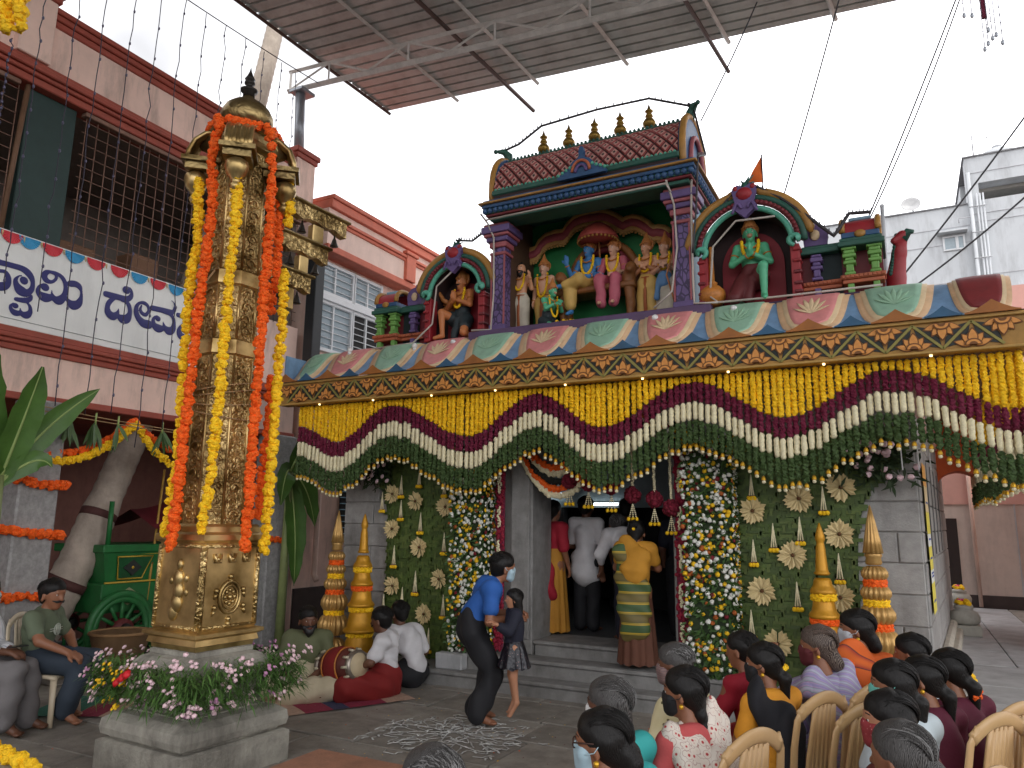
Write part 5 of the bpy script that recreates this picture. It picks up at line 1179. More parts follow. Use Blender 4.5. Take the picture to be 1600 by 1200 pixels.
# ================================================================ metal canopy over the court
RO=Vector((-8.6,8.52,9.0)); rp=Vector((.13,.99,-.08)).normalized(); rq=Vector((.99,.12,.01)).normalized(); rnn=rq.cross(rp).normalized()
def RQ(p,q,h=0): return RO+rp*p+rq*q+Vector((0,0,h))
m_tin=mat('roof_sheet',(.55,.58,.56),.6,0,var=.14,scale=2,bump=.1,dirt=.4,rnd=.05); m_stl=mat('galvanised_steel',srgb(214,210,204),.5,0,var=.15,scale=8,dirt=.3); m_brw=mat('painted_pipe_brown',srgb(84,62,54),.5,.2,var=.15)
MR=thing('metal_canopy','corrugated metal canopy on a steel truss over the top of the picture','canopy',(0,0,0))
w=.6; p=1.78; k=0
while p>-17:  # sheets extended unseen behind the camera and far right to cut sky light
    a=MB(); p1=p; p0=p-w
    prof=[(p0-.01,0)]
    for jr in (.06,.26,.46): prof+=[(p0+jr-.022,0),(p0+jr-.014,.055),(p0+jr+.014,.055),(p0+jr+.022,0)]
    prof+=[(p1,0)]
    hh=.55+.004*(k%2); v=[];f=[]
    for (pp,dz) in prof:
        for q in (.22+.02*sin(k*2.1),8.5,18.2): v.append(RQ(pp,q,hh+dz))
    for i in range(len(prof)-1):
        for j in (0,1): f.append((3*i+j,3*i+j+1,3*i+j+4,3*i+j+3))
    n0=len(v); v+= [Vector(t)+Vector((0,0,.006)) for t in v]; f+=[tuple(n0+i for i in q[::-1]) for q in f[:]]
    a.add(v,f); a.build('roof_sheet',m_tin,MR); p=p0; k+=1
for q in (.25,1.63,3.18,4.77,6.42,8.0,9.6,11.2,12.8,14.4,16.0,17.6):
    a=MB(); s=.028
    c=[RQ(-17,q,.505),RQ(1.86 if q>1 else 1.82,q,.505)]; a.tube(c,.036,4,smooth=False); a.build('purlin',m_brw if q<1 else m_stl,MR)
for q,h in ((2.73,.44),(6.2,.44)):
    a=MB(); a.tube([RQ(-10,q,h),RQ(2.5,q,h)],.035,8); a.build('brown_pipe',m_brw,MR)
# truss: chords and web
for h in (0,.36): a=MB(); a.tube([RQ(0,-.25,h),RQ(.05,18,h)],.055 if h==0 else .04,4,smooth=False); a.build('truss_chord',m_stl,MR)
q=-.2; up=False
a=MB(); a.tube([RQ(0,-.22,0),RQ(0,-.22,.36)],.03,4,smooth=False); a.build('truss_web',m_stl,MR)
while q<17.5:
    a=MB(); a.tube([RQ(0,q,.36 if up else .03),RQ(0,q+.75,.03 if up else .36)],.022,4,smooth=False); a.build('truss_web',m_stl,MR); q+=.75; up=not up
    if up: a=MB(); a.tube([RQ(0,q,.03),RQ(0,q,.36)],.02,4,smooth=False); a.build('truss_web',m_stl,MR)
a=MB(); a.tube([(-8.62,8.6,7.8),RQ(0,.0,-.05)],.085,14); a.cbox(-8.75,-8.45,8.4,8.72,8.9,8.96,.01); a.build('post',mat('post_steel',srgb(150,154,160),.35,.5,var=.1),MR)

# ================================================================ gilded flagstaff pillar on its stone pedestal
PXC,PYC=-4.85,4.2
PL=thing('flagstaff_pillar','tall embossed brass flagstaff pillar with domed top on a stone pedestal','pillar',(PXC,PYC,0),RAD(-3))
def brass(name,bscale,bstr,dk=1,stretch=(1,1,1)):
    if name in MATS: return MATS[name]
    m=bpy.data.materials.new(name); m.use_nodes=True; n=m.node_tree; b=n.nodes['Principled BSDF']; b.inputs['Metallic'].default_value=.92; b.inputs['Roughness'].default_value=.38
    co=n.nodes.new('ShaderNodeTexCoord'); mp=n.nodes.new('ShaderNodeMapping'); mp.inputs['Scale'].default_value=stretch; n.links.new(co.outputs['Object'],mp.inputs[0])
    wv=n.nodes.new('ShaderNodeTexNoise'); wv.inputs['Scale'].default_value=bscale*.5; wv.inputs['Detail'].default_value=2; wv.inputs['Distortion'].default_value=2.6; n.links.new(mp.outputs[0],wv.inputs['Vector'])
    vo=n.nodes.new('ShaderNodeTexVoronoi'); vo.feature='SMOOTH_F1'; vo.inputs['Scale'].default_value=bscale; n.links.new(mp.outputs[0],vo.inputs['Vector'])
    su=n.nodes.new('ShaderNodeMath'); su.operation='MULTIPLY_ADD'; su.inputs[1].default_value=1.6; n.links.new(wv.outputs['Fac'],su.inputs[0]); n.links.new(vo.outputs['Distance'],su.inputs[2])
    bp=n.nodes.new('ShaderNodeBump'); bp.inputs['Strength'].default_value=bstr; bp.inputs['Distance'].default_value=.02; n.links.new(su.outputs[0],bp.inputs['Height']); n.links.new(bp.outputs[0],b.inputs['Normal'])
    ta=n.nodes.new('ShaderNodeTexNoise'); ta.inputs['Scale'].default_value=3.5; ta.inputs['Detail'].default_value=7; n.links.new(co.outputs['Object'],ta.inputs['Vector'])
    r=n.nodes.new('ShaderNodeValToRGB'); r.color_ramp.elements[0].position=.32; r.color_ramp.elements[0].color=(.2*dk,.125*dk,.04*dk,1); r.color_ramp.elements[1].position=.62; r.color_ramp.elements[1].color=(.72*dk,.52*dk,.23*dk,1)
    n.links.new(ta.outputs['Fac'],r.inputs[0]); n.links.new(r.outputs[0],b.inputs['Base Color'])
    MATS[name]=m; return m
m_emb=brass('embossed_brass',24,.9); m_pol=brass('polished_brass',5,.12); m_dkb=brass('dark_brass',12,.35,.5)
def sqring(mb,prof,n=4,rot=pi/4):
    k=1/cos(pi/n); mb.lathe([(r*k,z) for r,z in prof],(0,0,0),n,smooth=False,rot=rot)
a=MB(); sqring(a,[(.48,-.02),(.48,.21),(.45,.225)]); a.build('base_block',m_ash2,PL)
a=MB(); sqring(a,[(.4,.2),(.42,.24),(.46,.255),(.47,.3),(.46,.36),(.4,.40),(.34,.415)]); a.build('moulded_slab',m_ash2,PL)
a=MB(); sqring(a,[(.34,.41),(.34,.425),(.315,.43),(.315,.57),(.33,.575),(.33,.6)]); a.build('die_block',m_ash2,PL)
a=MB(); sqring(a,[(.26,.6),(.3,.62),(.34,.66),(.35,.7),(.34,.75),(.3,.79),(.25,.81)],4); a.build('cushion',m_ash2,PL)
a=MB(); sqring(a,[(.24,.805),(.26,.81),(.26,.84),(.24,.85)]); a.build('collar',m_ash2,PL)
a=MB(); sqring(a,[(.255,.85),(.26,.88),(.285,.89),(.275,.93),(.31,.95),(.31,.975),(.27,.985)]); a.build('brass_foot',m_pol,PL)
a=MB(); sqring(a,[(.258,.985),(.262,1.0),(.254,1.6),(.258,1.62)]); blk_=a.build('brass_block',m_pol,PL)
for s in range(4):
    an=s*pi/2
    def RT(x,y,z): x*=.935;y*=.935; return (x*cos(an)-y*sin(an),x*sin(an)+y*cos(an),z)
    a=MB(); 
    for x in (-.262,.262): a.tube([RT(x,-.28,1.0),RT(x,-.275,1.6)],.018,8)
    for z in (1.01,1.595): a.tube([RT(-.26,-.278,z),RT(.26,-.278,z)],.014,8)
    a.build('block_frame',m_emb,blk_)
    a=MB()
    if s%2==0 and s==0: # left face (towards -Y): standing figure in relief
        for (x,z,r) in ((0,1.46,.035),(0,1.36,.055),(.01,1.27,.06),(.0,1.18,.065),(-.03,1.12,.06),(-.09,1.34,.025),(.09,1.36,.025),(.1,1.26,.025)): a.sph(RT(x,-.277,z),r,10,7,(.8,.5,1.3) if False else (1,.5,1.2))
        a.build('relief_figure',m_pol,blk_)
    else:
        a.tube([RT(.1*cos(t),-.283,1.22+.115*sin(t)) for t in [2*pi*i/24 for i in range(24)]],.014,8,closed=True)
        a.tube([RT(.075*cos(t),-.283,1.22+.085*sin(t)) for t in [2*pi*i/24 for i in range(24)]],.009,6,closed=True)
        a.sph(RT(0,-.283,1.22),.022,8,6)
        for i in range(8): t=2*pi*i/8; a.sph(RT(.045*cos(t),-.28,1.22+.05*sin(t)),.017,7,5)
        a.build('relief_wheel',m_pol,blk_)
        a=MB()
        for x,z in ((0,1.37),(-.13,1.27),(.13,1.27),(0,1.06),(-.14,1.15),(.14,1.15)):
            a.sph(RT(x,-.28,z),.022,8,6); a.tube([RT(x,-.28,z-.02),RT(x*1.15,-.28,z-.06)],[.022,.006],6)
        for x in (-.14,0,.14):
            a.tube([RT(x-.03,-.278,1.54),RT(x-.02,-.285,1.48),RT(x+.02,-.285,1.48),RT(x+.03,-.278,1.54)],.013,6); a.sph(RT(x,-.283,1.5),.018,7,5)
        a.build('relief_emblems',m_pol,blk_)
a=MB(); sqring(a,[(.262,1.62),(.285,1.64),(.285,1.68),(.255,1.7),(.25,1.74),(.235,1.76)]); a.build('block_cornice',m_pol,PL)
def octr(mb,prof): sqring(mb,prof,8,pi/8)
segs=[(1.76,3.08),(3.22,3.66),(3.8,4.87)]
Rz=lambda z:.218-.036*(z-1.76)/3.2
for i,(z0,z1) in enumerate(segs):
    a=MB(); octr(a,[(Rz(z0),z0),(Rz(z1),z1)]); s=a.build('shaft',m_emb,PL)
    e=MB()
    for k in range(8):
        t=pi/8+2*pi*k/8; 
        e.tube([((Rz(z)/cos(pi/8))*cos(t),(Rz(z)/cos(pi/8))*sin(t),z) for z in (z0,z1)],.011,6)
    e.build('shaft_rib',m_pol,s)
    # vine scrolls in relief on alternate faces
    for k in range(8):
        t=2*pi*k/8; d=Vector((cos(t),sin(t),0)); u=Vector((-sin(t),cos(t),0)); z=z0+.06; e=MB(); sg=1
        while z<z1-.05:
            pts=[d*(Rz(z)+.004)+u*sg*(.05*cos(q*.55)*(1-q*.07))+Vector((0,0,z+.05*sin(q*.55)*(1-q*.07))) for q in range(11)]
            e.tube(pts,[.011-.0006*q for q in range(11)],5); z+=.105; sg=-sg
        e.build('vine_scroll',m_pol,s)
for z0,z1 in ((3.08,3.22),(3.66,3.8)):
    a=MB(); octr(a,[(Rz(z0)+.004,z0),(Rz(z0)+.016,z0+.015),(Rz(z1)+.014,z1-.015),(Rz(z1)+.002,z1)]); a.build('band',m_pol,PL)
# capital: four curved brackets with hanging lotus pods, slab, dome and spike
a=MB(); sqring(a,[(.2,4.86),(.24,4.88),(.26,4.92),(.26,4.98),(.24,5.0)]); a.build('capital_block',m_dkb,PL)
for k in range(4):
    t=k*pi/2+pi/4; d=Vector((cos(t),sin(t),0)); u=Vector((-sin(t),cos(t),0))
    a=MB(); prof=[(.1,4.99),(.2,5.02),(.3,4.99),(.38,4.92),(.42,4.82),(.43,4.74)]
    for j in range(-3,4): a.tube([d*r+u*(j*.03)+Vector((0,0,z+.01*(j%2))) for r,z in prof],.024,6)
    b=a.build('bracket',m_pol,PL)
    a=MB(); 
    for z0,z1,r0,r1,hw in ((4.73,4.77,.16,.47,.14),(4.67,4.73,.18,.44,.11)):
        P=[d*r0-u*hw,d*r1-u*hw,d*r1+u*hw,d*r0+u*hw]; a.poly([p+Vector((0,0,z0)) for p in P],(0,0,z1-z0-.001))
    a.build('bracket_shelf',m_dkb,b)
    a=MB(); c=d*.36; a.lathe([(.05,4.67),(.085,4.64),(.09,4.59),(.07,4.53),(.035,4.49),(.03,4.46),(.045,4.44),(.03,4.41),(.004,4.38)],(c.x,c.y,0),24,flute=.08,nf=12); a.build('lotus_pod',m_pol,b)
a=MB(); a.lathe([(.24,5.0),(.3,5.012),(.3,5.04),(.2,5.06)],(0,0,0),32); a.build('top_slab',m_dkb,PL)
a=MB(); a.lathe([(.13,5.06),(.15,5.09),(.2,5.14),(.22,5.19),(.215,5.25),(.185,5.31),(.13,5.36),(.08,5.395),(.05,5.42),(.042,5.435)],(0,0,0),32,flute=.02,nf=24); a.build('dome',m_dkb,PL)
a=MB(); a.lathe([(.05,5.43),(.05,5.47),(.07,5.485),(.075,5.5),(.05,5.51),(.03,5.53),(.028,5.55),(.045,5.56),(.045,5.575),(.03,5.585),(.045,5.605),(.03,5.63),(.01,5.68),(.002,5.72)],(0,0,0),20); a.build('spike',mat('dark_bronze',(.03,.025,.022),.4,.5),PL)
# three stacked bell arms on the far side
m_bz=mat('bell_bronze',(.05,.042,.034),.4,.6)
for k,(z,l) in enumerate(((4.55,1.15),(4.2,.92),(3.86,.72))):
    a=MB(); n=14
    top=[(.1+l*i/n,z+.14+.02*(i/n)) for i in range(n+1)]; bot=[(.1+l*i/n,z+.0+.035*abs(sin(i*pi/3.5))-(.02 if i in (n-1,) else 0)) for i in range(n+1)]
    P=[(-.04,y,zz) for y,zz in top]+[(-.04,y,zz) for y,zz in bot[::-1]]
    a.poly(P,(.08,0,0)); arm=a.build('bell_arm',m_emb,PL)
    a=MB(); a.cbox(-.07,.07,.1,.1+l+.04,z+.15,z+.18,.01); a.build('arm_cornice',m_dkb,arm)
    for j in range(3):
        y=.28+(l-.3)*j/2; a=MB(); a.lathe([(.006,.05),(.01,.02),(.02,.0),(.028,-.03),(.04,-.06),(.042,-.066)],(0,y,z-.05),12); a.build('bell',m_bz,arm)
    a=MB(); a.cbox(-.04,.04,.1+l*.62,.1+l*.74,z-.2,z,.008); a.build('arm_strut',m_pol,arm)
# wire ties round the shaft
a=MB()
for z in (2.62,2.72,2.8,2.84): a.tube([((Rz(z)+.03)*cos(t),(Rz(z)+.03)*sin(t),z+.05*sin(t+z*9)) for t in [2*pi*i/24 for i in range(25)]],.005,5)
a.tube([(.1,-.26,3.75),(-.2,-.3,3.45),(-.3,-.2,3.3)],.008,5); a.build('wire_ties',mat('jute',srgb(170,140,100),.9),PL)

# ---------------------------------------------------------------- marigold garlands on the pillar
def pg(pts,m,lab,seed,r=.043): return garland('marigold_garland',pts,r,m,lab,'marigold garlands on the brass pillar',.042,seed)
pg([(-4.948,3.858,4.5),(-4.93,3.878,3.988),(-4.947,3.859,3.66),(-4.942,3.865,3.187),(-4.932,3.877,2.628),(-4.928,3.881,2.134),(-4.945,3.862,1.773),(-4.956,3.849,1.665)],m_yel,'yellow marigold garland hanging at the far left of the brass pillar',1)
pg([(-4.779,3.86,5.02),(-4.81,3.85,4.7),(-4.803,3.888,4.242),(-4.811,3.879,3.86),(-4.825,3.862,3.329),(-4.831,3.856,2.818),(-4.839,3.846,2.324),(-4.84,3.844,1.892),(-4.849,3.835,1.588)],m_org,'orange marigold garland on the left face of the brass pillar',2)
pg([(-4.6,3.939,4.5),(-4.59,3.95,4.117),(-4.597,3.943,3.741),(-4.6,3.939,3.322),(-4.596,3.944,2.816),(-4.603,3.936,2.372),(-4.612,3.925,1.989),(-4.63,3.904,1.684)],m_yel,'yellow marigold garland down the middle of the brass pillar',3)
pg([(-4.5,4.14,5.02),(-4.482,4.167,4.83),(-4.469,4.182,4.463),(-4.464,4.188,3.907),(-4.465,4.186,3.369),(-4.466,4.185,2.847),(-4.465,4.187,2.342),(-4.465,4.186,1.901),(-4.468,4.183,1.576)],m_org,'long orange marigold garland on the right face of the brass pillar',4)
pg([(-4.643,4.439,4.62),(-4.632,4.452,4.255),(-4.63,4.454,3.908),(-4.642,4.44,3.5)],m_org,'short orange marigold garland beside the bell arms of the pillar',5)
pg([(-4.471,4.393,3.82),(-4.466,4.399,3.422),(-4.468,4.396,3.096),(-4.469,4.395,2.673),(-4.47,4.394,2.259),(-4.471,4.393,1.856),(-4.476,4.387,1.551)],m_yel,'long yellow marigold garland at the right edge of the brass pillar',6)
pg([(-4.558,4.461,4.66),(-4.547,4.474,4.482),(-4.556,4.464,4.274)],m_yel,'short yellow garland under the right bracket of the pillar',7)
pg([(-4.615,4.471,2.961),(-4.614,4.473,2.479),(-4.626,4.459,2.165),(-4.635,4.449,1.806)],m_org,'lower orange garland half hidden behind the right yellow one',8)
pg([(PXC+.285*cos(t),PYC+.285*sin(t),5.05+.01*sin(3*t)) for t in [2*pi*i/28 for i in range(29)]],m_org,'orange marigold ring under the dome of the brass pillar',9,.04)
# planting round the pedestal
FBd=thing('pedestal_flowers','ring of feathery greens with pink and yellow flowers round the pillar pedestal','flower bed',(PXC,PYC,.55)); r=random.Random(21)
lf=MB(); bp=MB(); by=MB(); br=MB(); bpv=MB()
def ringpt(r_):
    s=r.randrange(4); u=r.uniform(-.5,.5); return Matrix.Rotation(s*pi/2-.05,4,'Z')@Vector((u*1.05,-r_,0))
for i in range(7500):
    p=ringpt(r.uniform(.36,.56)); p.z=r.uniform(-.02,.24)-abs(r.gauss(0,.03)); lf.leaf(p,(r.gauss(0,.7)+p.x*.9,r.gauss(0,.7)+p.y*.9,r.uniform(-.5,.9)),(0,0,1),r.uniform(.05,.13),r.uniform(.006,.016),.35,2)
for i in range(135):
    p=ringpt(r.uniform(.44,.6)); p.z=r.uniform(-.06,.26); c=Vector((p.x,p.y,p.z))
    yl=(p.y<-.3 and -.42<p.x<-.08) and r.random()<.7
    tgt=by if yl else (bp if r.random()<.8 else bpv)
    for q in range(r.randint(3,6)): rosette(tgt,c+Vector((r.gauss(0,.022),r.gauss(0,.022),r.gauss(0,.018))),(p.x,p.y,.5),r.uniform(.013,.022),r,5)
for i in range(3): rosette(br,(-.12+.05*i,-.6,.12+.03*i),(0,-1,.4),.035,r,7)
lf.build('foliage',mat('fern_foliage',srgb(84,120,56),.65,var=.4,scale=14),FBd)['kind']='stuff'
for mb,nm,m in ((bp,'pink_blossoms',m_cp),(by,'yellow_blossoms',m_cy),(br,'red_roses',mat('rose_bright_red',srgb(200,24,34),.6)),(bpv,'mauve_blossoms',mat('blossom_mauve',srgb(196,140,176),.7))): mb.build(nm,m,FBd)['kind']='stuff'
# low red granite platform in the foreground
c=Vector((-3.62,4.18,.3))
PF=thing('granite_platform','low reddish stone platform at the bottom edge of the picture','platform',(c.x,c.y,0)); m_pgr=mat('red_granite',srgb(170,122,98),.6,var=.25,scale=10,bump=.3,dirt=.3)
for i in range(2):
    for j in range(2):
        a=MB(); a.cbox(.02+i*.9,.91+i*.9,-.02-(j+1)*.9,-.03-j*.9,.22,.3,.01); a.build('slab',m_pgr,PF)
a=MB(); a.cbox(.05,1.8,-1.85,-.06,-.02,.219,.01); a.build('riser',m_step,PF)
# ================================================================ coconut palm growing through the building
PT=thing('coconut_palm','leaning pale coconut palm trunk behind the seated man','tree',(-9.4,5.6,0))
path_=[(-.1,-.05,-.05),(.1,.43,1.3),(.1,.97,2.82),(.1,1.75,5.4),(.1,2.62,8.65),(.1,2.9,10.3),(.1,3.55,15.6)]
pts=[];rad=[]
for i in range(len(path_)-1):
    nq=max(4,int((path_[i+1][2]-path_[i][2])/.07))
    for q in range(nq):
        t=q/nq; pts.append(Vector(path_[i]).lerp(Vector(path_[i+1]),t)); z=pts[-1].z; k=len(pts); rad.append((.23-.009*z if z<2 else .205-.006*z)*(1+(.05 if k%2==0 else 0)))
a=MB(); a.tube(pts,rad,20)
m_trunk=mat('palm_bark',srgb(172,158,144),.85,var=.28,scale=5,bump=.5,bscale=24,dirt=.35); a.build('trunk',m_trunk,PT)
a=MB(); a.tube([Vector((.1,.6,1.78)),Vector((.1,.635,1.88))],[.222,.222],20); a.build('painted_band',mat('band_dark_red',srgb(84,50,46),.8),PT)
a=MB(); a.tube([Vector((.04,.3,.93)),Vector((.06,.34,1.03))],[.242,.24],20); a.build('painted_band',mat('band_dark_red',0),PT)
a=MB(); r=random.Random(2)
for k in range(18):
    an=2*pi*k/18+r.uniform(-.1,.1); el=r.uniform(-.2,.9); L_=r.uniform(2.4,3.2); d=Vector((cos(an)*cos(el),sin(an)*cos(el),sin(el))); b=Vector((.1,3.55,15.6)); prev=b
    for q in range(1,13):
        t=q/12; c2=b+d*L_*t-Vector((0,0,1))*1.5*t*t; a.tube([prev,c2],.02*(1.1-t),5)
        for s in (-1,1):
            sd=d.cross(Vector((0,0,1))).normalized()*s; a.leaf(c2,sd+d*.5-Vector((0,0,.4)),(0,0,1),.55*(1-.5*t),.05,.5,2)
        prev=c2
a.build('crown',m_fol2,PT)
# ================================================================ green processional cart
CT=thing('green_cart','green painted wooden processional cart with spoked wheel behind the seated man','cart',(-9.35,6.9,0))
m_cg=mat('cart_green',srgb(36,108,54),.5,var=.2,scale=7,dirt=.35); m_cdk=mat('cart_dark_green',srgb(24,84,44),.55,var=.2,dirt=.3); m_cyl=mat('cart_yellow',srgb(198,160,50),.5,var=.15)
a=MB(); a.cbox(-.5,.42,-.78,.8,.62,.98,.01); a.build('lower_body',m_cg,CT); a=MB(); a.cbox(-.55,.48,-.85,.85,1.36,1.46,.012); a.build('rim',m_cg,CT)
a=MB(); a.poly([(.38,-.72,.98),(.38,.74,.98),(.45,.82,1.36),(.45,-.82,1.36)],(-.9,0,0)); a.build('upper_body',m_cg,CT)
for y0,y1 in ((-.7,-.12),(-.02,.56)):
    q=lambda y,z:(.385+.07*(z-.98)/.38+.012,y,z)
    sh=.12
    P=[q(y0+.06,1.31),q(y1-.02,1.31),q(y1-.12,1.03),q(y0+.12,1.03)]; a=MB(); a.poly(P,(.012,0,0)); p=a.build('panel',m_cdk,CT)
    a=MB(); a.tube([Vector(v)+Vector((.012,0,0)) for v in P],.012,5,closed=True); a.build('panel_frame',m_cyl,p)
    cy=(y0+y1)/2; a=MB(); a.poly([(.45,cy,1.27),(.45,cy+.13,1.17),(.45,cy,1.07),(.45,cy-.13,1.17)],(.012,0,0)); a.build('diamond',m_blk,p); a=MB(); a.sph((.46,cy,1.17),.02,7,5); a.build('stud',m_cyl,p)
    a=MB(); a.poly([(.421,cy,.92),(.421,cy+.18,.81),(.421,cy,.7),(.421,cy-.18,.81)],(.012,0,0)); d_=a.build('lower_diamond',mat('cart_cream',srgb(160,160,120),.6),CT); a=MB(); a.poly([(.434,cy,.88),(.434,cy+.12,.81),(.434,cy,.74),(.434,cy-.12,.81)],(.008,0,0)); a.build('diamond_core',m_cdk,d_)
a=MB(); a.tube([(.43,-.8,1.34),(.44,.84,1.34)],.014,6); a.tube([(.43,-.76,.99),(.43,.78,.99)],.012,6); a.build('gold_line',m_cyl,CT)
for yy in (-.53,.75):
    for xx in (.5,-.6):
        a=MB(); R_=.42
        a.tube([(xx,yy+R_*cos(2*pi*i/28),.43+R_*sin(2*pi*i/28)) for i in range(28)],.05,8,closed=True,flat=1.0); a.tube([(xx,yy+(R_-.06)*cos(2*pi*i/28),.43+(R_-.06)*sin(2*pi*i/28)) for i in range(28)],.045,8,closed=True); wh=a.build('wheel',m_cg,CT)
        for i in range(12): t=2*pi*i/12; a=MB(); a.tube([(xx,yy+.1*cos(t),.43+.1*sin(t)),(xx,yy+.35*cos(t),.43+.35*sin(t))],[.028,.02],6); a.build('spoke',m_cg,wh)
        a=MB(); a.tube([(xx-.08,yy,.43),(xx+.1,yy,.43)],[.14,.12],16); a.build('hub',mat('hub_maroon',srgb(96,36,36),.6),wh); a=MB(); a.tube([(xx+.09,yy,.43),(xx+.16,yy,.43)],[.08,.06],12); a.build('axle_cap',mat('iron',(.04,.038,.036),.5,.5),wh)
for yy in (-.75,.78):
    a=MB(); a.tube([(.4,yy,1.46),(.4,yy,2.0)],.03,8); a.build('canopy_post',m_cg,CT)
a=MB(); vs=[];fs=[]
for i in range(13):
    t=i/12; y=-.2+1.3*t; z=1.66+.55*t**1.8
    vs+=[(.55,y,z),(.0,y,z+.25),(-.6,y,z)]
for i in range(12): q=3*i; fs+=[(q,q+3,q+4,q+1),(q+1,q+4,q+5,q+2)]
a.add(vs,fs,True); a.build('canopy',mat('canopy_red',srgb(112,30,40),.7,var=.2),CT)
for i in range(9): a=MB(); a.cbox(.53,.57,-.15+.08*i,-.11+.08*i,1.5,1.6+.02*i,.005); a.build('fringe_bar',m_cyl if i<5 else m_mar,CT)
# basket, cartons
bk=thing('wicker_basket','round wicker basket in front of the cart wheel','basket',(-8.45,6.1,0)); a=MB(); a.lathe([(.2,0),(.22,.02),(.3,.3),(.33,.42),(.34,.45),(.31,.45),(.28,.3),(.19,.03)],(0,0,0),28); a.build('body',pmat('wicker',[(0,srgb(96,70,46)),(1,srgb(150,116,78))],'WAVE',28,.8,bump=.8,wavedir='Z',distort=1),bk); a=MB(); a.tube([(.335*cos(2*pi*i/24),.335*sin(2*pi*i/24),.45) for i in range(24)],.02,8,closed=True); a.build('rim',mat('wicker_rim',srgb(140,106,70),.8),bk)
cb=thing('cardboard_box','white printed cardboard box leaning behind the men at the left edge','box',(-8.7,4.45,0),RAD(15)); a=MB(); a.obox((0,0,.9),(.42,.5,.42),0,RAD(28)); a.build('box',mat('carton_white',srgb(150,138,128),.8),cb)
a=MB()
for i in range(3): a.obox((.215,-.12+.12*i,.95-.06*i),(.006,.05,.16),0,RAD(28))
a.build('print',mat('print_dark',srgb(60,60,64),.7),cb); a=MB(); a.cbox(-.3,.3,-.35,.35,0,.66,.01); tag(a.build('low_bench',mat('bench_dark',srgb(60,48,44),.8)),'dark low bench under the leaning cardboard box','bench').location=(-8.75,4.45,0)
st=thing('bamboo_stick','yellow bamboo stick standing between the palm and the cart','stick',(-8.95,6.75,0)); a=MB(); a.tube([(0,0,0),(.02,.1,2.45)],.016,8); a.build('stick',mat('bamboo',srgb(176,136,60),.6),st); a=MB()
for z in (.6,1.2,1.8): a.tube([(.01,.04*z,z),(.01,.04*z+.001,z+.02)],.02,8)
a.build('node',mat('bamboo_node',srgb(140,100,44),.6),st)
# ================================================================ banana plants tied to the columns
m_ban=mat('banana_leaf',srgb(74,110,44),.45,var=.25,scale=5,bump=.3,bscale=20); m_rib=mat('banana_rib',srgb(150,170,100),.5)
def bleaf(par,pts,wid,up,seed):
    r=random.Random(seed); P=[Vector(p) for p in pts]; n=len(P); a=MB(); v=[];f=[]
    U=Vector(up)
    for i in range(n):
        t=i/(n-1); tg=(P[min(i+1,n-1)]-P[max(i-1,0)]).normalized(); s=tg.cross(U).normalized(); nn=s.cross(tg)
        w=wid*max(.03,sin(pi*min(1,.08+t*.92))**.7); wob=.02*sin(i*2.3+seed)
        v+=[P[i]-s*w+nn*(.25*w+wob),P[i]-s*w*.5+nn*.1*w,P[i],P[i]+s*w*.5+nn*.1*w,P[i]+s*w+nn*(.25*w-wob)]
    for i in range(n-1):
        for j in range(4): q=5*i+j; f.append((q,q+1,q+6,q+5))
    a.add(v,f,True); o=a.build('leaf',m_ban,par); a=MB(); a.tube(P,[.02*(1-.8*i/(n-1)) for i in range(n)],6); a.build('midrib',m_rib,o)
def curve(a,b,c,n=12):
    a,b,c=Vector(a),Vector(b),Vector(c); return [a*(1-t)**2+b*2*t*(1-t)+c*t*t for t in [i/n for i in range(n+1)]]
BN=thing('banana_plant','broad green banana leaves tied to the column at the left edge','plant',(-8.0,4.25,0))
for k,(b,c,w) in enumerate((((.1,.3,2.75),(.15,.85,3.2),.13),((.1,-.3,3.0),(.3,-.4,3.5),.17),((.15,.1,2.8),(.3,.12,3.3),.16),((.3,-.4,2.6),(.5,-.5,2.3),.18),((.1,.3,2.5),(.2,.4,2.3),.11))): bleaf(BN,curve((0,0,2.1),b,c),w,(1,.3*(k%2),.2),k)
a=MB(); a.tube([(0,0,0),(.02,0,1.2),(0,0,2.2)],[.09,.075,.05],12); a.build('stem',mat('banana_stem',srgb(130,140,88),.6,var=.25),BN)
BN2=thing('banana_plant','drooping banana leaf on the column right of the brass pillar','plant',(-8.1,8.35,0))
for k,(s0,b,c,w) in enumerate((((0,0,2.4),(.12,.1,1.8),(.1,.12,.85),.17),((0,0,2.5),(.1,.3,2.4),(.16,.42,1.7),.16),((0,0,2.5),(.1,-.2,2.6),(.15,-.3,2.0),.15),((0,0,2.5),(.2,.1,3.1),(.3,.3,2.9),.15))): bleaf(BN2,curve(s0,b,c),w,(1,-.3,.1),k+9)
a=MB(); a.tube([(0,0,0),(.0,0,1.4),(0,0,2.5)],[.07,.06,.045],12); a.build('stem',mat('banana_stem',0),BN2)
for i,(z,lab) in enumerate(((2.16,'upper'),(1.62,'middle'),(.95,'lowest'))):
    yc=4.82; P=[(-8.22,yc+.26,z-.02),(-8.2,yc,z-.03+.03*i),(-8.22,yc-.26,z+.03),(-8.5,yc-.28,z+.05),(-8.58,yc,z+.02),(-8.5,yc+.26,z)]
    garland('marigold_garland',P+[P[0]],.05,m_org,f'orange marigold garland wrapped round the left column, {lab} of three','garlands round the left column',.045,40+i)
garland('marigold_garland',[(-8.22,8.66,1.52),(-8.2,8.4,1.5),(-8.22,8.14,1.52)],.045,m_org,'orange garland on the column right of the brass pillar','garlands round the left column',.045,44)
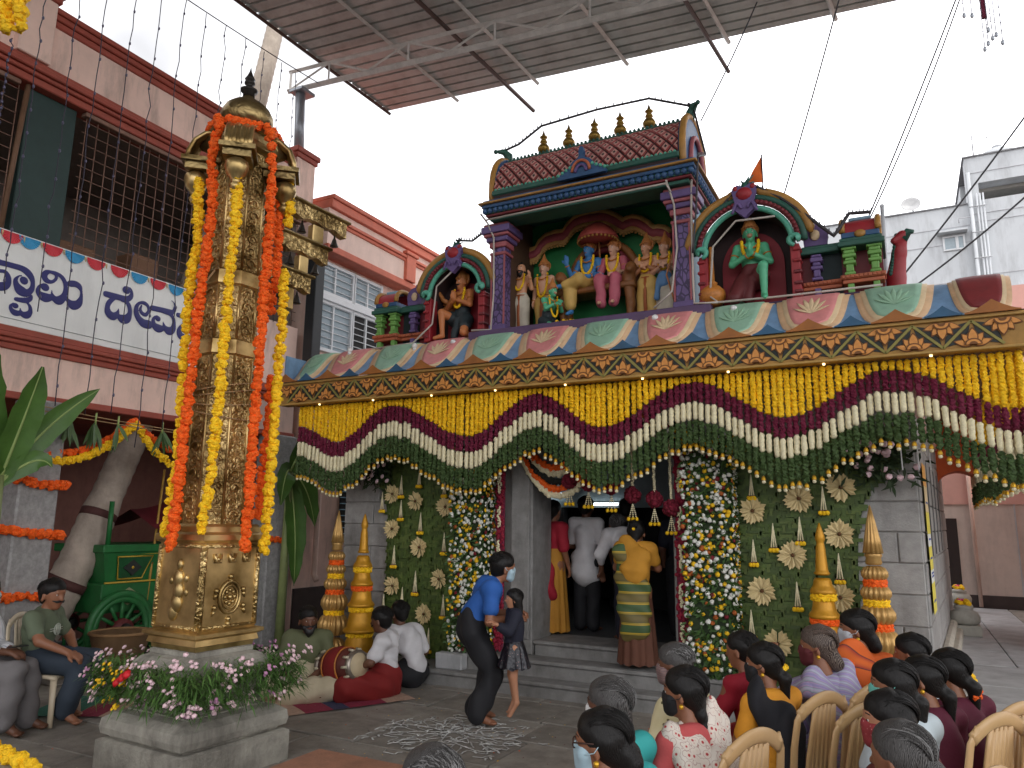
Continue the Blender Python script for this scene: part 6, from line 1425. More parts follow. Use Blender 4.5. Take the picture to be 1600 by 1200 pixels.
# swags between the columns
SWX=-8.25
garland('marigold_garland',arc((SWX,4.62,2.47),(SWX,5.86,2.93),.24),.048,m_yel,'yellow marigold swag between the left column and its peak','swags under the slab',.045,50)
garland('marigold_garland',arc((SWX-.04,4.75,2.5),(SWX-.04,5.86,2.96),.16),.042,m_org,'orange marigold swag above the yellow one on the left','swags under the slab',.045,51)
garland('marigold_garland',arc((SWX,5.86,2.93),(SWX,6.95,2.5),.24),.048,m_yel,'yellow marigold swag from the peak towards the brass pillar','swags under the slab',.045,52)
garland('marigold_garland',arc((SWX-.04,5.86,2.96),(SWX-.04,6.95,2.6),.12),.042,m_org,'orange marigold swag from the peak towards the brass pillar','swags under the slab',.045,53)
for i,(yy,n) in enumerate(((5.02,9),(5.32,10),(5.6,6),(6.2,7),(6.5,6),(6.8,6))):
    t=thing('mango_leaf_bunch',f'{ORD[i+1]} green leaf bunch from the left on the string under the slab','leaf bunch',(-8.2,yy,2.9),0,'leaf bunches on the string'); r=random.Random(60+i)
    for k in range(n):
        a=MB(); a.leaf((0,0,-.02-.03*(k%3)),(r.uniform(-.4,.4),r.uniform(-.6,.6),-1),(1,0,0),r.uniform(.2,.3),.05,.1,4,.3); a.build('leaf',mat('mango_leaf',srgb(78,104,58),.5,var=.3),t)
    a=MB(); a.tube([(0,0,.08),(0,0,-.06)],.012,5); a.build('stalk',m_rib,t)
for z0,z1,l in ((2.98,2.9,'upper'),(2.93,2.88,'lower')):
    a=MB(); a.tube(arc((-8.2,4.6,z0),(-8.2,7.2,z1),.03),.006,5); tag(a.build('tie_string',mat('jute',0)),f'{l} jute string that carries the leaf bunches under the slab','string','jute strings')
# ================================================================ strings of small lights in front of the gallery
m_wire=mat('light_wire',srgb(50,44,60),.6); m_bulb=mat('tiny_bulb',srgb(90,86,110),.3)
SL=[[3.74,6.69,5.7],[4.01,7.5,4.0],[4.37,8.2,3.9],[4.67,8.5,2.95],[5.02,8.5,2.9],[5.35,8.49,2.95],[5.69,8.5,2.6],[6.02,8.52,2.85],[6.36,8.54,4.2],[6.7,8.57,4.9],[7.06,8.58,5.2],[7.4,8.6,5.0],[7.71,8.62,4.6]]
for i,(yy,z0,z1) in enumerate(SL):
    t=thing('light_string',f'{ORD[i+1]} hanging string of tiny lights from the left, before the gallery','light string',(-7.9,yy,z1),0,'hanging strings of tiny lights'); r=random.Random(i); n=26; P=[]
    for k in range(n+1): P.append((r.gauss(0,.008),r.gauss(0,.01)-.1*(1-k/n)*(i/13),(z0-z1)*k/n))
    a=MB(); a.tube(P,.0055,5); a.build('wire',m_wire,t); a=MB()
    for k in range(1,n,2): a.sph((P[k][0]+.01,P[k][1],P[k][2]),.014,6,5,(1,1,1.6))
    a.build('bulbs',m_bulb,t)['kind']='stuff'
a=MB(); a.tube(arc((-7.9,3.2,8.9),(-7.9,5.5,8.5),.1)+arc((-7.9,5.5,8.5),(-7.9,8.2,8.72),.02)[1:],.008,5); tag(a.build('carrier_wire',m_wire),'thin wire from which the strings of tiny lights hang','wire')
# ================================================================ rugs, rice flour pattern
def rug(name,c,l,w,rz,label,cols,seed):
    t=thing(name,label,'rug',(c[0],c[1],.006),rz); r=random.Random(seed); x=-l/2
    while x<l/2-.01:
        d=min(r.uniform(.06,.2),l/2-x); a=MB(); n=8; vs=[];fs=[]
        for i in range(n+1):
            y=-w/2+w*i/n; hz=.006+.008*abs(sin(7*y+seed)*sin(3*x)); vs+=[(x,y,hz),(x+d-.002,y,hz+.002*sin(9*y))]
        for i in range(n): fs.append((2*i,2*i+1,2*i+3,2*i+2))
        a.add(vs,fs); a.build('stripe',r.choice(cols),t); x+=d
m_r1=mat('rug_crimson',srgb(146,48,72),.9,var=.2,scale=30); m_r2=mat('rug_blue',srgb(62,66,96),.9,var=.2,scale=30); m_r3=mat('rug_cream',srgb(190,160,140),.9,var=.2,scale=30); m_r4=mat('rug_green',srgb(60,120,104),.9,var=.2,scale=30)
rug('striped_rug',(-5.55,6.15),1.9,1.15,RAD(62),'striped crimson and blue rug under the seated musicians',[m_r1,m_r2,m_r1,m_r3],1)
rug('folded_rug',(-6.9,5.0),1.3,.8,RAD(30),'green and pink striped rug on the floor behind the pillar pedestal',[m_r4,m_r1,m_r4,m_r3],2)
KO=thing('rice_flour_pattern','white rice flour floor drawing on the paving in front of the steps','floor drawing',(-3.58,5.82,.006)); m_rice=mat('rice_flour',(.5,.5,.48),.95,var=.5,scale=14)
r=random.Random(5); a=MB()
def petalline(a,c,R_,n,lob,ph):
    P=[]
    for i in range(n*10+1):
        t=2*pi*i/(n*10); rr=R_*(1+lob*cos(n*t)); P.append((c[0]+rr*cos(t+ph)*1.0,c[1]+rr*sin(t+ph)*.9,.001))
    a.tube([(q[0]+r.gauss(0,.006),q[1]+r.gauss(0,.006),q[2]) for q in P],[.0075*r.uniform(.4,1.2) for q in P],4,caps=False,flat=.3)
for R_,n,lob in ((.1,6,.3),(.2,8,.35),(.34,12,.25),(.46,12,.25),(.55,16,.12)): petalline(a,(0,0),R_,n,lob,R_)
a.build('rings',m_rice,KO); a=MB()
for k in range(120):
    an=r.uniform(0,6.28); rr=r.uniform(.1,.75); c=Vector((rr*cos(an)*1.05,rr*sin(an)*.9,.002)); d=r.uniform(0,6.28); l=r.uniform(.05,.16)
    a.tube([c,c+Vector((cos(d)*l*.5,sin(d)*l*.5,0)),c+Vector((cos(d+.7)*l,sin(d+.7)*l,0))],.009,4,flat=.3)
a.build('strokes',m_rice,KO)['kind']='stuff'
# foreground marigolds at the lower left and upper left corners
garland('marigold_garland',[(-5.15,2.3,5.6),(-5.12,2.36,5.2),(-5.11,2.37,4.98)],.05,m_yel,'yellow marigold garland cut by the top left corner of the picture','hanging corner garland',.045,70)
garland('marigold_garland',[(-5.03,2.38,5.6),(-5.03,2.4,5.2),(-5.04,2.42,4.97)],.05,m_yel,'second yellow garland beside it in the top left corner','hanging corner garland',.045,71)
garland('marigold_garland',[(-5.6,2.85,.4),(-5.0,2.87,.4),(-4.5,2.8,.39),(-4.35,2.7,.38)],.045,m_yel,'yellow marigold garland lying on the slab in the bottom left corner','corner floor garland',.045,72)
a=MB(); a.cbox(-6.2,-4.35,1.6,2.95,-.02,.35,.015); tag(a.build('stone_bench',m_ash2),'grey stone slab in the bottom left corner under yellow marigolds','slab')
# overhead cables
CW=[((1.9,9.5,6.9),(.08,9.5,4.6),.0,'steep dark cable crossing the white block to the roof corner'),((1.9,9.5,5.85),(.09,9.5,4.43),.02,'lower dark cable crossing the white block to the roof corner'),((1.2,9.5,8.6),(-.19,9.5,5.4),.0,'thin double cable rising from the right corner pavilion'),((-.2,9.5,8.8),(-1.13,9.5,5.87),0,'thin cable rising behind the orange flag'),((-1.3,9.5,8.8),(-2.12,9.5,7.24),0,'thin cable rising behind the pavilion ridge')]
for p,q,sg,lab in CW: a=MB(); a.tube(arc(p,q,sg+.04),.011 if 'dark' in lab else .01,5); tag(a.build('overhead_cable',mat('cable_dark',(.06,.06,.065),.6)),lab,'cable','overhead cables')
a=MB(); a.tube(arc((1.22,9.52,8.6),(-.15,9.52,5.45),.14),.009,5); tag(a.build('overhead_cable',MATS['cable_dark']),'second thin cable looping beside the double one on the right','cable','overhead cables')
# hanging crystal strings at the top right corner
HC=thing('hanging_bead_cluster','cluster of hanging bead strings at the top right corner','hanging ornament',(.86,6.5,6.6)); r=random.Random(3)
for i,(dx,dy,L_) in enumerate(((-.16,-.08,.72),(-.1,-.02,.7),(-.03,.05,.98),(.0,.08,.92),(.03,.05,.9),(.06,.08,.86),(.1,.1,.93),(.0,.0,.85))):
    a=MB(); a.tube([(dx,dy,0),(dx,dy,-L_)],.004,5)
    for k in range(int(L_/.07)): a.sph((dx,dy,-.07*k),.007,6,4)
    s=a.build('bead_string',mat('bead_silver',(.5,.5,.58),.25,.4),HC); a=MB(); a.sph((dx,dy,-L_-.02),.016,6,5,(1,1,1.6)); a.build('drop',mat('bead_clear',(.7,.75,.82),.1),s)
a=MB(); a.cbox(-.03,.0,0,.03,-.75,0,.003); a.build('red_ribbon',m_mrn,HC); a=MB(); a.tube([(-.2,-.1,.0),(.14,.12,.0)],.02,6); a.build('hoop',m_wire,HC)
# globe lamps along the ledge
for i,(x,z) in enumerate(((-6.45,4.02),(-5.4,3.97),(-4.82,3.96),(-2.26,3.97),(-1.43,3.97),)):
    t=thing('globe_lamp',f'{ORD[i+1]} small white globe lamp from the left on the lotus eave','lamp',(x,7.6,z-.05),0,'globe lamps on the eave'); a=MB(); a.sph((0,0,.07),.037,12,9); a.build('globe',mat('globe_white',(.8,.8,.78),.25,var=.03),t); a=MB(); a.lathe([(.022,-.03),(.022,.02),(.028,.03),(.018,.045)],(0,0,0),10); a.build('socket',m_wf,t)
# orange pennant
t=thing('orange_pennant','orange triangular pennant on a thin pole above the right niche','flag',(-1.165,8.2,5.2)); a=MB(); a.tube([(0,0,0),(0,0,.72)],.008,6); a.build('pole',m_wire,t)
a=MB(); n=8; vs=[];fs=[]
for i in range(n+1):
    u=i/n
    for j in range(5): v=j/4; vs.append((-.17*u*v-.0,.03*sin(5*u+2*v)*u,.71-.34*u+(.04*v*u if v<1 else .04*u)))
for i in range(n):
    for j in range(4): q=5*i+j; fs.append((q,q+1,q+6,q+5))
a.add(vs,fs,True); a.build('cloth',mat('saffron_cloth',srgb(238,112,40),.7,var=.1),t)
# rope lights along the roof edges and white cables on the columns
RL=[('over the pavilion ridge',[(-4.5,8.1,6.66),(-4.2,8.1,6.72),(-3.87,8.1,6.9),(-3.1,8.1,6.93),(-2.42,8.1,6.9),(-1.95,8.1,6.68),(-1.9,8.1,6.64)],.016),('down the right pavilion corner',[(-1.88,8.1,6.6),(-1.72,7.9,5.9),(-1.74,7.6,5.75),(-1.8,7.7,5.2),(-1.86,7.72,4.7)],.012),('over the left niche',[(-4.95,7.8,5.4),(-4.7,7.8,5.35),(-4.5,7.75,5.42)],.014),('over the right niche',[(-1.75,7.8,5.0),(-1.6,7.8,5.15),(-1.38,7.8,5.38),(-1.2,7.8,5.38),(-.95,7.8,5.2),(-.7,7.8,4.95),(-.45,7.8,4.68),(-.3,7.82,4.9),(-.1,7.82,4.88)],.018)]
for i,(lab,P,rr) in enumerate(RL):
    a=MB(); Q=[]
    for p,q in zip(P,P[1:]): Q+=[Vector(p).lerp(Vector(q),k/6) for k in range(6)]
    Q.append(Vector(P[-1])); a.tube(Q,rr,6)
    for k in range(0,len(Q),1): a.obox(Q[k]+Vector((0,0,.025)),(.01,.01,.035))
    tag(a.build('rope_light',mat('rope_black',(.04,.035,.04),.5)),f'dark rope light {lab}','rope light','rope lights on the roof')
WC=[('on the left pavilion column',[(-4.47,7.6,5.6),(-4.42,7.7,5.5),(-4.34,7.72,5.3),(-4.35,7.76,4.6),(-4.36,7.72,4.12),(-4.6,7.66,4.12)]),('on the right pavilion column',[(-2.1,7.6,5.55),(-2.05,7.72,5.3),(-2.04,7.76,4.8),(-2.1,7.72,4.3),(-2.3,7.7,4.13)]),('beside the right pavilion column',[(-1.84,7.7,5.6),(-1.86,7.72,5.2),(-1.87,7.74,4.4),(-1.85,7.68,4.12),(-1.6,7.68,4.1)]),('inside the left niche',[(-4.9,7.76,5.02),(-5.2,7.76,4.8),(-5.25,7.76,4.3),(-5.5,7.7,4.06),(-6.3,7.72,4.05)]),('inside the right niche',[(-1.0,7.76,4.98),(-1.4,7.76,5.0),(-1.65,7.76,4.75),(-1.7,7.76,4.2),(-1.6,7.68,4.1),(-1.0,7.74,4.1),(-.05,7.76,4.1)]),('under the pavilion cornice',[(-4.4,7.6,5.5),(-3.5,7.58,5.5),(-2.1,7.58,5.5),(-2.05,7.6,5.4)])]
for lab,P in WC: a=MB(); a.tube(P,.012,6); tag(a.build('white_cable',mat('cable_white',srgb(190,180,170),.6)),f'pale electric cable {lab}','cable','pale cables on the shrine')

# fallen petals and scraps on the paving
r=random.Random(31); a=MB()
for k in range(420):
    a.m=r.choice((0,0,1,2,3)); x=r.uniform(-6.2,.4); y=r.uniform(2.6,7.3); d=r.uniform(0,6.28); l=r.uniform(.008,.022); z=.009+r.uniform(0,.003)
    a.add([(x,y,z),(x+l*cos(d),y+l*sin(d),z+.003),(x+l*cos(d+.9),y+l*sin(d+.9),z+.004)],[(0,1,2)])
o=a.build('fallen_petals',[m_yel,m_org,m_wht,m_mrn]); tag(o,'loose flower petals scattered over the grey paving','petals',kind='stuff')
# ================================================================ painted statues (about life size one half)
V3=lambda *a: Vector(a)
def body_prims(J,s=1,fem=False,head=True):
    """limbs between joints; J holds joints in metres; s scales thickness"""
    B=[]; H=lambda a,ra,b,rb,*f: B.append((J[a],ra*s,J[b],rb*s,*f))
    fw=(J['f'][0],J['f'][1],J['f'][2])
    B.append((J['pel'],.125*s,J['wai'],.105*s,(fw,.78))); B.append((J['wai'],.105*s,J['che'],.135*s,(fw,.75))); B.append((J['shL'],.06*s,J['shR'],.06*s)); B.append((J['che'],.12*s,J['nek'],.055*s,(fw,.8)))
    B.append((J['nek'],.052*s,J['hed'],.05*s))
    if head: B+=head_prims(J,s)
    for q in 'LR':
        H('sh'+q,.058,'el'+q,.042); H('el'+q,.042,'wr'+q,.028)
        H('hi'+q,.09,'kn'+q,.058); H('kn'+q,.056,'an'+q,.036); H('an'+q,.04,'to'+q,.028)
    return B
def head_prims(J,s):
    h=Vector(J['hed']);f=Vector(J['hf']).normalized();u=Vector(J['hu']).normalized();r=f.cross(u).normalized(); B=[]
    P=lambda a,b,c:h+f*a*s+r*b*s+u*c*s
    B.append((P(-.012,0,.045),.092*s,P(.01,0,.03),.085*s)); B.append((P(.03,0,-.02),.066*s,P(.045,0,-.075),.04*s)); B.append((P(.02,0,-.03),.06*s,P(-.01,0,-.06),.05*s))
    B.append((P(.085,0,.025),.010*s,P(.108,0,-.016),.015*s)); B.append((P(.082,-.03,.045),.014*s,P(.082,.03,.045),.014*s)); B.append((P(.08,-.018,-.047),.012*s,P(.08,.018,-.047),.012*s))
    for q in (-1,1): B.append((P(-.005,q*.085,.01),.016*s,P(-.012,q*.092,-.03),.012*s))
    return B
def hand_prims(w,d,n,s=1,curl=.5,side=1):
    """palm, four unequal bent fingers and a thumb from wrist w along d; n is the palm's back normal"""
    w=Vector(w);d=Vector(d).normalized();n=Vector(n);n=(n-d*n.dot(d)).normalized();k=d.cross(n)*side;B=[]
    B.append((w,.026*s,w+d*.05*s,.034*s,(n,.55)));B.append((w+d*.045*s-k*.014*s,.022*s,w+d*.07*s+k*.016*s,.022*s,(n,.6)))
    for i,(o,l) in enumerate(((-.03,.062),(-.01,.072),(.01,.068),(.028,.052))):
        a=w+d*.075*s+k*o*s; b=a+(d*cos(curl*.6)-n*sin(curl*.6))*l*.5*s; c=b+(d*cos(curl*1.5)-n*sin(curl*1.5))*l*.55*s
        B+=[(a,.0095*s,b,.0088*s),(b,.0088*s,c,.0072*s)]
    a=w+d*.02*s-k*.028*s; b=a+(d*.6-k*.75-n*.2).normalized()*.04*s; c=b+(d*.9-k*.3-n*.35).normalized()*.032*s
    B+=[(a,.014*s,b,.011*s),(b,.011*s,c,.009*s)]
    return B
def face_parts(J,s,par,brow=(.02,.015,.012),moust=None,beard=None,eyes=True):
    h=Vector(J['hed']);f=Vector(J['hf']).normalized();u=Vector(J['hu']).normalized();r=f.cross(u).normalized()
    P=lambda a,b,c:h+f*a*s+r*b*s+u*c*s
    if eyes:
        a=MB()
        for q in (-1,1): a.sph(P(.078,q*.033,.022),.0125*s,8,6)
        a.build('eyes',mat('eye_white',(.75,.73,.7),.3,var=.02),par)['kind']='stuff'; a=MB()
        for q in (-1,1): a.sph(P(.0868,q*.033,.022),.0062*s,6,5); a.tube([P(.083,q*.014,.046),P(.09,q*.033,.053),P(.076,q*.055,.046)],[.003*s,.005*s,.002*s],5)
        a.build('brows',mat('ink_black',(.012,.01,.01),.5),par)['kind']='stuff'
        a=MB(); a.tube([P(.076,-.028,-.05),P(.0905,-.008,-.047),P(.0905,.008,-.047),P(.076,.028,-.05)],[.004*s,.0075*s,.0075*s,.004*s],6); a.build('lips',mat('lip_rose',(.3,.09,.08),.5),par)
    if moust:
        a=MB(); a.tube([P(.068,-.062,-.028),P(.09,-.032,-.038),P(.1,0,-.03),P(.09,.032,-.038),P(.068,.062,-.028)],[.003*s,.011*s,.012*s,.011*s,.003*s],7); a.build('moustache',mat('hair_black',(.013,.011,.011),.45,var=.2),par)
    if beard: blobobj('beard',[(P(.05,-.045,-.05),.03*s,P(.055,0,-.1),.035*s),(P(.05,.045,-.05),.03*s,P(.055,0,-.1),.035*s),(P(.055,0,-.1),.04*s,P(.05,0,-.14),.02*s)],mat('hair_black',(.013,.011,.011),.45,var=.2),par,.009*s,.02*s,.003,60)
def fl_garland(par,J,m,s,drop=.36,r=.026,lean=0):
    """flower garland round a statue's neck"""
    n=Vector(J['nek']);f=Vector(J['f']).normalized();u=V3(0,0,1);rt=f.cross(u).normalized();a=MB();N=40
    for i in range(N+1):
        t=pi*(i/N); x=-cos(t)*(.115)*s; z=.02*s-drop*s*sin(t)**.8; y=(.09+.06*sin(t))*s
        p=n+rt*(x+lean*sin(t)*s)+u*z+f*y; a.sph(p,r*s*random.uniform(.85,1.1),7,5,jit=.12)
    return a.build('flower_garland',m,par)
def crown_prims(J,s,tall=1.0):
    h=Vector(J['hed']);f=Vector(J['hf']).normalized();u=Vector(J['hu']).normalized()
    P=lambda a,c:h+f*a*s+u*c*s
    return [(P(-.01,.075),.1*s,P(-.012,.1),.098*s),(P(-.012,.11),.085*s,P(-.015,.15),.08*s),(P(-.015,.17),.065*s,P(-.015,.2),.055*s),(P(-.015,.22),.045*s,P(-.015,.22+.04*tall),.03*s),(P(-.015,.25+.04*tall),.025*s,P(-.015,.28+.06*tall),.008*s)]
def crown(par,J,s,m,tall=1.0):
    o=blobobj('crown',crown_prims(J,s,tall),m,par,.011*s,.012*s); h=Vector(J['hed']);f=Vector(J['hf']).normalized();u=Vector(J['hu']).normalized();r=f.cross(u).normalized(); a=MB()
    a.tube([h-f*.07*s+r*.1*s*cos(t)+u*(.09+.1*sin(t))*s for t in [2*pi*i/20 for i in range(20)]],.018*s,6,closed=True)
    a.sph(h-f*.075*s+u*.09*s,.085*s,10,7,(1,1,1)); 
    for q in range(-3,4): a.sph(h+(f*cos(q*.42)+r*sin(q*.42))*.1*s+u*.088*s,.017*s,6,5)
    a.build('crown_halo',m,o); return o
m_cro=mat('statue_crown_gold',srgb(190,122,66),.45,var=.2,scale=30,bump=.4,bscale=60); m_jew=mat('statue_jewel',srgb(190,120,50),.45,var=.25,scale=40)
SK={'tan':mat('statue_skin_tan',srgb(216,158,120),.5,var=.08),'blue':mat('statue_skin_blue',srgb(66,128,186),.5,var=.08),'green':mat('statue_skin_green',srgb(92,184,140),.5,var=.1),'fair':mat('statue_skin_fair',srgb(222,172,142),.5,var=.08),'orange':mat('statue_skin_orange',srgb(196,122,72),.5,var=.1)}
def standing(h=1.62,arms='down'):
    k=h/1.62; J={n:Vector(v)*k for n,v in dict(pel=(0,0,.86),wai=(0,0,1.0),che=(0,0,1.2),nek=(0,.0,1.36),hed=(0,.02,1.5),shL=(-.165,0,1.3),shR=(.165,0,1.3),elL=(-.22,-.02,1.03),elR=(.22,-.02,1.03),wrL=(-.22,.06,.82),wrR=(.22,.06,.82),hiL=(-.085,0,.84),hiR=(.085,0,.84),knL=(-.09,.02,.46),knR=(.09,.02,.46),anL=(-.09,0,.08),anR=(.09,0,.08),toL=(-.1,.13,.03),toR=(.1,.13,.03)).items()}
    if arms=='fold': J.update(elL=V3(-.23,.03,1.04)*k,elR=V3(.23,.03,1.04)*k,wrL=V3(-.02,.2,1.13)*k,wrR=V3(.02,.19,1.1)*k)
    if arms=='bless': J.update(elL=V3(-.26,.04,1.06)*k,wrL=V3(-.28,.16,1.26)*k)
    J['f']=V3(0,1,0);J['hf']=V3(0,1,0);J['hu']=V3(0,0,1); return J
def skirt(J,s,top=.02,bot=.2,zb=.06,flare=1.0):
    p=Vector(J['pel']); return [(p+V3(0,0,.05*s),.135*s,p*1+V3(0,0,-.1*s),.155*s,((0,1,0),.8)),(Vector(J['hiL']),.105*s,Vector(J['anL'])+V3(0,0,zb*s),.085*s*flare),(Vector(J['hiR']),.105*s,Vector(J['anR'])+V3(0,0,zb*s),.085*s*flare),((Vector(J['hiL'])+Vector(J['hiR']))/2,.1*s,(Vector(J['anL'])+Vector(J['anR']))/2+V3(0,0,zb*s),.08*s*flare)]
def statue(label,loc,rz,h,J,skin,garment,gm,sash=None,gar=True,crown_=True,moust=False,beard=False,extra=None,gdrop=.36,hands=True):
    s=h/1.62; t=thing('painted_statue',label,'statue',loc,rz,'painted statues on the roof'); t.scale=(1.1 if abs(loc[0]+3.2)<1.2 else 1.03,)*3
    B=body_prims(J,s*1.15,head=False)+head_prims(J,s*1.08)
    if hands:
        for q,sd in (('L',1),('R',-1)):
            d=(Vector(J['wr'+q])-Vector(J['el'+q])); B+=hand_prims(J['wr'+q],J.get('hd'+q,d),J.get('hn'+q,V3(-1 if q=='L' else 1,.2,0)),s*1.15,.3,sd)
    blobobj('body',B,SK[skin],t,.0105 if s>.5 else .009,.02*s)
    if garment: blobobj('garment',[(g[0],g[1]*1.15,g[2],g[3]*1.15,*g[4:]) for g in garment],gm,t,.012,.02*s,.006,30,int(h*100))
    face_parts(J,s*1.13,t,moust=moust,beard=beard)
    if crown_: crown(t,J,s*1.07,m_cro)
    n=Vector(J['nek']);f=Vector(J['f']); a=MB()
    a.tube([n+V3(.085*cos(q),.0,0)*s+f*(.075+.06*abs(sin(q)))*s+V3(0,0,-.03-.07*abs(sin(q)))*s for q in [pi*i/12 for i in range(13)]],.014*s,6)
    for q in 'LR':
        for p_,r_ in (('sh',.6),('wr',.1)):
            e=Vector(J['el'+q]).lerp(Vector(J['sh'+q] if p_=='sh' else J['wr'+q]),.45 if p_=='sh' else .9); ax=(Vector(J['el'+q])-Vector(J[p_+q])).normalized(); u=ax.orthogonal().normalized();w=ax.cross(u); rr=.058 if p_=='sh' else .036
            a.tube([e+(u*cos(k*2*pi/12)+w*sin(k*2*pi/12))*rr*s for k in range(12)],.012*s,6,closed=True)
    a.build('jewellery',m_jew,t)
    if gar: fl_garland(t,J,m_yel,s,gdrop)
    if sash: 
        a=MB(); p=Vector(J['pel']); a.tube([p+V3(0,.12,.06)*s,p+V3(0,.14,-.1)*s,p+V3(.01,.125,-.4)*s,p+V3(0,.12,-.72)*s],[.03*s,.035*s,.035*s,.04*s],6,flat=.4,up=(0,1,0)); a.tube([p+V3(.14*cos(k),.12*sin(k)*.9,.07)*s for k in [2*pi*i/16 for i in range(16)]],.022*s,6,closed=True); a.build('sash',sash,t)
    if extra: extra(t,J,s)
    return t
m_cream=mat('cloth_cream',srgb(206,196,176),.6,var=.12,scale=9); m_ylw=mat('cloth_yellow',srgb(206,168,92),.6,var=.14,scale=9); m_pnk=mat('cloth_pink',srgb(190,96,112),.6,var=.14,scale=9); m_blc=mat('cloth_blue',srgb(96,140,186),.6,var=.14); m_orn=mat('cloth_orange_brown',srgb(170,92,46),.6,var=.15); m_bkc=mat('cloth_dark',srgb(40,52,56),.6,var=.2); m_rdc=mat('cloth_dark_red',srgb(98,38,40),.6,var=.2)
ZL=4.09; FZ=pi   # statues face -Y
def hairmass(t,J,s,long=False,m=None):
    h=Vector(J['hed']);f=Vector(J['hf']).normalized();u=Vector(J['hu']).normalized(); P=lambda a,c:h+f*a*s+u*c*s
    B=[(P(-.03,.05),.1*s,P(-.05,.0),.09*s)]
    if long: B+=[(P(-.05,0),.09*s,P(-.05,-.14),.07*s)]
    blobobj('hair',B,m or mat('hair_black',(.013,.011,.011),.45,var=.2),t,.011,.02*s)
# back row
J=standing(.9,'bless'); statue('bearded statue with white dhoti at the far left inside the pavilion',(-4.2,8.22,ZL),FZ,.86,J,'tan',skirt(J,.53),m_cream,m_orn,crown_=False,moust=True,beard=True,extra=lambda t,J,s:(hairmass(t,J,s,True),blobobj('hair_knot',[(Vector(J['hed'])+V3(0,0,.11)*s,.05*s,Vector(J['hed'])+V3(0,-.02,.17)*s,.03*s)],MATS['hair_black'],t,.01,.01)))
J=standing(.92); statue('crowned statue in tan dhoti standing behind the kneeling green one',(-3.95,8.38,ZL),FZ,.92,J,'fair',skirt(J,.56),m_ylw,m_orn,gdrop=.5)
J=standing(.95,'fold'); J['hf']=V3(.5,.85,0); statue('crowned statue with folded arms, inner of the two at the right column',(-2.56,8.32,ZL),FZ,.93,J,'tan',skirt(J,.57),m_ylw,m_orn)
J=standing(.92,'fold'); J['hf']=V3(.7,.7,0)
def bow(t,J,s):
    a=MB(); a.tube([V3(-.3,.2,1.6)*s,V3(-.22,.26,1.3)*s,V3(-.1,.28,.9)*s,V3(-.2,.26,.5)*s,V3(-.3,.2,.1)*s],.018*s,8); a.build('bow',m_cro,t)
    blobobj('waist_cloth',[(Vector(J['pel'])+V3(0,.04,.06)*s,.14*s,Vector(J['pel'])+V3(0,.04,-.06)*s,.15*s,((0,1,0),.8)),(Vector(J['pel'])+V3(.1,.12,0)*s,.04*s,Vector(J['pel'])+V3(.14,.14,-.35)*s,.06*s)],m_blc,t,.012,.02,.005,30)
statue('crowned statue with blue waist cloth and bow, next to the right column',(-2.33,8.3,ZL),FZ,.9,J,'fair',skirt(J,.55),m_cream,None,extra=bow,gdrop=.33)
def seated_j(h,leg='right'):
    k=h/1.62; J={n:Vector(v)*k for n,v in dict(pel=(0,0,.1),wai=(0,.0,.26),che=(0,0,.46),nek=(0,0,.62),hed=(0,.02,.76),shL=(-.17,0,.56),shR=(.17,0,.56),elL=(-.24,.06,.3),elR=(.26,.08,.3),wrL=(-.12,.3,.2),wrR=(.16,.3,.2),hiL=(-.09,.02,.1),hiR=(.09,.02,.1),knL=(-.16,.4,.08),knR=(.14,.4,.08),anL=(-.14,.42,-.36),anR=(.1,.42,-.36),toL=(-.15,.55,-.4),toR=(.11,.55,-.4)).items()}
    J['f']=V3(0,1,0);J['hf']=V3(0,1,0);J['hu']=V3(0,0,1);return J
J=seated_j(1.05); k=1.05/1.62; J.update(wrR=V3(.34,.22,.5)*k,elR=V3(.3,.06,.28)*k,hdR=V3(0,.1,1),hnR=V3(0,-1,0),knL=V3(.02,.42,.12)*k,anL=V3(.32,.44,.04)*k,toL=V3(.42,.5,.02)*k,knR=V3(.22,.36,.04)*k,anR=V3(.2,.36,-.42)*k,toR=V3(.22,.48,-.48)*k); J['hf']=V3(.3,.95,0)
s=.648
statue('blue skinned crowned statue in yellow cloth seated on the throne',(-3.34,8.42,ZL+.56),FZ,1.05,J,'blue',[(J['pel'],.15*s,J['wai'],.12*s,((0,1,0),.85)),(J['hiL'],.12*s,J['knL'],.1*s),(J['hiR'],.12*s,J['knR'],.11*s),(J['knR'],.11*s,V3(.2,.36,-.3)*k,.09*s),(J['knL'],.1*s,V3(.26,.44,.05)*k,.075*s),(J['knR'],.1*s,J['knL'],.1*s)],m_ylw,None,gdrop=.34)
J=seated_j(.98); J['hf']=V3(.35,.95,0)
statue('fair crowned statue in pink cloth seated beside the blue one',(-3.01,8.42,ZL+.56),FZ,.98,J,'fair',[(J['pel'],.15*.6,J['wai'],.12*.6,((0,1,0),.85)),(J['hiL'],.12*.6,J['knL'],.1*.6),(J['hiR'],.12*.6,J['knR'],.1*.6),(J['knL'],.095*.6,J['anL'],.08*.6),(J['knR'],.095*.6,J['anR'],.08*.6),(J['shL'],.075*.6,J['elL'],.06*.6),(J['shR'],.075*.6,J['elR'],.06*.6)],m_pnk,None,gdrop=.34)
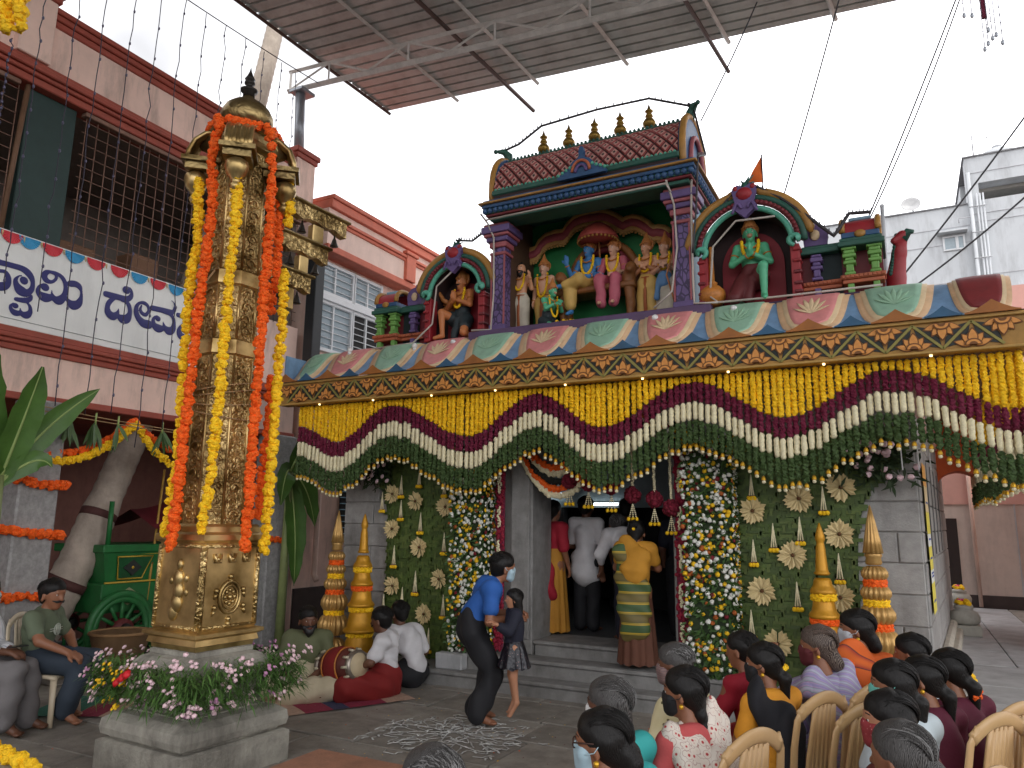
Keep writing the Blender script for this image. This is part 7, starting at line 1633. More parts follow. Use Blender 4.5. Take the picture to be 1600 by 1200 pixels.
# kneeling green figure at the throne's foot
def kneel_j(h):
    k=h/1.62; J={n:Vector(v)*k for n,v in dict(pel=(0,0,.3),wai=(0,.04,.46),che=(0,.12,.66),nek=(0,.17,.82),hed=(0,.24,.95),shL=(-.17,.12,.76),shR=(.17,.12,.76),elL=(-.22,.28,.52),elR=(.22,.28,.52),wrL=(-.06,.45,.62),wrR=(.06,.45,.62),hiL=(-.1,0,.28),hiR=(.1,0,.28),knL=(-.14,.4,.1),knR=(.14,.38,.1),anL=(-.12,-.1,.07),anR=(.12,-.1,.07),toL=(-.12,-.22,.04),toR=(.12,-.22,.04)).items()}
    J['f']=V3(0,1,0);J['hf']=V3(0,1,0);J['hu']=V3(0,0,1);return J
def muzzle(t,J,s):
    h=Vector(J['hed']);f=Vector(J['hf']).normalized();u=Vector(J['hu']); blobobj('muzzle',[(h+f*.07*s-u*.03*s,.045*s,h+f*.1*s-u*.045*s,.035*s)],mat('statue_muzzle',srgb(190,150,120),.5),t,.008,.01)
    a=MB(); a.tube([V3(-.1,-.15,.15)*s,V3(-.32,-.2,.3)*s,V3(-.36,-.2,.7)*s,V3(-.3,-.18,1.0)*s,V3(-.2,-.16,1.08)*s,V3(-.16,-.16,.95)*s],[.035*s,.035*s,.03*s,.028*s,.03*s,.02*s],8); a.build('tail',SK['green'],t)
J=kneel_j(.78); statue('green kneeling statue with yellow garland at the foot of the throne',(-3.78,8.1,ZL),RAD(-120),.78,J,'green',[(J['pel'],.16*.48,J['wai'],.13*.48),(J['hiL'],.125*.48,Vector(J['knL'])*.9,.085*.48),(J['hiR'],.125*.48,Vector(J['knR'])*.9,.085*.48)],m_bkc,None,gdrop=.5,extra=lambda t,J,s:muzzle(t,J,s))
# niche statues
def half_kneel(h):
    J=kneel_j(h); k=h/1.62
    J.update({n:Vector(v)*k for n,v in dict(pel=(0,0,.42),wai=(0,.0,.56),che=(0,0,.78),nek=(0,.0,.95),hed=(0,.03,1.09),shL=(-.18,0,.9),shR=(.18,0,.9),elL=(-.26,.1,.64),elR=(.26,.1,.64),wrL=(-.02,.24,.74),wrR=(.02,.24,.72),hiL=(-.1,0,.4),hiR=(.1,0,.4),knL=(-.17,.3,.52),anL=(-.17,.28,.08),toL=(-.18,.42,.03),knR=(.24,.24,.1),anR=(.14,-.2,.08),toR=(.14,-.3,.05)).items()}); J['hdL']=J['hdR']=V3(0,.25,1); return J
J=half_kneel(1.18); s=1.18/1.62
def mace(t,J,s):
    muzzle(t,J,s); a=MB(); a.lathe([(.02,0),(.1,.02),(.14,.1),(.13,.17),(.08,.22),(.05,.24),(.06,.26),(.03,.28),(.022,.6),(.03,.62),(.02,.66)],(.4,.1,.02),18); a.build('mace',m_jew,t)
statue('green half kneeling statue with clasped hands and mace in the right niche',(-1.3,8.02,ZL),FZ+.1,1.18,J,'green',[(J['pel'],.15*s,J['wai'],.125*s,((0,1,0),.85)),(J['hiR'],.12*s,J['knR'],.085*s),(J['hiL'],.12*s,Vector(J['hiL']).lerp(J['knL'],.4),.11*s),(V3(0,.12,.4)*s,.06*s,V3(.05,.16,.1)*s,.07*s)],m_rdc,None,gdrop=.26,extra=mace)
J=half_kneel(1.13); s=1.13/1.62
J.update(knL=V3(.2,.34,.5)*s,anL=V3(.2,.3,.08)*s,toL=V3(.3,.4,.03)*s,hiL=V3(.1,0,.4)*s,hiR=V3(-.1,0,.4)*s,knR=V3(-.24,.24,.1)*s,anR=V3(-.14,-.2,.08)*s,toR=V3(-.14,-.3,.05)*s,hf=V3(.3,.95,0))
def wingx(t,J,s):
    a=MB()
    for q in range(5): a.leaf(V3(.2,-.08,.75)*s,V3(.6,.0,.2-.25*q),V3(0,1,0),(.5-.05*q)*s,.12*s,.1,4)
    a.tube([V3(.2,-.05,.7)*s,V3(.45,.02,.85)*s,V3(.5,.1,1.0)*s,V3(.55,.12,.95)*s],[.05*s,.045*s,.03*s,.015*s],8); a.build('wing',m_cro,t)
statue('moustached winged kneeling statue with clasped hands in the left niche',(-4.96,8.02,ZL),FZ-.15,1.13,J,'orange',[(J['pel'],.15*s,J['wai'],.125*s,((0,1,0),.85)),(J['hiL'],.12*s,Vector(J['hiL']).lerp(J['knL'],.35),.11*s),(J['hiR'],.12*s,Vector(J['hiR']).lerp(J['knR'],.5),.1*s),(V3(0,.12,.4)*s,.05*s,V3(.0,.2,.05)*s,.06*s)],m_bkc,None,gdrop=.36,moust=True,extra=wingx)
a=MB(); r=random.Random(8)
for k in range(22): ruffle(a,(-3.5+r.uniform(-.1,.14),7.95+r.uniform(-.03,.03),4.13+r.uniform(0,.05)),.024)
tag(a.build('flower_heap',m_yel),'small heap of marigolds on the ledge before the throne','flowers')
for i in range(6):
    a=MB(); ruffle(a,(-3.3+i*.13,7.86,4.135),.022); tag(a.build('loose_marigold',m_yel),f'{ORD[i+1]} loose marigold from the left on the pavilion ledge','flower','loose marigolds on the ledge')
# ================================================================ plastic chairs
m_chb=mat('beige_plastic',srgb(196,160,112),.38,var=.06,scale=4,bump=.05); m_chw=mat('cream_plastic',srgb(206,190,164),.38,var=.06,scale=4,bump=.05)
def chair(label,loc,rz,m,hz=1.0):
    """moulded plastic chair facing +Y: seat, four splayed legs, tall slatted back with a curved top rail"""
    t=thing('plastic_chair',label,'chair',loc,rz,'plastic chairs'); sh=.43
    a=MB(); vs=[];fs=[];N=8
    for top in (0,1):
        for j in range(N+1):
            for i in range(N+1):
                u=2*i/N-1;v=2*j/N-1; z=sh-.02*(1-u*u)*(1-v*v)-.02*max(0,v-.6)*2.5; vs.append((u*(.215+.01*v),.0+v*.21,z-(.028 if top else 0)))
    o=(N+1)**2
    for j in range(N):
        for i in range(N): q=j*(N+1)+i; fs+=[(q,q+1,q+N+2,q+N+1),(o+q,o+q+N+1,o+q+N+2,o+q+1)]
    for i in range(N):
        for (p,q) in ((i,i+1),((N+1)*N+i+1,(N+1)*N+i),((i+1)*(N+1),i*(N+1)),(i*(N+1)+N,(i+1)*(N+1)+N)): fs.append((p,o+p,o+q,q))
    a.add(vs,fs,True); a.build('seat',m,t)
    for sx in (-1,1):
        for sy in (-1,1):
            a=MB(); a.tube([(sx*.19,sy*.185,sh-.02),(sx*.235,sy*(.235 if sy<0 else .22),0)],[.032,.024],8,flat=.75); a.build('leg',m,t)
    B=lambda u,z:(u,-.2-.13*(z-sh)*1.0-.03*(1-(u/.23)**2)*(z-sh),z)
    zt=.86
    for s in (-1,1):
        a=MB(); a.tube([(s*.2,-.19,sh-.03),B(s*.212,.56),B(s*.218,.7),B(s*.205,.82),B(s*.16,.885)],[.03,.028,.027,.026,.026],10,flat=.42,up=(0,1,0)); a.build('back_post',m,t)
    a=MB(); a.tube([B(.195*u,.84+.07*(1-u*u)) for u in [-1+i/8 for i in range(17)]],.032,10,flat=.4,up=(0,1,0)); a.build('top_rail',m,t)
    for k in range(-2,3):
        a=MB(); a.tube([B(k*.036,.46),B(k*.036,.6),B(k*.035,.74),B(k*.033,.9)],.0135,8,flat=.55,up=(0,1,0)); a.build('slat',m,t)
    a=MB(); a.tube([B(0,.5),B(0,.86)],.078,8,flat=.05,up=(0,1,0)); a.build('back_panel',m,t)
    for k in (-1,1):
        a=MB(); a.tube([B(k*.095,.47),B(k*.1,.63),B(k*.085,.78),B(k*.075,.88)],.02,8,flat=.5,up=(0,1,0)); a.build('back_rib',m,t)
    a=MB(); a.tube([B(u*.2,.475) for u in (-1,-.5,0,.5,1)],.035,8,flat=.4,up=(0,1,0)); a.build('lower_rail',m,t)
    return t
# ================================================================ people
def skin(n,c): return mat('skin_'+n,srgb(*c),.5,var=.1,scale=12,bump=.08)
SKB=skin('brown',(142,94,68)); SKD=skin('deep',(104,68,50)); SKL=skin('light_brown',(176,124,94))
HB=pmat('hair_dark',[(0,(.008,.007,.007)),(.6,(.009,.008,.007)),(1,(.014,.012,.011))],'WAVE',95,.42,bump=.25,distort=9,wavedir='Y',stretch=(1,1,.25))
HG=pmat('hair_grey',[(0,(.02,.018,.017)),(.5,(.045,.04,.038)),(1,(.13,.125,.12))],'WAVE',90,.45,bump=.25,distort=10,wavedir='Y',stretch=(1,1,.25))
HBR=pmat('hair_streaked',[(0,(.02,.012,.01)),(.5,(.06,.038,.03)),(1,(.2,.16,.13))],'WAVE',70,.42,bump=.25,distort=10,wavedir='Y',stretch=(1,1,.25))
HSIL=mat('hair_silver',(.2,.195,.19),.4,var=.3,scale=30,bump=0); HBR2=mat('hair_auburn',(.12,.075,.055),.4,var=.3,scale=30,bump=0)
def sit_chair(h=1.0,lean=0,turn=0,arms='lap'):
    J={n:Vector(v) for n,v in dict(pel=(0,-.06,.53),wai=(0,-.1,.68),che=(0,-.08+lean*.5,.86),nek=(0,-.05+lean,1.0),hed=(0,-.01+lean,1.13),shL=(-.17,-.07+lean*.8,.94),shR=(.17,-.07+lean*.8,.94),elL=(-.24,.02+lean*.6,.68),elR=(.24,.02+lean*.6,.68),wrL=(-.1,.22,.6),wrR=(.1,.22,.6),hiL=(-.09,-.04,.52),hiR=(.09,-.04,.52),knL=(-.11,.37,.5),knR=(.11,.37,.5),anL=(-.1,.4,.09),anR=(.1,.4,.09),toL=(-.11,.54,.03),toR=(.11,.54,.03)).items()}
    J['f']=V3(0,1,0);c,s=cos(turn),sin(turn);J['hf']=V3(-s,c,-.08);J['hu']=V3(0,.05,1); return J
def sit_floor(turn=0,lean=0):
    J={n:Vector(v) for n,v in dict(pel=(0,0,.13),wai=(0,-.02,.28),che=(0,.0+lean*.5,.46),nek=(0,.03+lean,.6),hed=(0,.07+lean,.73),shL=(-.18,.0+lean*.8,.55),shR=(.18,.0+lean*.8,.55),elL=(-.26,.1,.32),elR=(.26,.1,.32),wrL=(-.1,.3,.2),wrR=(.1,.3,.2),hiL=(-.1,.03,.12),hiR=(.1,.03,.12),knL=(-.36,.3,.12),knR=(.36,.3,.12),anL=(.1,.4,.07),anR=(-.12,.36,.07),toL=(.2,.42,.05),toR=(-.22,.38,.05)).items()}
    J['f']=V3(0,1,0);c,s=cos(turn),sin(turn);J['hf']=V3(-s,c,-.12);J['hu']=V3(0,.1,1); return J
def hair_prims(J,style,s=1):
    h=Vector(J['hed']);f=Vector(J['hf']).normalized();u=Vector(J['hu']).normalized();r=f.cross(u).normalized();P=lambda a,b,c:h+f*a*s+r*b*s+u*c*s
    B=[(P(-.005,0,.058),.096*s,P(-.035,0,.035),.096*s),(P(-.04,0,.03),.086*s,P(-.055,0,-.02),.066*s),(P(.035,0,.085),.05*s,P(-.02,0,.08),.08*s)]
    if style!='short':
        B+=[(P(-.03,-.055,.025),.045*s,P(-.075,-.02,-.045),.032*s),(P(-.03,.055,.025),.045*s,P(-.075,.02,-.045),.032*s)]
    if style=='bun': B+=[(P(-.115,0,-.03),.058*s,P(-.13,0,-.06),.052*s)]
    if style=='lowbun': B+=[(P(-.1,0,-.07),.055*s,P(-.115,0,-.1),.05*s)]
    if style=='braid':
        for i in range(9): t=i/8; B.append((P(-.085-.03*sin(t*2),.012*(-1)**i,-.07-.3*t),(.036-.012*t)*s,P(-.09-.03*sin(t*2),-.01*(-1)**i,-.09-.3*t),(.03-.012*t)*s))
    if style=='pony': B+=[(P(-.09,0,-.03),.03*s,P(-.135,0,-.08),.04*s),(P(-.135,0,-.08),.04*s,P(-.13,0,-.26),.018*s)]
    if style=='long': B+=[(P(-.05,-.04,0),.07*s,P(-.07,-.04,-.2),.055*s),(P(-.05,.04,0),.07*s,P(-.07,.04,-.2),.055*s),(P(-.07,0,-.1),.07*s,P(-.08,0,-.27),.04*s)]
    return B
def hair_strands(J,style,s,ms,par,seed):
    """combed locks lying on the head from the hairline to the nape"""
    h=Vector(J['hed']);f=Vector(J['hf']).normalized();u=Vector(J['hu']).normalized();r=f.cross(u).normalized();P=lambda a,b,c:h+f*a*s+r*b*s+u*c*s
    rn=random.Random(seed);a=MB();n=330 if style!='short' else 420
    for i in range(n):
        a.m=rn.randrange(len(ms)); b0=rn.uniform(-.088,.088); th0=rn.uniform(.75,1.25) if style!='short' else rn.uniform(.7,2.6); th1=3.75 if style!='short' else min(th0+rn.uniform(.5,.9),3.9); pts=[]; fly=rn.uniform(1.0,1.07) if i%7==0 else 1
        for k in range(10):
            t=k/9; th=th0+(th1-th0)*t; b=b0*(1-(.8 if style!='short' else .1)*t*t)+.003*sin(9*t+i)+rn.gauss(0,.0006); R_=(max(.0025,.1**2-b*b))**.5
            back=.018*max(0,-cos(th)) ; pts.append(P(R_*cos(th)*1.06*fly-.018-back,b*fly,R_*sin(th)*fly+.05))
        rr=rn.uniform(.0014,.0028)*s; a.tube(pts,[rr*.4]+[rr]*8+[rr*.4],4)
    o=a.build('hair_locks',ms,par); o['kind']='stuff'
def cone_skirt(name,par,m,z0,z1,r0,r1,cx=0,cy=0,folds=11,amp=.09,sy=.85,seed=0):
    """hanging skirt: gathered at the waist, fluted folds deepening to an open hem"""
    a=MB();n=66;R_=12;v=[];fs=[];rn=random.Random(seed);ph=[rn.uniform(0,6) for _ in range(3)]
    for j in range(R_+1):
        t=j/R_; z=z0+(z1-z0)*t
        for k in range(n):
            q=2*pi*k/n; w=1+amp*t*(sin(folds*q+ph[0]+.8*sin(2*q+ph[1]))+.4*sin(2.3*folds*q+ph[2])); rr=(r0+(r1-r0)*t**.8)*w; v.append((cx+rr*cos(q),cy+rr*sin(q)*sy,z+(.012*sin(folds*q+ph[0]) if j==R_ else 0)))
    for j in range(R_):
        for k in range(n): k2=(k+1)%n; fs.append((j*n+k,(j+1)*n+k,(j+1)*n+k2,j*n+k2))
    a.add(v,fs,True); return a.build(name,m,par)
def shirt_prims(J,s=1,sleeve=.65,ease=.024,hem=.1):
    f=tuple(J['f']);e=ease*s; B=[(Vector(J['pel']).lerp(Vector(J['wai']),.3),.12*s+e*.8,J['wai'],.112*s+e,(f,.82)),(J['wai'],.112*s+e,J['che'],.135*s+e,(f,.8)),(J['che'],.125*s+e,Vector(J['che']).lerp(Vector(J['nek']),.6),.06*s+e*.6,(f,.82)),(J['shL'],.062*s+e,J['shR'],.062*s+e)]
    for q in 'LR':
        a=Vector(J['sh'+q]);b=Vector(J['el'+q]);c=Vector(J['wr'+q])
        if sleeve<=1: B.append((a,.056*s+e*.7,a.lerp(b,sleeve),.05*s+e*.8))
        else: B+=[(a,.06*s+e,b,.046*s+e),(b,.046*s+e,b.lerp(c,sleeve-1),.034*s+e)]
    return B
def trouser_prims(J,s=1,ease=.02,low=.97):
    e=ease*s;B=[(J['pel'],.128*s+e,Vector(J['pel'])+V3(0,0,.06)*s,.115*s+e,(tuple(J['f']),.85))]
    for q in 'LR': a=Vector(J['kn'+q]);b=Vector(J['an'+q]); B+=[(J['hi'+q],.094*s+e,a,.064*s+e),(a,.066*s+e,a.lerp(b,low),.062*s+e)]
    return B
def skirt_prims(J,s=1,low=.95):
    B=trouser_prims(J,s,.035,low); L_,R_=[Vector(J['kn'+q]) for q in 'LR'];A,C=[Vector(J['kn'+q]).lerp(Vector(J['an'+q]),low) for q in 'LR']
    H_=(Vector(J['hiL'])+Vector(J['hiR']))/2; m1=(L_+R_)/2;m2=(A+C)/2; B+=[(H_,.13*s,m1,.11*s),(m1,.11*s,m2,.1*s)]; return B
def drape_prims(J,s=1,side='L'):
    """shawl end or pallu over one shoulder, falling across front and back"""
    sh=Vector(J['sh'+side]);o=Vector(J['hi'+('R' if side=='L' else 'L')]);f=Vector(J['f']); c=Vector(J['che'])
    sgn=-1 if side=='L' else 1
    n=(tuple(f),.5)
    return [(sh+V3(-sgn*.03,0,.03)*s,.085*s,c+f*.1*s,.1*s,n),(c+f*.1*s,.1*s,o+f*.13*s+V3(0,0,.08)*s,.1*s,n),(sh+V3(-sgn*.03,0,.03)*s-f*.02*s,.085*s,c-f*.12*s+V3(sgn*.05,0,-.05)*s,.105*s,n),(c-f*.12*s+V3(sgn*.05,0,-.05)*s,.105*s,Vector(J['wai'])-f*.14*s+V3(sgn*.08,0,-.1)*s,.11*s,n)]
def person(label,loc,rz,J,sk,hair,hm,clothes,s=1,mask=None,glasses=None,moust=False,beard=False,face=True,vox=.013,hands=True,extra=None,cat='person',handopt=None):
    t=thing('person',label,cat,loc,rz); B=body_prims(J,s)
    if hands:
        for q,sd in (('L',1),('R',-1)):
            d=Vector(J['wr'+q])-Vector(J['el'+q]); B+=hand_prims(J['wr'+q],J.get('hd'+q,d),J.get('hn'+q,V3(-.3 if q=='L' else .3,0,1)),s,J.get('curl',.6),sd)
    for q in 'LR':   # toes
        to=Vector(J['to'+q]);an=Vector(J['an'+q]);d=(to-an);d.z=0;d=d.normalized() if d.length>1e-4 else V3(0,1,0); k=V3(-d.y,d.x,0)
        for i in range(5): B.append((to+k*(.018*(i-2))*s,.012*s,to+k*(.02*(i-2))*s+d*(.035-.004*abs(i-1))*s,.009*s))
    blobobj('body',B,sk,t,vox*(.75 if hands else 1),.018*s)
    if hair: blobobj('hair',hair_prims(J,hair,s),hm,t,vox*.8,.025*s,.0012,70,len(label))
    if hair: hair_strands(J,hair,s,[hm,hm,HSIL] if hm is HG else ([hm,HBR2] if hm is HBR else [hm]),t,len(label))
    for i,(nm,pr,m,wr) in enumerate(clothes): blobobj(nm,pr,m,t,vox,.022*s,wr,26,i+len(label))
    h=Vector(J['hed']);f=Vector(J['hf']).normalized();u=Vector(J['hu']).normalized();r=f.cross(u).normalized();P=lambda a,b,c:h+f*a*s+r*b*s+u*c*s
    if face: face_parts(J,s,t,moust=moust,beard=beard)
    if mask:
        blobobj('face_mask',[(P(.075,0,-.005),.042*s,P(.07,0,-.07),.042*s),(P(.05,-.045,-.02),.038*s,P(.05,.045,-.02),.038*s),(P(.05,-.03,-.06),.036*s,P(.05,.03,-.06),.036*s)],mask,t,.009,.02*s)
        a=MB()
        for q in (-1,1): a.tube([P(.06,q*.072,-.02),P(.03,q*.09,-.012),P(.0,q*.1,-.005),P(-.02,q*.1,.02)],.0022*s,5)
        a.build('mask_loop',mask,t)['kind']='stuff'
    if glasses:
        a=MB()
        for q in (-1,1):
            a.tube([P(.1,q*.036+.026*cos(k*pi/8),.022+.022*sin(k*pi/8)) for k in range(16)],.003,5,closed=True); a.tube([P(.1,q*.062,.025),P(.0,q*.098,.03)],.003,5)
        a.tube([P(.1,-.01,.025),P(.1,.01,.025)],.003,5); a.build('glasses',mat('spectacle_frame',(.08,.04,.03),.3,.4),t)
    if extra: extra(t,J,s,P)
    return t
# cloth
def cl(n,c,rough=.8,var=.12,scale=7): return mat('cloth_'+n,srgb(*c),rough,var=var,scale=scale,bump=.15,bscale=90)
C_floral=pmat('cloth_floral',[(0,srgb(168,40,46)),(.2,srgb(190,70,70)),(.26,srgb(224,210,196)),(.55,srgb(226,216,204)),(.6,srgb(170,120,110)),(.64,srgb(226,216,204))],'VORONOI',32,.75,bump=0)
C_print=pmat('cloth_cream_print',[(0,srgb(90,80,50)),(.12,srgb(96,86,56)),(.17,srgb(214,202,158)),(1,srgb(220,210,170))],'VORONOI',16,.8,bump=0)
C_teal=pmat('cloth_teal_flower',[(0,srgb(226,150,40)),(.13,srgb(220,90,30)),(.18,srgb(40,150,150)),(1,srgb(52,168,164))],'VORONOI',5,.7,bump=0)
C_lav=pmat('cloth_lavender_stripe',[(0,srgb(150,138,182)),(.3,srgb(164,154,190)),(.45,srgb(186,150,172)),(.6,srgb(134,126,170)),(.75,srgb(150,172,172)),(1,srgb(180,174,198))],'WAVE',9,.8,bump=.1,wavedir='DIAGONAL',distort=2)
C_org=cl('bright_orange',(226,100,26)); C_orgb=pmat('cloth_orange_border',[(0,srgb(214,96,30)),(.6,srgb(220,100,30)),(.66,srgb(40,40,44)),(.75,srgb(170,60,40)),(1,srgb(220,104,34))],'WAVE',2.2,.75,bump=0,wavedir='DIAGONAL',distort=3)
C_yel=cl('marigold_yellow',(222,150,40)); C_blk=cl('black',(26,26,32)); C_red=cl('crimson',(158,24,44)); C_mar=cl('maroon',(92,26,48)); C_lbl=cl('pale_blue',(190,202,206)); C_drd=cl('rust_red',(96,40,34)); C_olv=cl('olive_shirt',(98,102,72)); C_wht=cl('white_shirt',(214,212,214)); C_dhr=cl('red_dhoti',(126,26,24)); C_crm=cl('cream_dhoti',(190,178,150)); C_gt=cl('green_tshirt',(96,106,84)); C_jean=cl('dark_jeans',(46,56,68)); C_gry=cl('grey_trousers',(112,108,108)); C_blu=cl('blue_polo',(40,92,168)); C_tro=cl('black_trousers',(30,30,34)); C_stripe=pmat('cloth_white_check',[(0,srgb(206,206,208)),(.8,srgb(214,214,216)),(.9,srgb(170,172,180)),(1,srgb(170,172,180))],'WAVE',12,.8,bump=0,wavedir='X')
C_seq=pmat('cloth_sequin',[(0,srgb(190,150,140)),(.12,srgb(150,120,120)),(.2,srgb(24,22,32)),(1,srgb(20,20,30))],'VORONOI',42,.3,bump=.3); C_navy=cl('navy',(26,28,44)); C_magn=cl('magenta',(150,30,80))
M_blk=mat('mask_black',(.014,.014,.016),.8); M_blu=mat('mask_blue',srgb(170,196,206),.8,var=.05); M_tur=mat('mask_turquoise',srgb(110,190,176),.8,var=.05); M_redp=pmat('mask_red_print',[(0,srgb(216,190,186)),(.2,srgb(150,52,56)),(1,srgb(130,44,50))],'VORONOI',60,.8,bump=0); M_pld=pmat('mask_plaid',[(0,srgb(90,70,80)),(.5,srgb(160,136,126)),(1,srgb(110,86,90))],'WAVE',22,.8,bump=0,wavedir='Z')
def aud(label,x,y,hz,rz,turn,sk,hair,hm,top,bottom,chairlab=None,drape=None,sleeve=.55,chm=None,lean=0,**kw):
    J=sit_chair(lean=lean,turn=RAD(turn)); fs_=.92+max(0,hz-1.13)*.8; kk=(1.8-1.13*fs_)/(1.8-hz); x*=kk; y*=kk
    a=RAD(rz); hx,hy=J['hed'].x*fs_,J['hed'].y*fs_; loc=(x-(hx*cos(a)-hy*sin(a)),y-(hx*sin(a)+hy*cos(a)),0)
    C=[('blouse',shirt_prims(J,.9,sleeve,.016),top,.01),('skirt',skirt_prims(J),bottom,.012)]
    if drape: C.append(('drape',drape_prims(J,1.12,drape[1]),drape[0],.014))
    if 'extra_clothes' in kw: C+=kw.pop('extra_clothes')(J)
    p=person(label,loc,a,J,sk,hair,hm,C,hands=kw.pop('hands',False),s=.9,**kw); p.scale=(fs_,)*3
    c_=chair(chairlab,(loc[0]+.11*sin(a),loc[1]-.11*cos(a),0),a,chm or m_chb) if chairlab else None
    if c_: c_.scale=(1,1,1.04)
    return p
def flower_in_hair(m,n=10,where=(-.13,0,-.05),sp=.03):
    def f(t,J,s,P):
        a=MB(); r=random.Random(n)
        for k in range(n): ruffle(a,P(where[0]+r.gauss(0,sp*.4),where[1]+r.gauss(0,sp),where[2]+r.gauss(0,sp)),.018)
        a.build('hair_flowers',m,t)
    return f
def earrings(t,J,s,P):
    a=MB()
    for q in (-1,1): a.sph(P(-.008,q*.1,-.045),.012,7,5)
    a.build('earrings',m_bell,t)
def tie(m):
    def f(t,J,s,P): earrings(t,J,s,P); a=MB(); a.tube([P(-.105+.03*cos(k),.03*sin(k),-.05) for k in [2*pi*i/12 for i in range(12)]],.012,6,closed=True); a.build('hair_tie',m,t)
    return f
aud('grey haired head of a person at the bottom centre of the picture',-1.24,1.89,1.06,70,10,SKB,'short',HG,cl('beige',(150,140,120)),C_gry,None,face=False)
aud('woman in glasses and pale mask with black bun, lowest in the left group',-.9,2.33,1.12,72,25,SKB,'bun',HB,C_mar,C_mar,None,mask=M_blu,glasses=True,extra=earrings)
aud('greying woman in teal flowered saree with thin braid',-1.05,2.80,1.12,72,20,SKD,'braid',HG,C_teal,C_teal,None,drape=(C_teal,'L'),mask=mat('mask_white',(.7,.7,.68),.8))
aud('woman in white saree with red flowers, long braid and black mask',-.85,3.12,1.13,66,28,SKB,'braid',HB,cl('coral_blouse',(196,84,84)),C_floral,'beige plastic chair behind the woman in the flowered white saree',drape=(C_floral,'R'),mask=M_blk,extra=earrings,extra_clothes=lambda J:[('shawl',drape_prims(J,1.02,'L'),C_floral,.012)])
aud('grey haired person in cream printed shirt with plaid mask',-1.06,3.74,1.12,75,20,SKD,'short',HG,C_print,C_print,None,mask=M_pld,sleeve=.8)
aud('child in crimson beside the woman in yellow',-.96,4.86,1.04,60,20,SKB,'short',HB,C_red,C_red,None,sleeve=.8,face=False)
aud('woman in yellow blouse with black dupatta and yellow hair flower',-.69,4.0,1.12,62,32,SKB,'pony',HB,C_yel,C_yel,'beige plastic chair behind the woman in yellow',drape=(C_blk,'L'),mask=M_blk,sleeve=.6,extra=lambda t,J,s,P:(earrings(t,J,s,P),flower_in_hair(m_yel,7,(-.13,.03,-.02),.018)(t,J,s,P)))
def raised(J):
    J.update(elL=V3(-.26,.14,.84),wrL=V3(-.16,.2,1.05)); return J
_sc=sit_chair
def sit_raised(lean=0,turn=0): return raised(_sc(lean=lean,turn=turn))
sit_chair=sit_raised
aud('woman in lavender striped shawl with streaked bun, hand raised to her face',-.46,4.23,1.19,58,38,SKB,'lowbun',HBR,C_lav,C_lav,'beige slatted plastic chair behind the lavender shawl',drape=(C_lav,'R'),mask=mat('mask_dark_red',srgb(96,36,40),.8),sleeve=1.2,hands=True,extra=earrings,extra_clothes=lambda J:[('shawl',drape_prims(J,1.03,'L'),C_lav,.012)])
sit_chair=_sc
aud('woman in bright orange saree with white mask by the gilt tower',-.3,4.62,1.24,52,45,SKB,'lowbun',HB,C_org,C_orgb,None,drape=(C_orgb,'L'),mask=mat('mask_grey',(.5,.52,.55),.8),sleeve=.5,extra=earrings)
chair('beige plastic chair between the yellow blouse and the lavender shawl',(-.5,4.45,0),RAD(60),m_chb)
aud('dark haired woman farthest back in the right hand group',-.048,5.2,1.06,50,30,SKB,'lowbun',HB,C_lbl,C_lbl,None)
aud('woman in maroon with orange flowers in her hair at the right',.125,4.6,1.07,52,20,SKB,'pony',HB,C_mar,C_mar,'beige plastic chair at the right behind the maroon blouse',extra=flower_in_hair(m_org,14,(-.14,.02,-.12),.028))
aud('woman with turquoise mask and pale blue top in the right hand group',-.113,3.6,1.15,58,35,SKB,'pony',HB,C_lbl,C_lbl,None,mask=M_tur,extra=earrings)
aud('woman with glasses, blue hair tie and gold bordered maroon blouse',.0,3.99,1.12,55,30,SKB,'pony',HB,C_mar,C_magn,'beige plastic chair behind the blue hair tie',glasses=True,extra=tie(mat('tie_blue',srgb(60,120,220),.5)))
aud('woman with red printed mask looking left in the right hand group',-.12,3.1,1.12,62,40,SKL,'long',HB,C_drd,C_drd,'beige plastic chair behind the red printed mask',mask=M_redp,extra=earrings)
aud('grey haired head at the bottom right of the picture',-.076,2.64,1.12,60,10,SKB,'bun',HG,C_magn,C_magn,'cream topped plastic chair at the bottom right',face=False)
chair('beige plastic chair at the right edge of the right hand group',(.34,4.6,0),RAD(50),m_chb); chair('beige plastic chair nearest the offering stone',(.36,5.2,0),RAD(48),m_chb)

# ---------------------------------------------------------------- men on chairs at the left
J=sit_chair(turn=RAD(-20)); J.update(elR=V3(.26,.06,.72),wrR=V3(.22,.3,.62),elL=V3(-.25,.05,.7),wrL=V3(-.08,.2,.6),anR=V3(.14,.28,.1),toR=V3(.15,.4,.03),anL=V3(-.12,.14,.1),toL=V3(-.13,.26,.03))
for k_ in ('nek','hed','che','shL','shR'): J[k_]=Vector(J[k_])+V3(0,0,-.05)
def emblem(t,J,s,P):
    c=Vector(J['che'])+V3(0,.135,-.02); a=MB(); a.tube([c+V3(.05*cos(k),.012-.2*(.05*cos(k))**2*8,.05*sin(k)) for k in [2*pi*i/20 for i in range(20)]],.005,5,closed=True)
    for dx in (-.025,0,.025): a.tube([c+V3(dx,.014,.04),c+V3(dx*1.3,.014,-.04)],.007,5)
    for z in (-.01,.01): a.tube([c+V3(-.1,.0,z),c+V3(.1,.0,z)],.004,5)
    a.build('shirt_print',mat('print_pale',srgb(180,184,170),.8),t)
person('man in green t-shirt and jeans sitting barefoot on a cream chair',(-7.02,4.35,0),RAD(-60),J,SKB,'short',HB,[('t_shirt',shirt_prims(J,1.05,.6),C_gt,.012),('jeans',trouser_prims(J,1.05),C_jean,.013)],s=1.05,moust=True,beard=False,hands=True,extra=emblem)
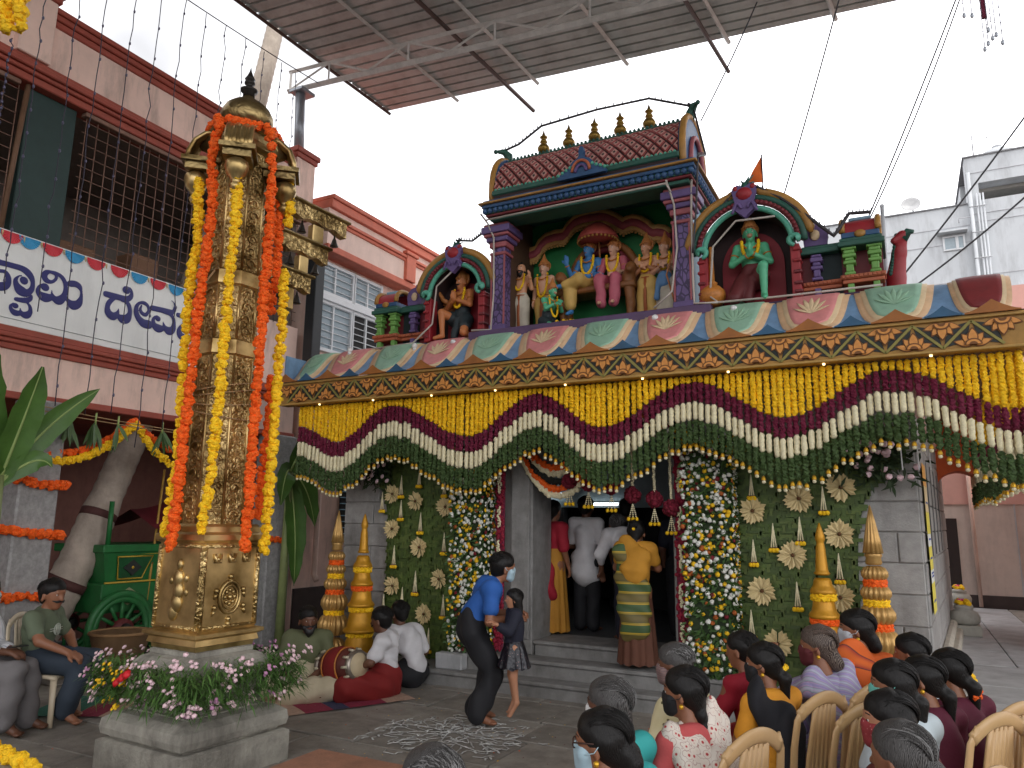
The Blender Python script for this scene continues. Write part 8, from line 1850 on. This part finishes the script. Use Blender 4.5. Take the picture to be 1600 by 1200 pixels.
chair('cream plastic chair under the man in the green t-shirt',(-7.02,4.35,0),RAD(-60),m_chw)
J=sit_chair(turn=RAD(10)); J.update(elR=V3(.24,.08,.72),wrR=V3(.06,.28,.66),wrL=V3(-.04,.26,.66),anR=V3(.13,.34,.1),toR=V3(.14,.47,.03))
person('man in white checked shirt and grey trousers at the left edge holding a phone',(-7.12,3.82,0),RAD(-58),J,SKD,'short',HG,[('shirt',shirt_prims(J,1.05,1.55),C_stripe,.012),('trousers',trouser_prims(J,1.05),C_gry,.012)],s=1.05,mask=M_blu,hands=True)
chair('cream plastic chair under the man in the white checked shirt',(-7.12,3.82,0),RAD(-58),m_chw)
ph=thing('mobile_phone','dark mobile phone in the hands of the man at the left edge','phone',(-6.84,3.98,.7)); a=MB(); a.cbox(-.035,.035,-.07,.07,0,.009,.003); a.build('case',m_rub,ph); a=MB(); a.box(-.031,.031,-.064,.064,.0092,.01); a.build('screen',mat('phone_glass',(.02,.02,.025),.1),ph)

# ---------------------------------------------------------------- musicians on the rug
J=sit_floor(turn=RAD(25)); person('bearded man in olive shirt sitting cross legged on the rug',(-5.72,6.33,.02),RAD(-150),J,SKD,'short',HB,[('shirt',shirt_prims(J,1.02,.7),C_olv,.014),('dhoti',trouser_prims(J,1.1,.05),C_crm,.012)],moust=True,beard=True,hands=True)
J=sit_floor(turn=RAD(-8)); J.update(wrL=V3(-.22,.34,.26),wrR=V3(.24,.3,.24),elR=V3(.3,.06,.34),elL=V3(-.3,.08,.36))
person('drum player in white shirt and red dhoti sitting on the rug',(-4.98,6.7,.02),RAD(112),J,SKD,'short',HB,[('shirt',shirt_prims(J,1.02,.75),C_wht,.014),('dhoti',trouser_prims(J,1.12,.055,1.0),C_dhr,.014)],moust=True,hands=True)
DR=thing('barrel_drum','barrel drum with red cloth band and pale skin heads in the player\'s lap','drum',(-5.27,6.34,.33),RAD(-20)); DR.rotation_euler=(0,RAD(-8),RAD(-8))
def dl(prof,n=24):
    a=MB(); vs=[];fs=[]
    for (r_,x) in prof:
        for k in range(n): t=2*pi*k/n; vs.append((x,r_*cos(t),r_*sin(t)))
    for i in range(len(prof)-1):
        for k in range(n): k2=(k+1)%n; fs.append((i*n+k,(i+1)*n+k,(i+1)*n+k2,i*n+k2))
    fs.append(tuple(range(n))); fs.append(tuple((len(prof)-1)*n+k for k in range(n))[::-1]); a.add(vs,fs,True); return a
dl([(.13,-.24),(.165,-.12),(.175,0),(.165,.12),(.13,.24)]).build('shell',mat('drum_wood',srgb(92,42,34),.5,var=.2),DR)
dl([(.172,-.1),(.186,-.07),(.19,.0),(.186,.07),(.172,.1)]).build('cloth_band',C_dhr,DR)
for x in (-.1,.1): a=MB(); a.tube([(x,.18*cos(2*pi*i/24),.18*sin(2*pi*i/24)) for i in range(24)],.008,6,closed=True); a.build('gold_cord',m_jew,DR)
for s_ in (-1,1):
    dl([(.135,s_*.2),(.15,s_*.215),(.15,s_*.25),(.12,s_*.262)]).build('hoop',mat('drum_hoop',srgb(150,140,128),.3,.7,var=.2),DR); dl([(.118,s_*.258),(.118,s_*.2665),(.02,s_*.268)]).build('skin',mat('drum_skin',srgb(196,178,144),.6,var=.12),DR)
    for i in range(10): t=2*pi*i/10; a=MB(); a.tube([(s_*.245,.15*cos(t),.15*sin(t)),(s_*.18,.162*cos(t),.162*sin(t))],.014,6); a.build('peg',mat('drum_peg',srgb(196,186,160),.5),DR)
J=sit_floor(turn=0,lean=.2); person('person in white shirt bending low behind the drum player',(-4.98,7.2,.02),RAD(75),J,SKD,'short',HB,[('shirt',shirt_prims(J,1.0,.8),C_wht,.014),('trousers',trouser_prims(J,1.0,.03),C_tro,.01)],face=False)

# ---------------------------------------------------------------- man lifting a child
fw_=RAD(-52)
J={n:Vector(v) for n,v in dict(pel=(0,-.1,.82),wai=(0,-.06,.96),che=(0,.05,1.12),nek=(0,.13,1.24),hed=(0,.2,1.36),shL=(-.18,.06,1.19),shR=(.18,.06,1.19),elL=(-.24,.1,.93),elR=(.24,.04,.91),wrL=(-.1,.34,.95),wrR=(.1,.3,.93),hiL=(-.1,-.09,.8),hiR=(.1,-.09,.8),knL=(-.11,.12,.45),knR=(.11,.09,.44),anL=(-.12,-.02,.09),anR=(.13,-.06,.09),toL=(-.13,.12,.03),toR=(.15,.09,.03)).items()}
J['f']=V3(0,.93,-.3);J['hf']=V3(-.15,1,-.1);J['hu']=V3(0,.1,1);J['curl']=.8
person('man in blue polo shirt and black trousers stooping to lift a child',(-3.6,6.3,.003),fw_,J,SKB,'short',HB,[('polo_shirt',shirt_prims(J,1.06,.62),C_blu,.011),('trousers',trouser_prims(J,1.1,.022),C_tro,.014)],s=1.04,mask=M_blu,hands=True,extra=lambda t,J,s,P:(blobobj('collar',[(Vector(J['nek'])+V3(-.05,-.02,.0),.03,Vector(J['nek'])+V3(.05,-.02,0),.03)],C_blu,t,.01,.01)))
J=standing(1.02); kk=1.02/1.62; J.update(wrL=V3(-.3,.3,1.2)*kk,elL=V3(-.26,.12,1.1)*kk,wrR=V3(.22,.1,.78)*kk,toL=V3(-.08,.06,-.06)*kk,toR=V3(.08,.05,-.05)*kk); 
for q in 'LR': J['an'+q]=Vector(J['an'+q])+V3(0,-.02,.02)
p=Vector(J['pel']); s_=.66
pw_=person('small girl in dark sequinned dress held up off the ground',(-3.24,6.27,.16),RAD(125),J,SKL,'long',HB,[('cardigan',shirt_prims(J,s_,1.6,.03),C_navy,.005),('dress_top',[(Vector(J['che']),.13*s_,Vector(J['pel']),.135*s_)],C_navy,.006)],s=s_,hands=True,vox=.011)
cone_skirt('dress_skirt',pw_,C_seq,.6,.36,.085,.16,folds=9,amp=.1,sy=.9,seed=5)

# ---------------------------------------------------------------- people at and inside the door
C_sar=pmat('cloth_silk_saree',[(0,srgb(60,84,48)),(.28,srgb(66,92,52)),(.34,srgb(196,160,50)),(.44,srgb(196,160,50)),(.5,srgb(60,88,50)),(.58,srgb(200,164,54)),(.66,srgb(90,84,44)),(1,srgb(110,96,50))],'WAVE',1.55,.6,bump=.05,wavedir='Z')
C_gold=cl('gold_saree',(190,134,40)); C_brn=cl('brown_border',(98,60,44))
J=standing(1.5); J['hf']=V3(.1,1,-.35); J['hed']=Vector(J['hed'])+V3(0,.05,-.03); J.update(wrL=V3(-.1,.3,1.0),wrR=V3(.1,.3,1.0),elL=V3(-.22,.1,1.0),elR=V3(.22,.1,1.0)); s_=.95
pw_=person('woman in gold and green striped silk saree standing on the top step',(-2.6,7.84,.335),RAD(12),J,SKB,'braid',HB,[('blouse',shirt_prims(J,s_,.6),C_gold,.006),('pallu',[(V3(-.12,-.06,1.2),.1,V3(-.1,-.1,.95),.13,((0,1,0),.45)),(V3(-.04,-.1,.95),.15,V3(-.02,-.13,.45),.165,((0,1,0),.42))],C_sar,.012),('pallu_shoulder',[(V3(-.1,-.02,1.28),.08,V3(.04,-.1,1.1),.11,((0,1,0),.6)),(V3(.04,-.1,1.1),.12,V3(.0,-.12,.98),.15,((0,1,0),.55))],C_gold,.008)],s=s_,extra=flower_in_hair(m_yel,5,(-.12,0,.04),.012),face=False,vox=.014)
cone_skirt('saree_skirt',pw_,C_brn,.86,.04,.14,.2,seed=3)
J=standing(1.62); J.update(wrL=V3(-.14,.26,1.0),wrR=V3(.14,.26,1.0)); shp=shirt_prims(J,1.0,.75,.022)+[(Vector(J['pel']),.19,Vector(J['pel'])+V3(0,0,-.14),.2,((0,1,0),.85))]
person('man in loose white shirt seen from behind inside the hall',(-3.62,8.95,.49),RAD(-5),J,SKD,'short',HB,[('shirt',shp,C_wht,.01),('trousers',trouser_prims(J,1,.02),C_tro,.006)],face=False,vox=.015)
J=standing(1.6); J.update(che=V3(0,.2,1.12),nek=V3(0,.3,1.22),hed=V3(0,.4,1.28),shL=V3(-.17,.22,1.17),shR=V3(.17,.22,1.17),elL=V3(-.25,.3,.95),elR=V3(.25,.3,.95),wrL=V3(-.2,.4,.75),wrR=V3(.2,.4,.75)); 
person('stooping person in white shirt beside the silk saree at the door',(-2.9,8.5,.49),RAD(40),J,SKD,'short',HG,[('shirt',shirt_prims(J,1.0,1.5,.02),C_wht,.01),('trousers',trouser_prims(J,1,.02),C_navy,.006)],face=False,vox=.015)
J=standing(1.56); s_=.97
pw_=person('woman in red blouse and gold saree half hidden behind the left door jamb',(-3.92,8.6,.49),RAD(-20),J,SKB,'lowbun',HB,[('blouse',shirt_prims(J,s_,.9),C_red,.006),('pallu',[(V3(-.1,-.1,1.1),.1,V3(.05,-.14,.5),.14,((0,1,0),.5))],C_red,.01)],s=s_,face=False,vox=.015)
cone_skirt('saree_skirt',pw_,cl('ochre_saree',(186,130,44)),1.0,.03,.14,.21,seed=4)
for i,(x,y,c,lab) in enumerate(((-3.2,9.3,C_blk,'dark clothed person deep inside the hall, between the white shirts'),(-2.45,9.1,C_navy,'dark clothed person inside the hall by the right jamb'))):
    J=standing(1.6); person(lab,(x,y,.49),RAD(10*i),J,SKD,'short',HB,[('shirt',shirt_prims(J,1,.8),c,.006),('trousers',trouser_prims(J),C_tro,.006)],face=False,hands=False,vox=.018)
# ---------------------------------------------------------------- paper notices on the side wall
PN=thing('paper_notices','torn yellow and white paper notices pasted on the side wall corner','poster',(.155,8.45,1.0),RAD(-3.9))
for i,(z0,z1,m) in enumerate(((.0,.28,mat('paper_yellow',srgb(222,206,84),.8,var=.1)),(.28,.4,mat('paper_white',srgb(220,220,214),.8,var=.06)),(.4,.62,MATS['paper_yellow']),(.62,.74,MATS['paper_white']),(.74,.95,MATS['paper_yellow']),(.95,1.2,mat('paper_cream',srgb(220,196,150),.8,var=.08)),(1.2,1.42,mat('paper_orange',srgb(222,160,80),.8,var=.08)))):
    a=MB(); a.cbox(0,.004+.001*(i%2),-.2+.02*(i%3),.3-.03*(i%2),z0,z1-.002,.001); o=a.build('sheet',m,PN); o.location=(.012,0,0)
a=MB()
for z in (.33,.36,.68,.1,.5,1.03): a.box(.017,.019,-.12,.2,z,z+.018)
a.build('print_lines',mat('print_blue',srgb(60,80,150),.8),PN)
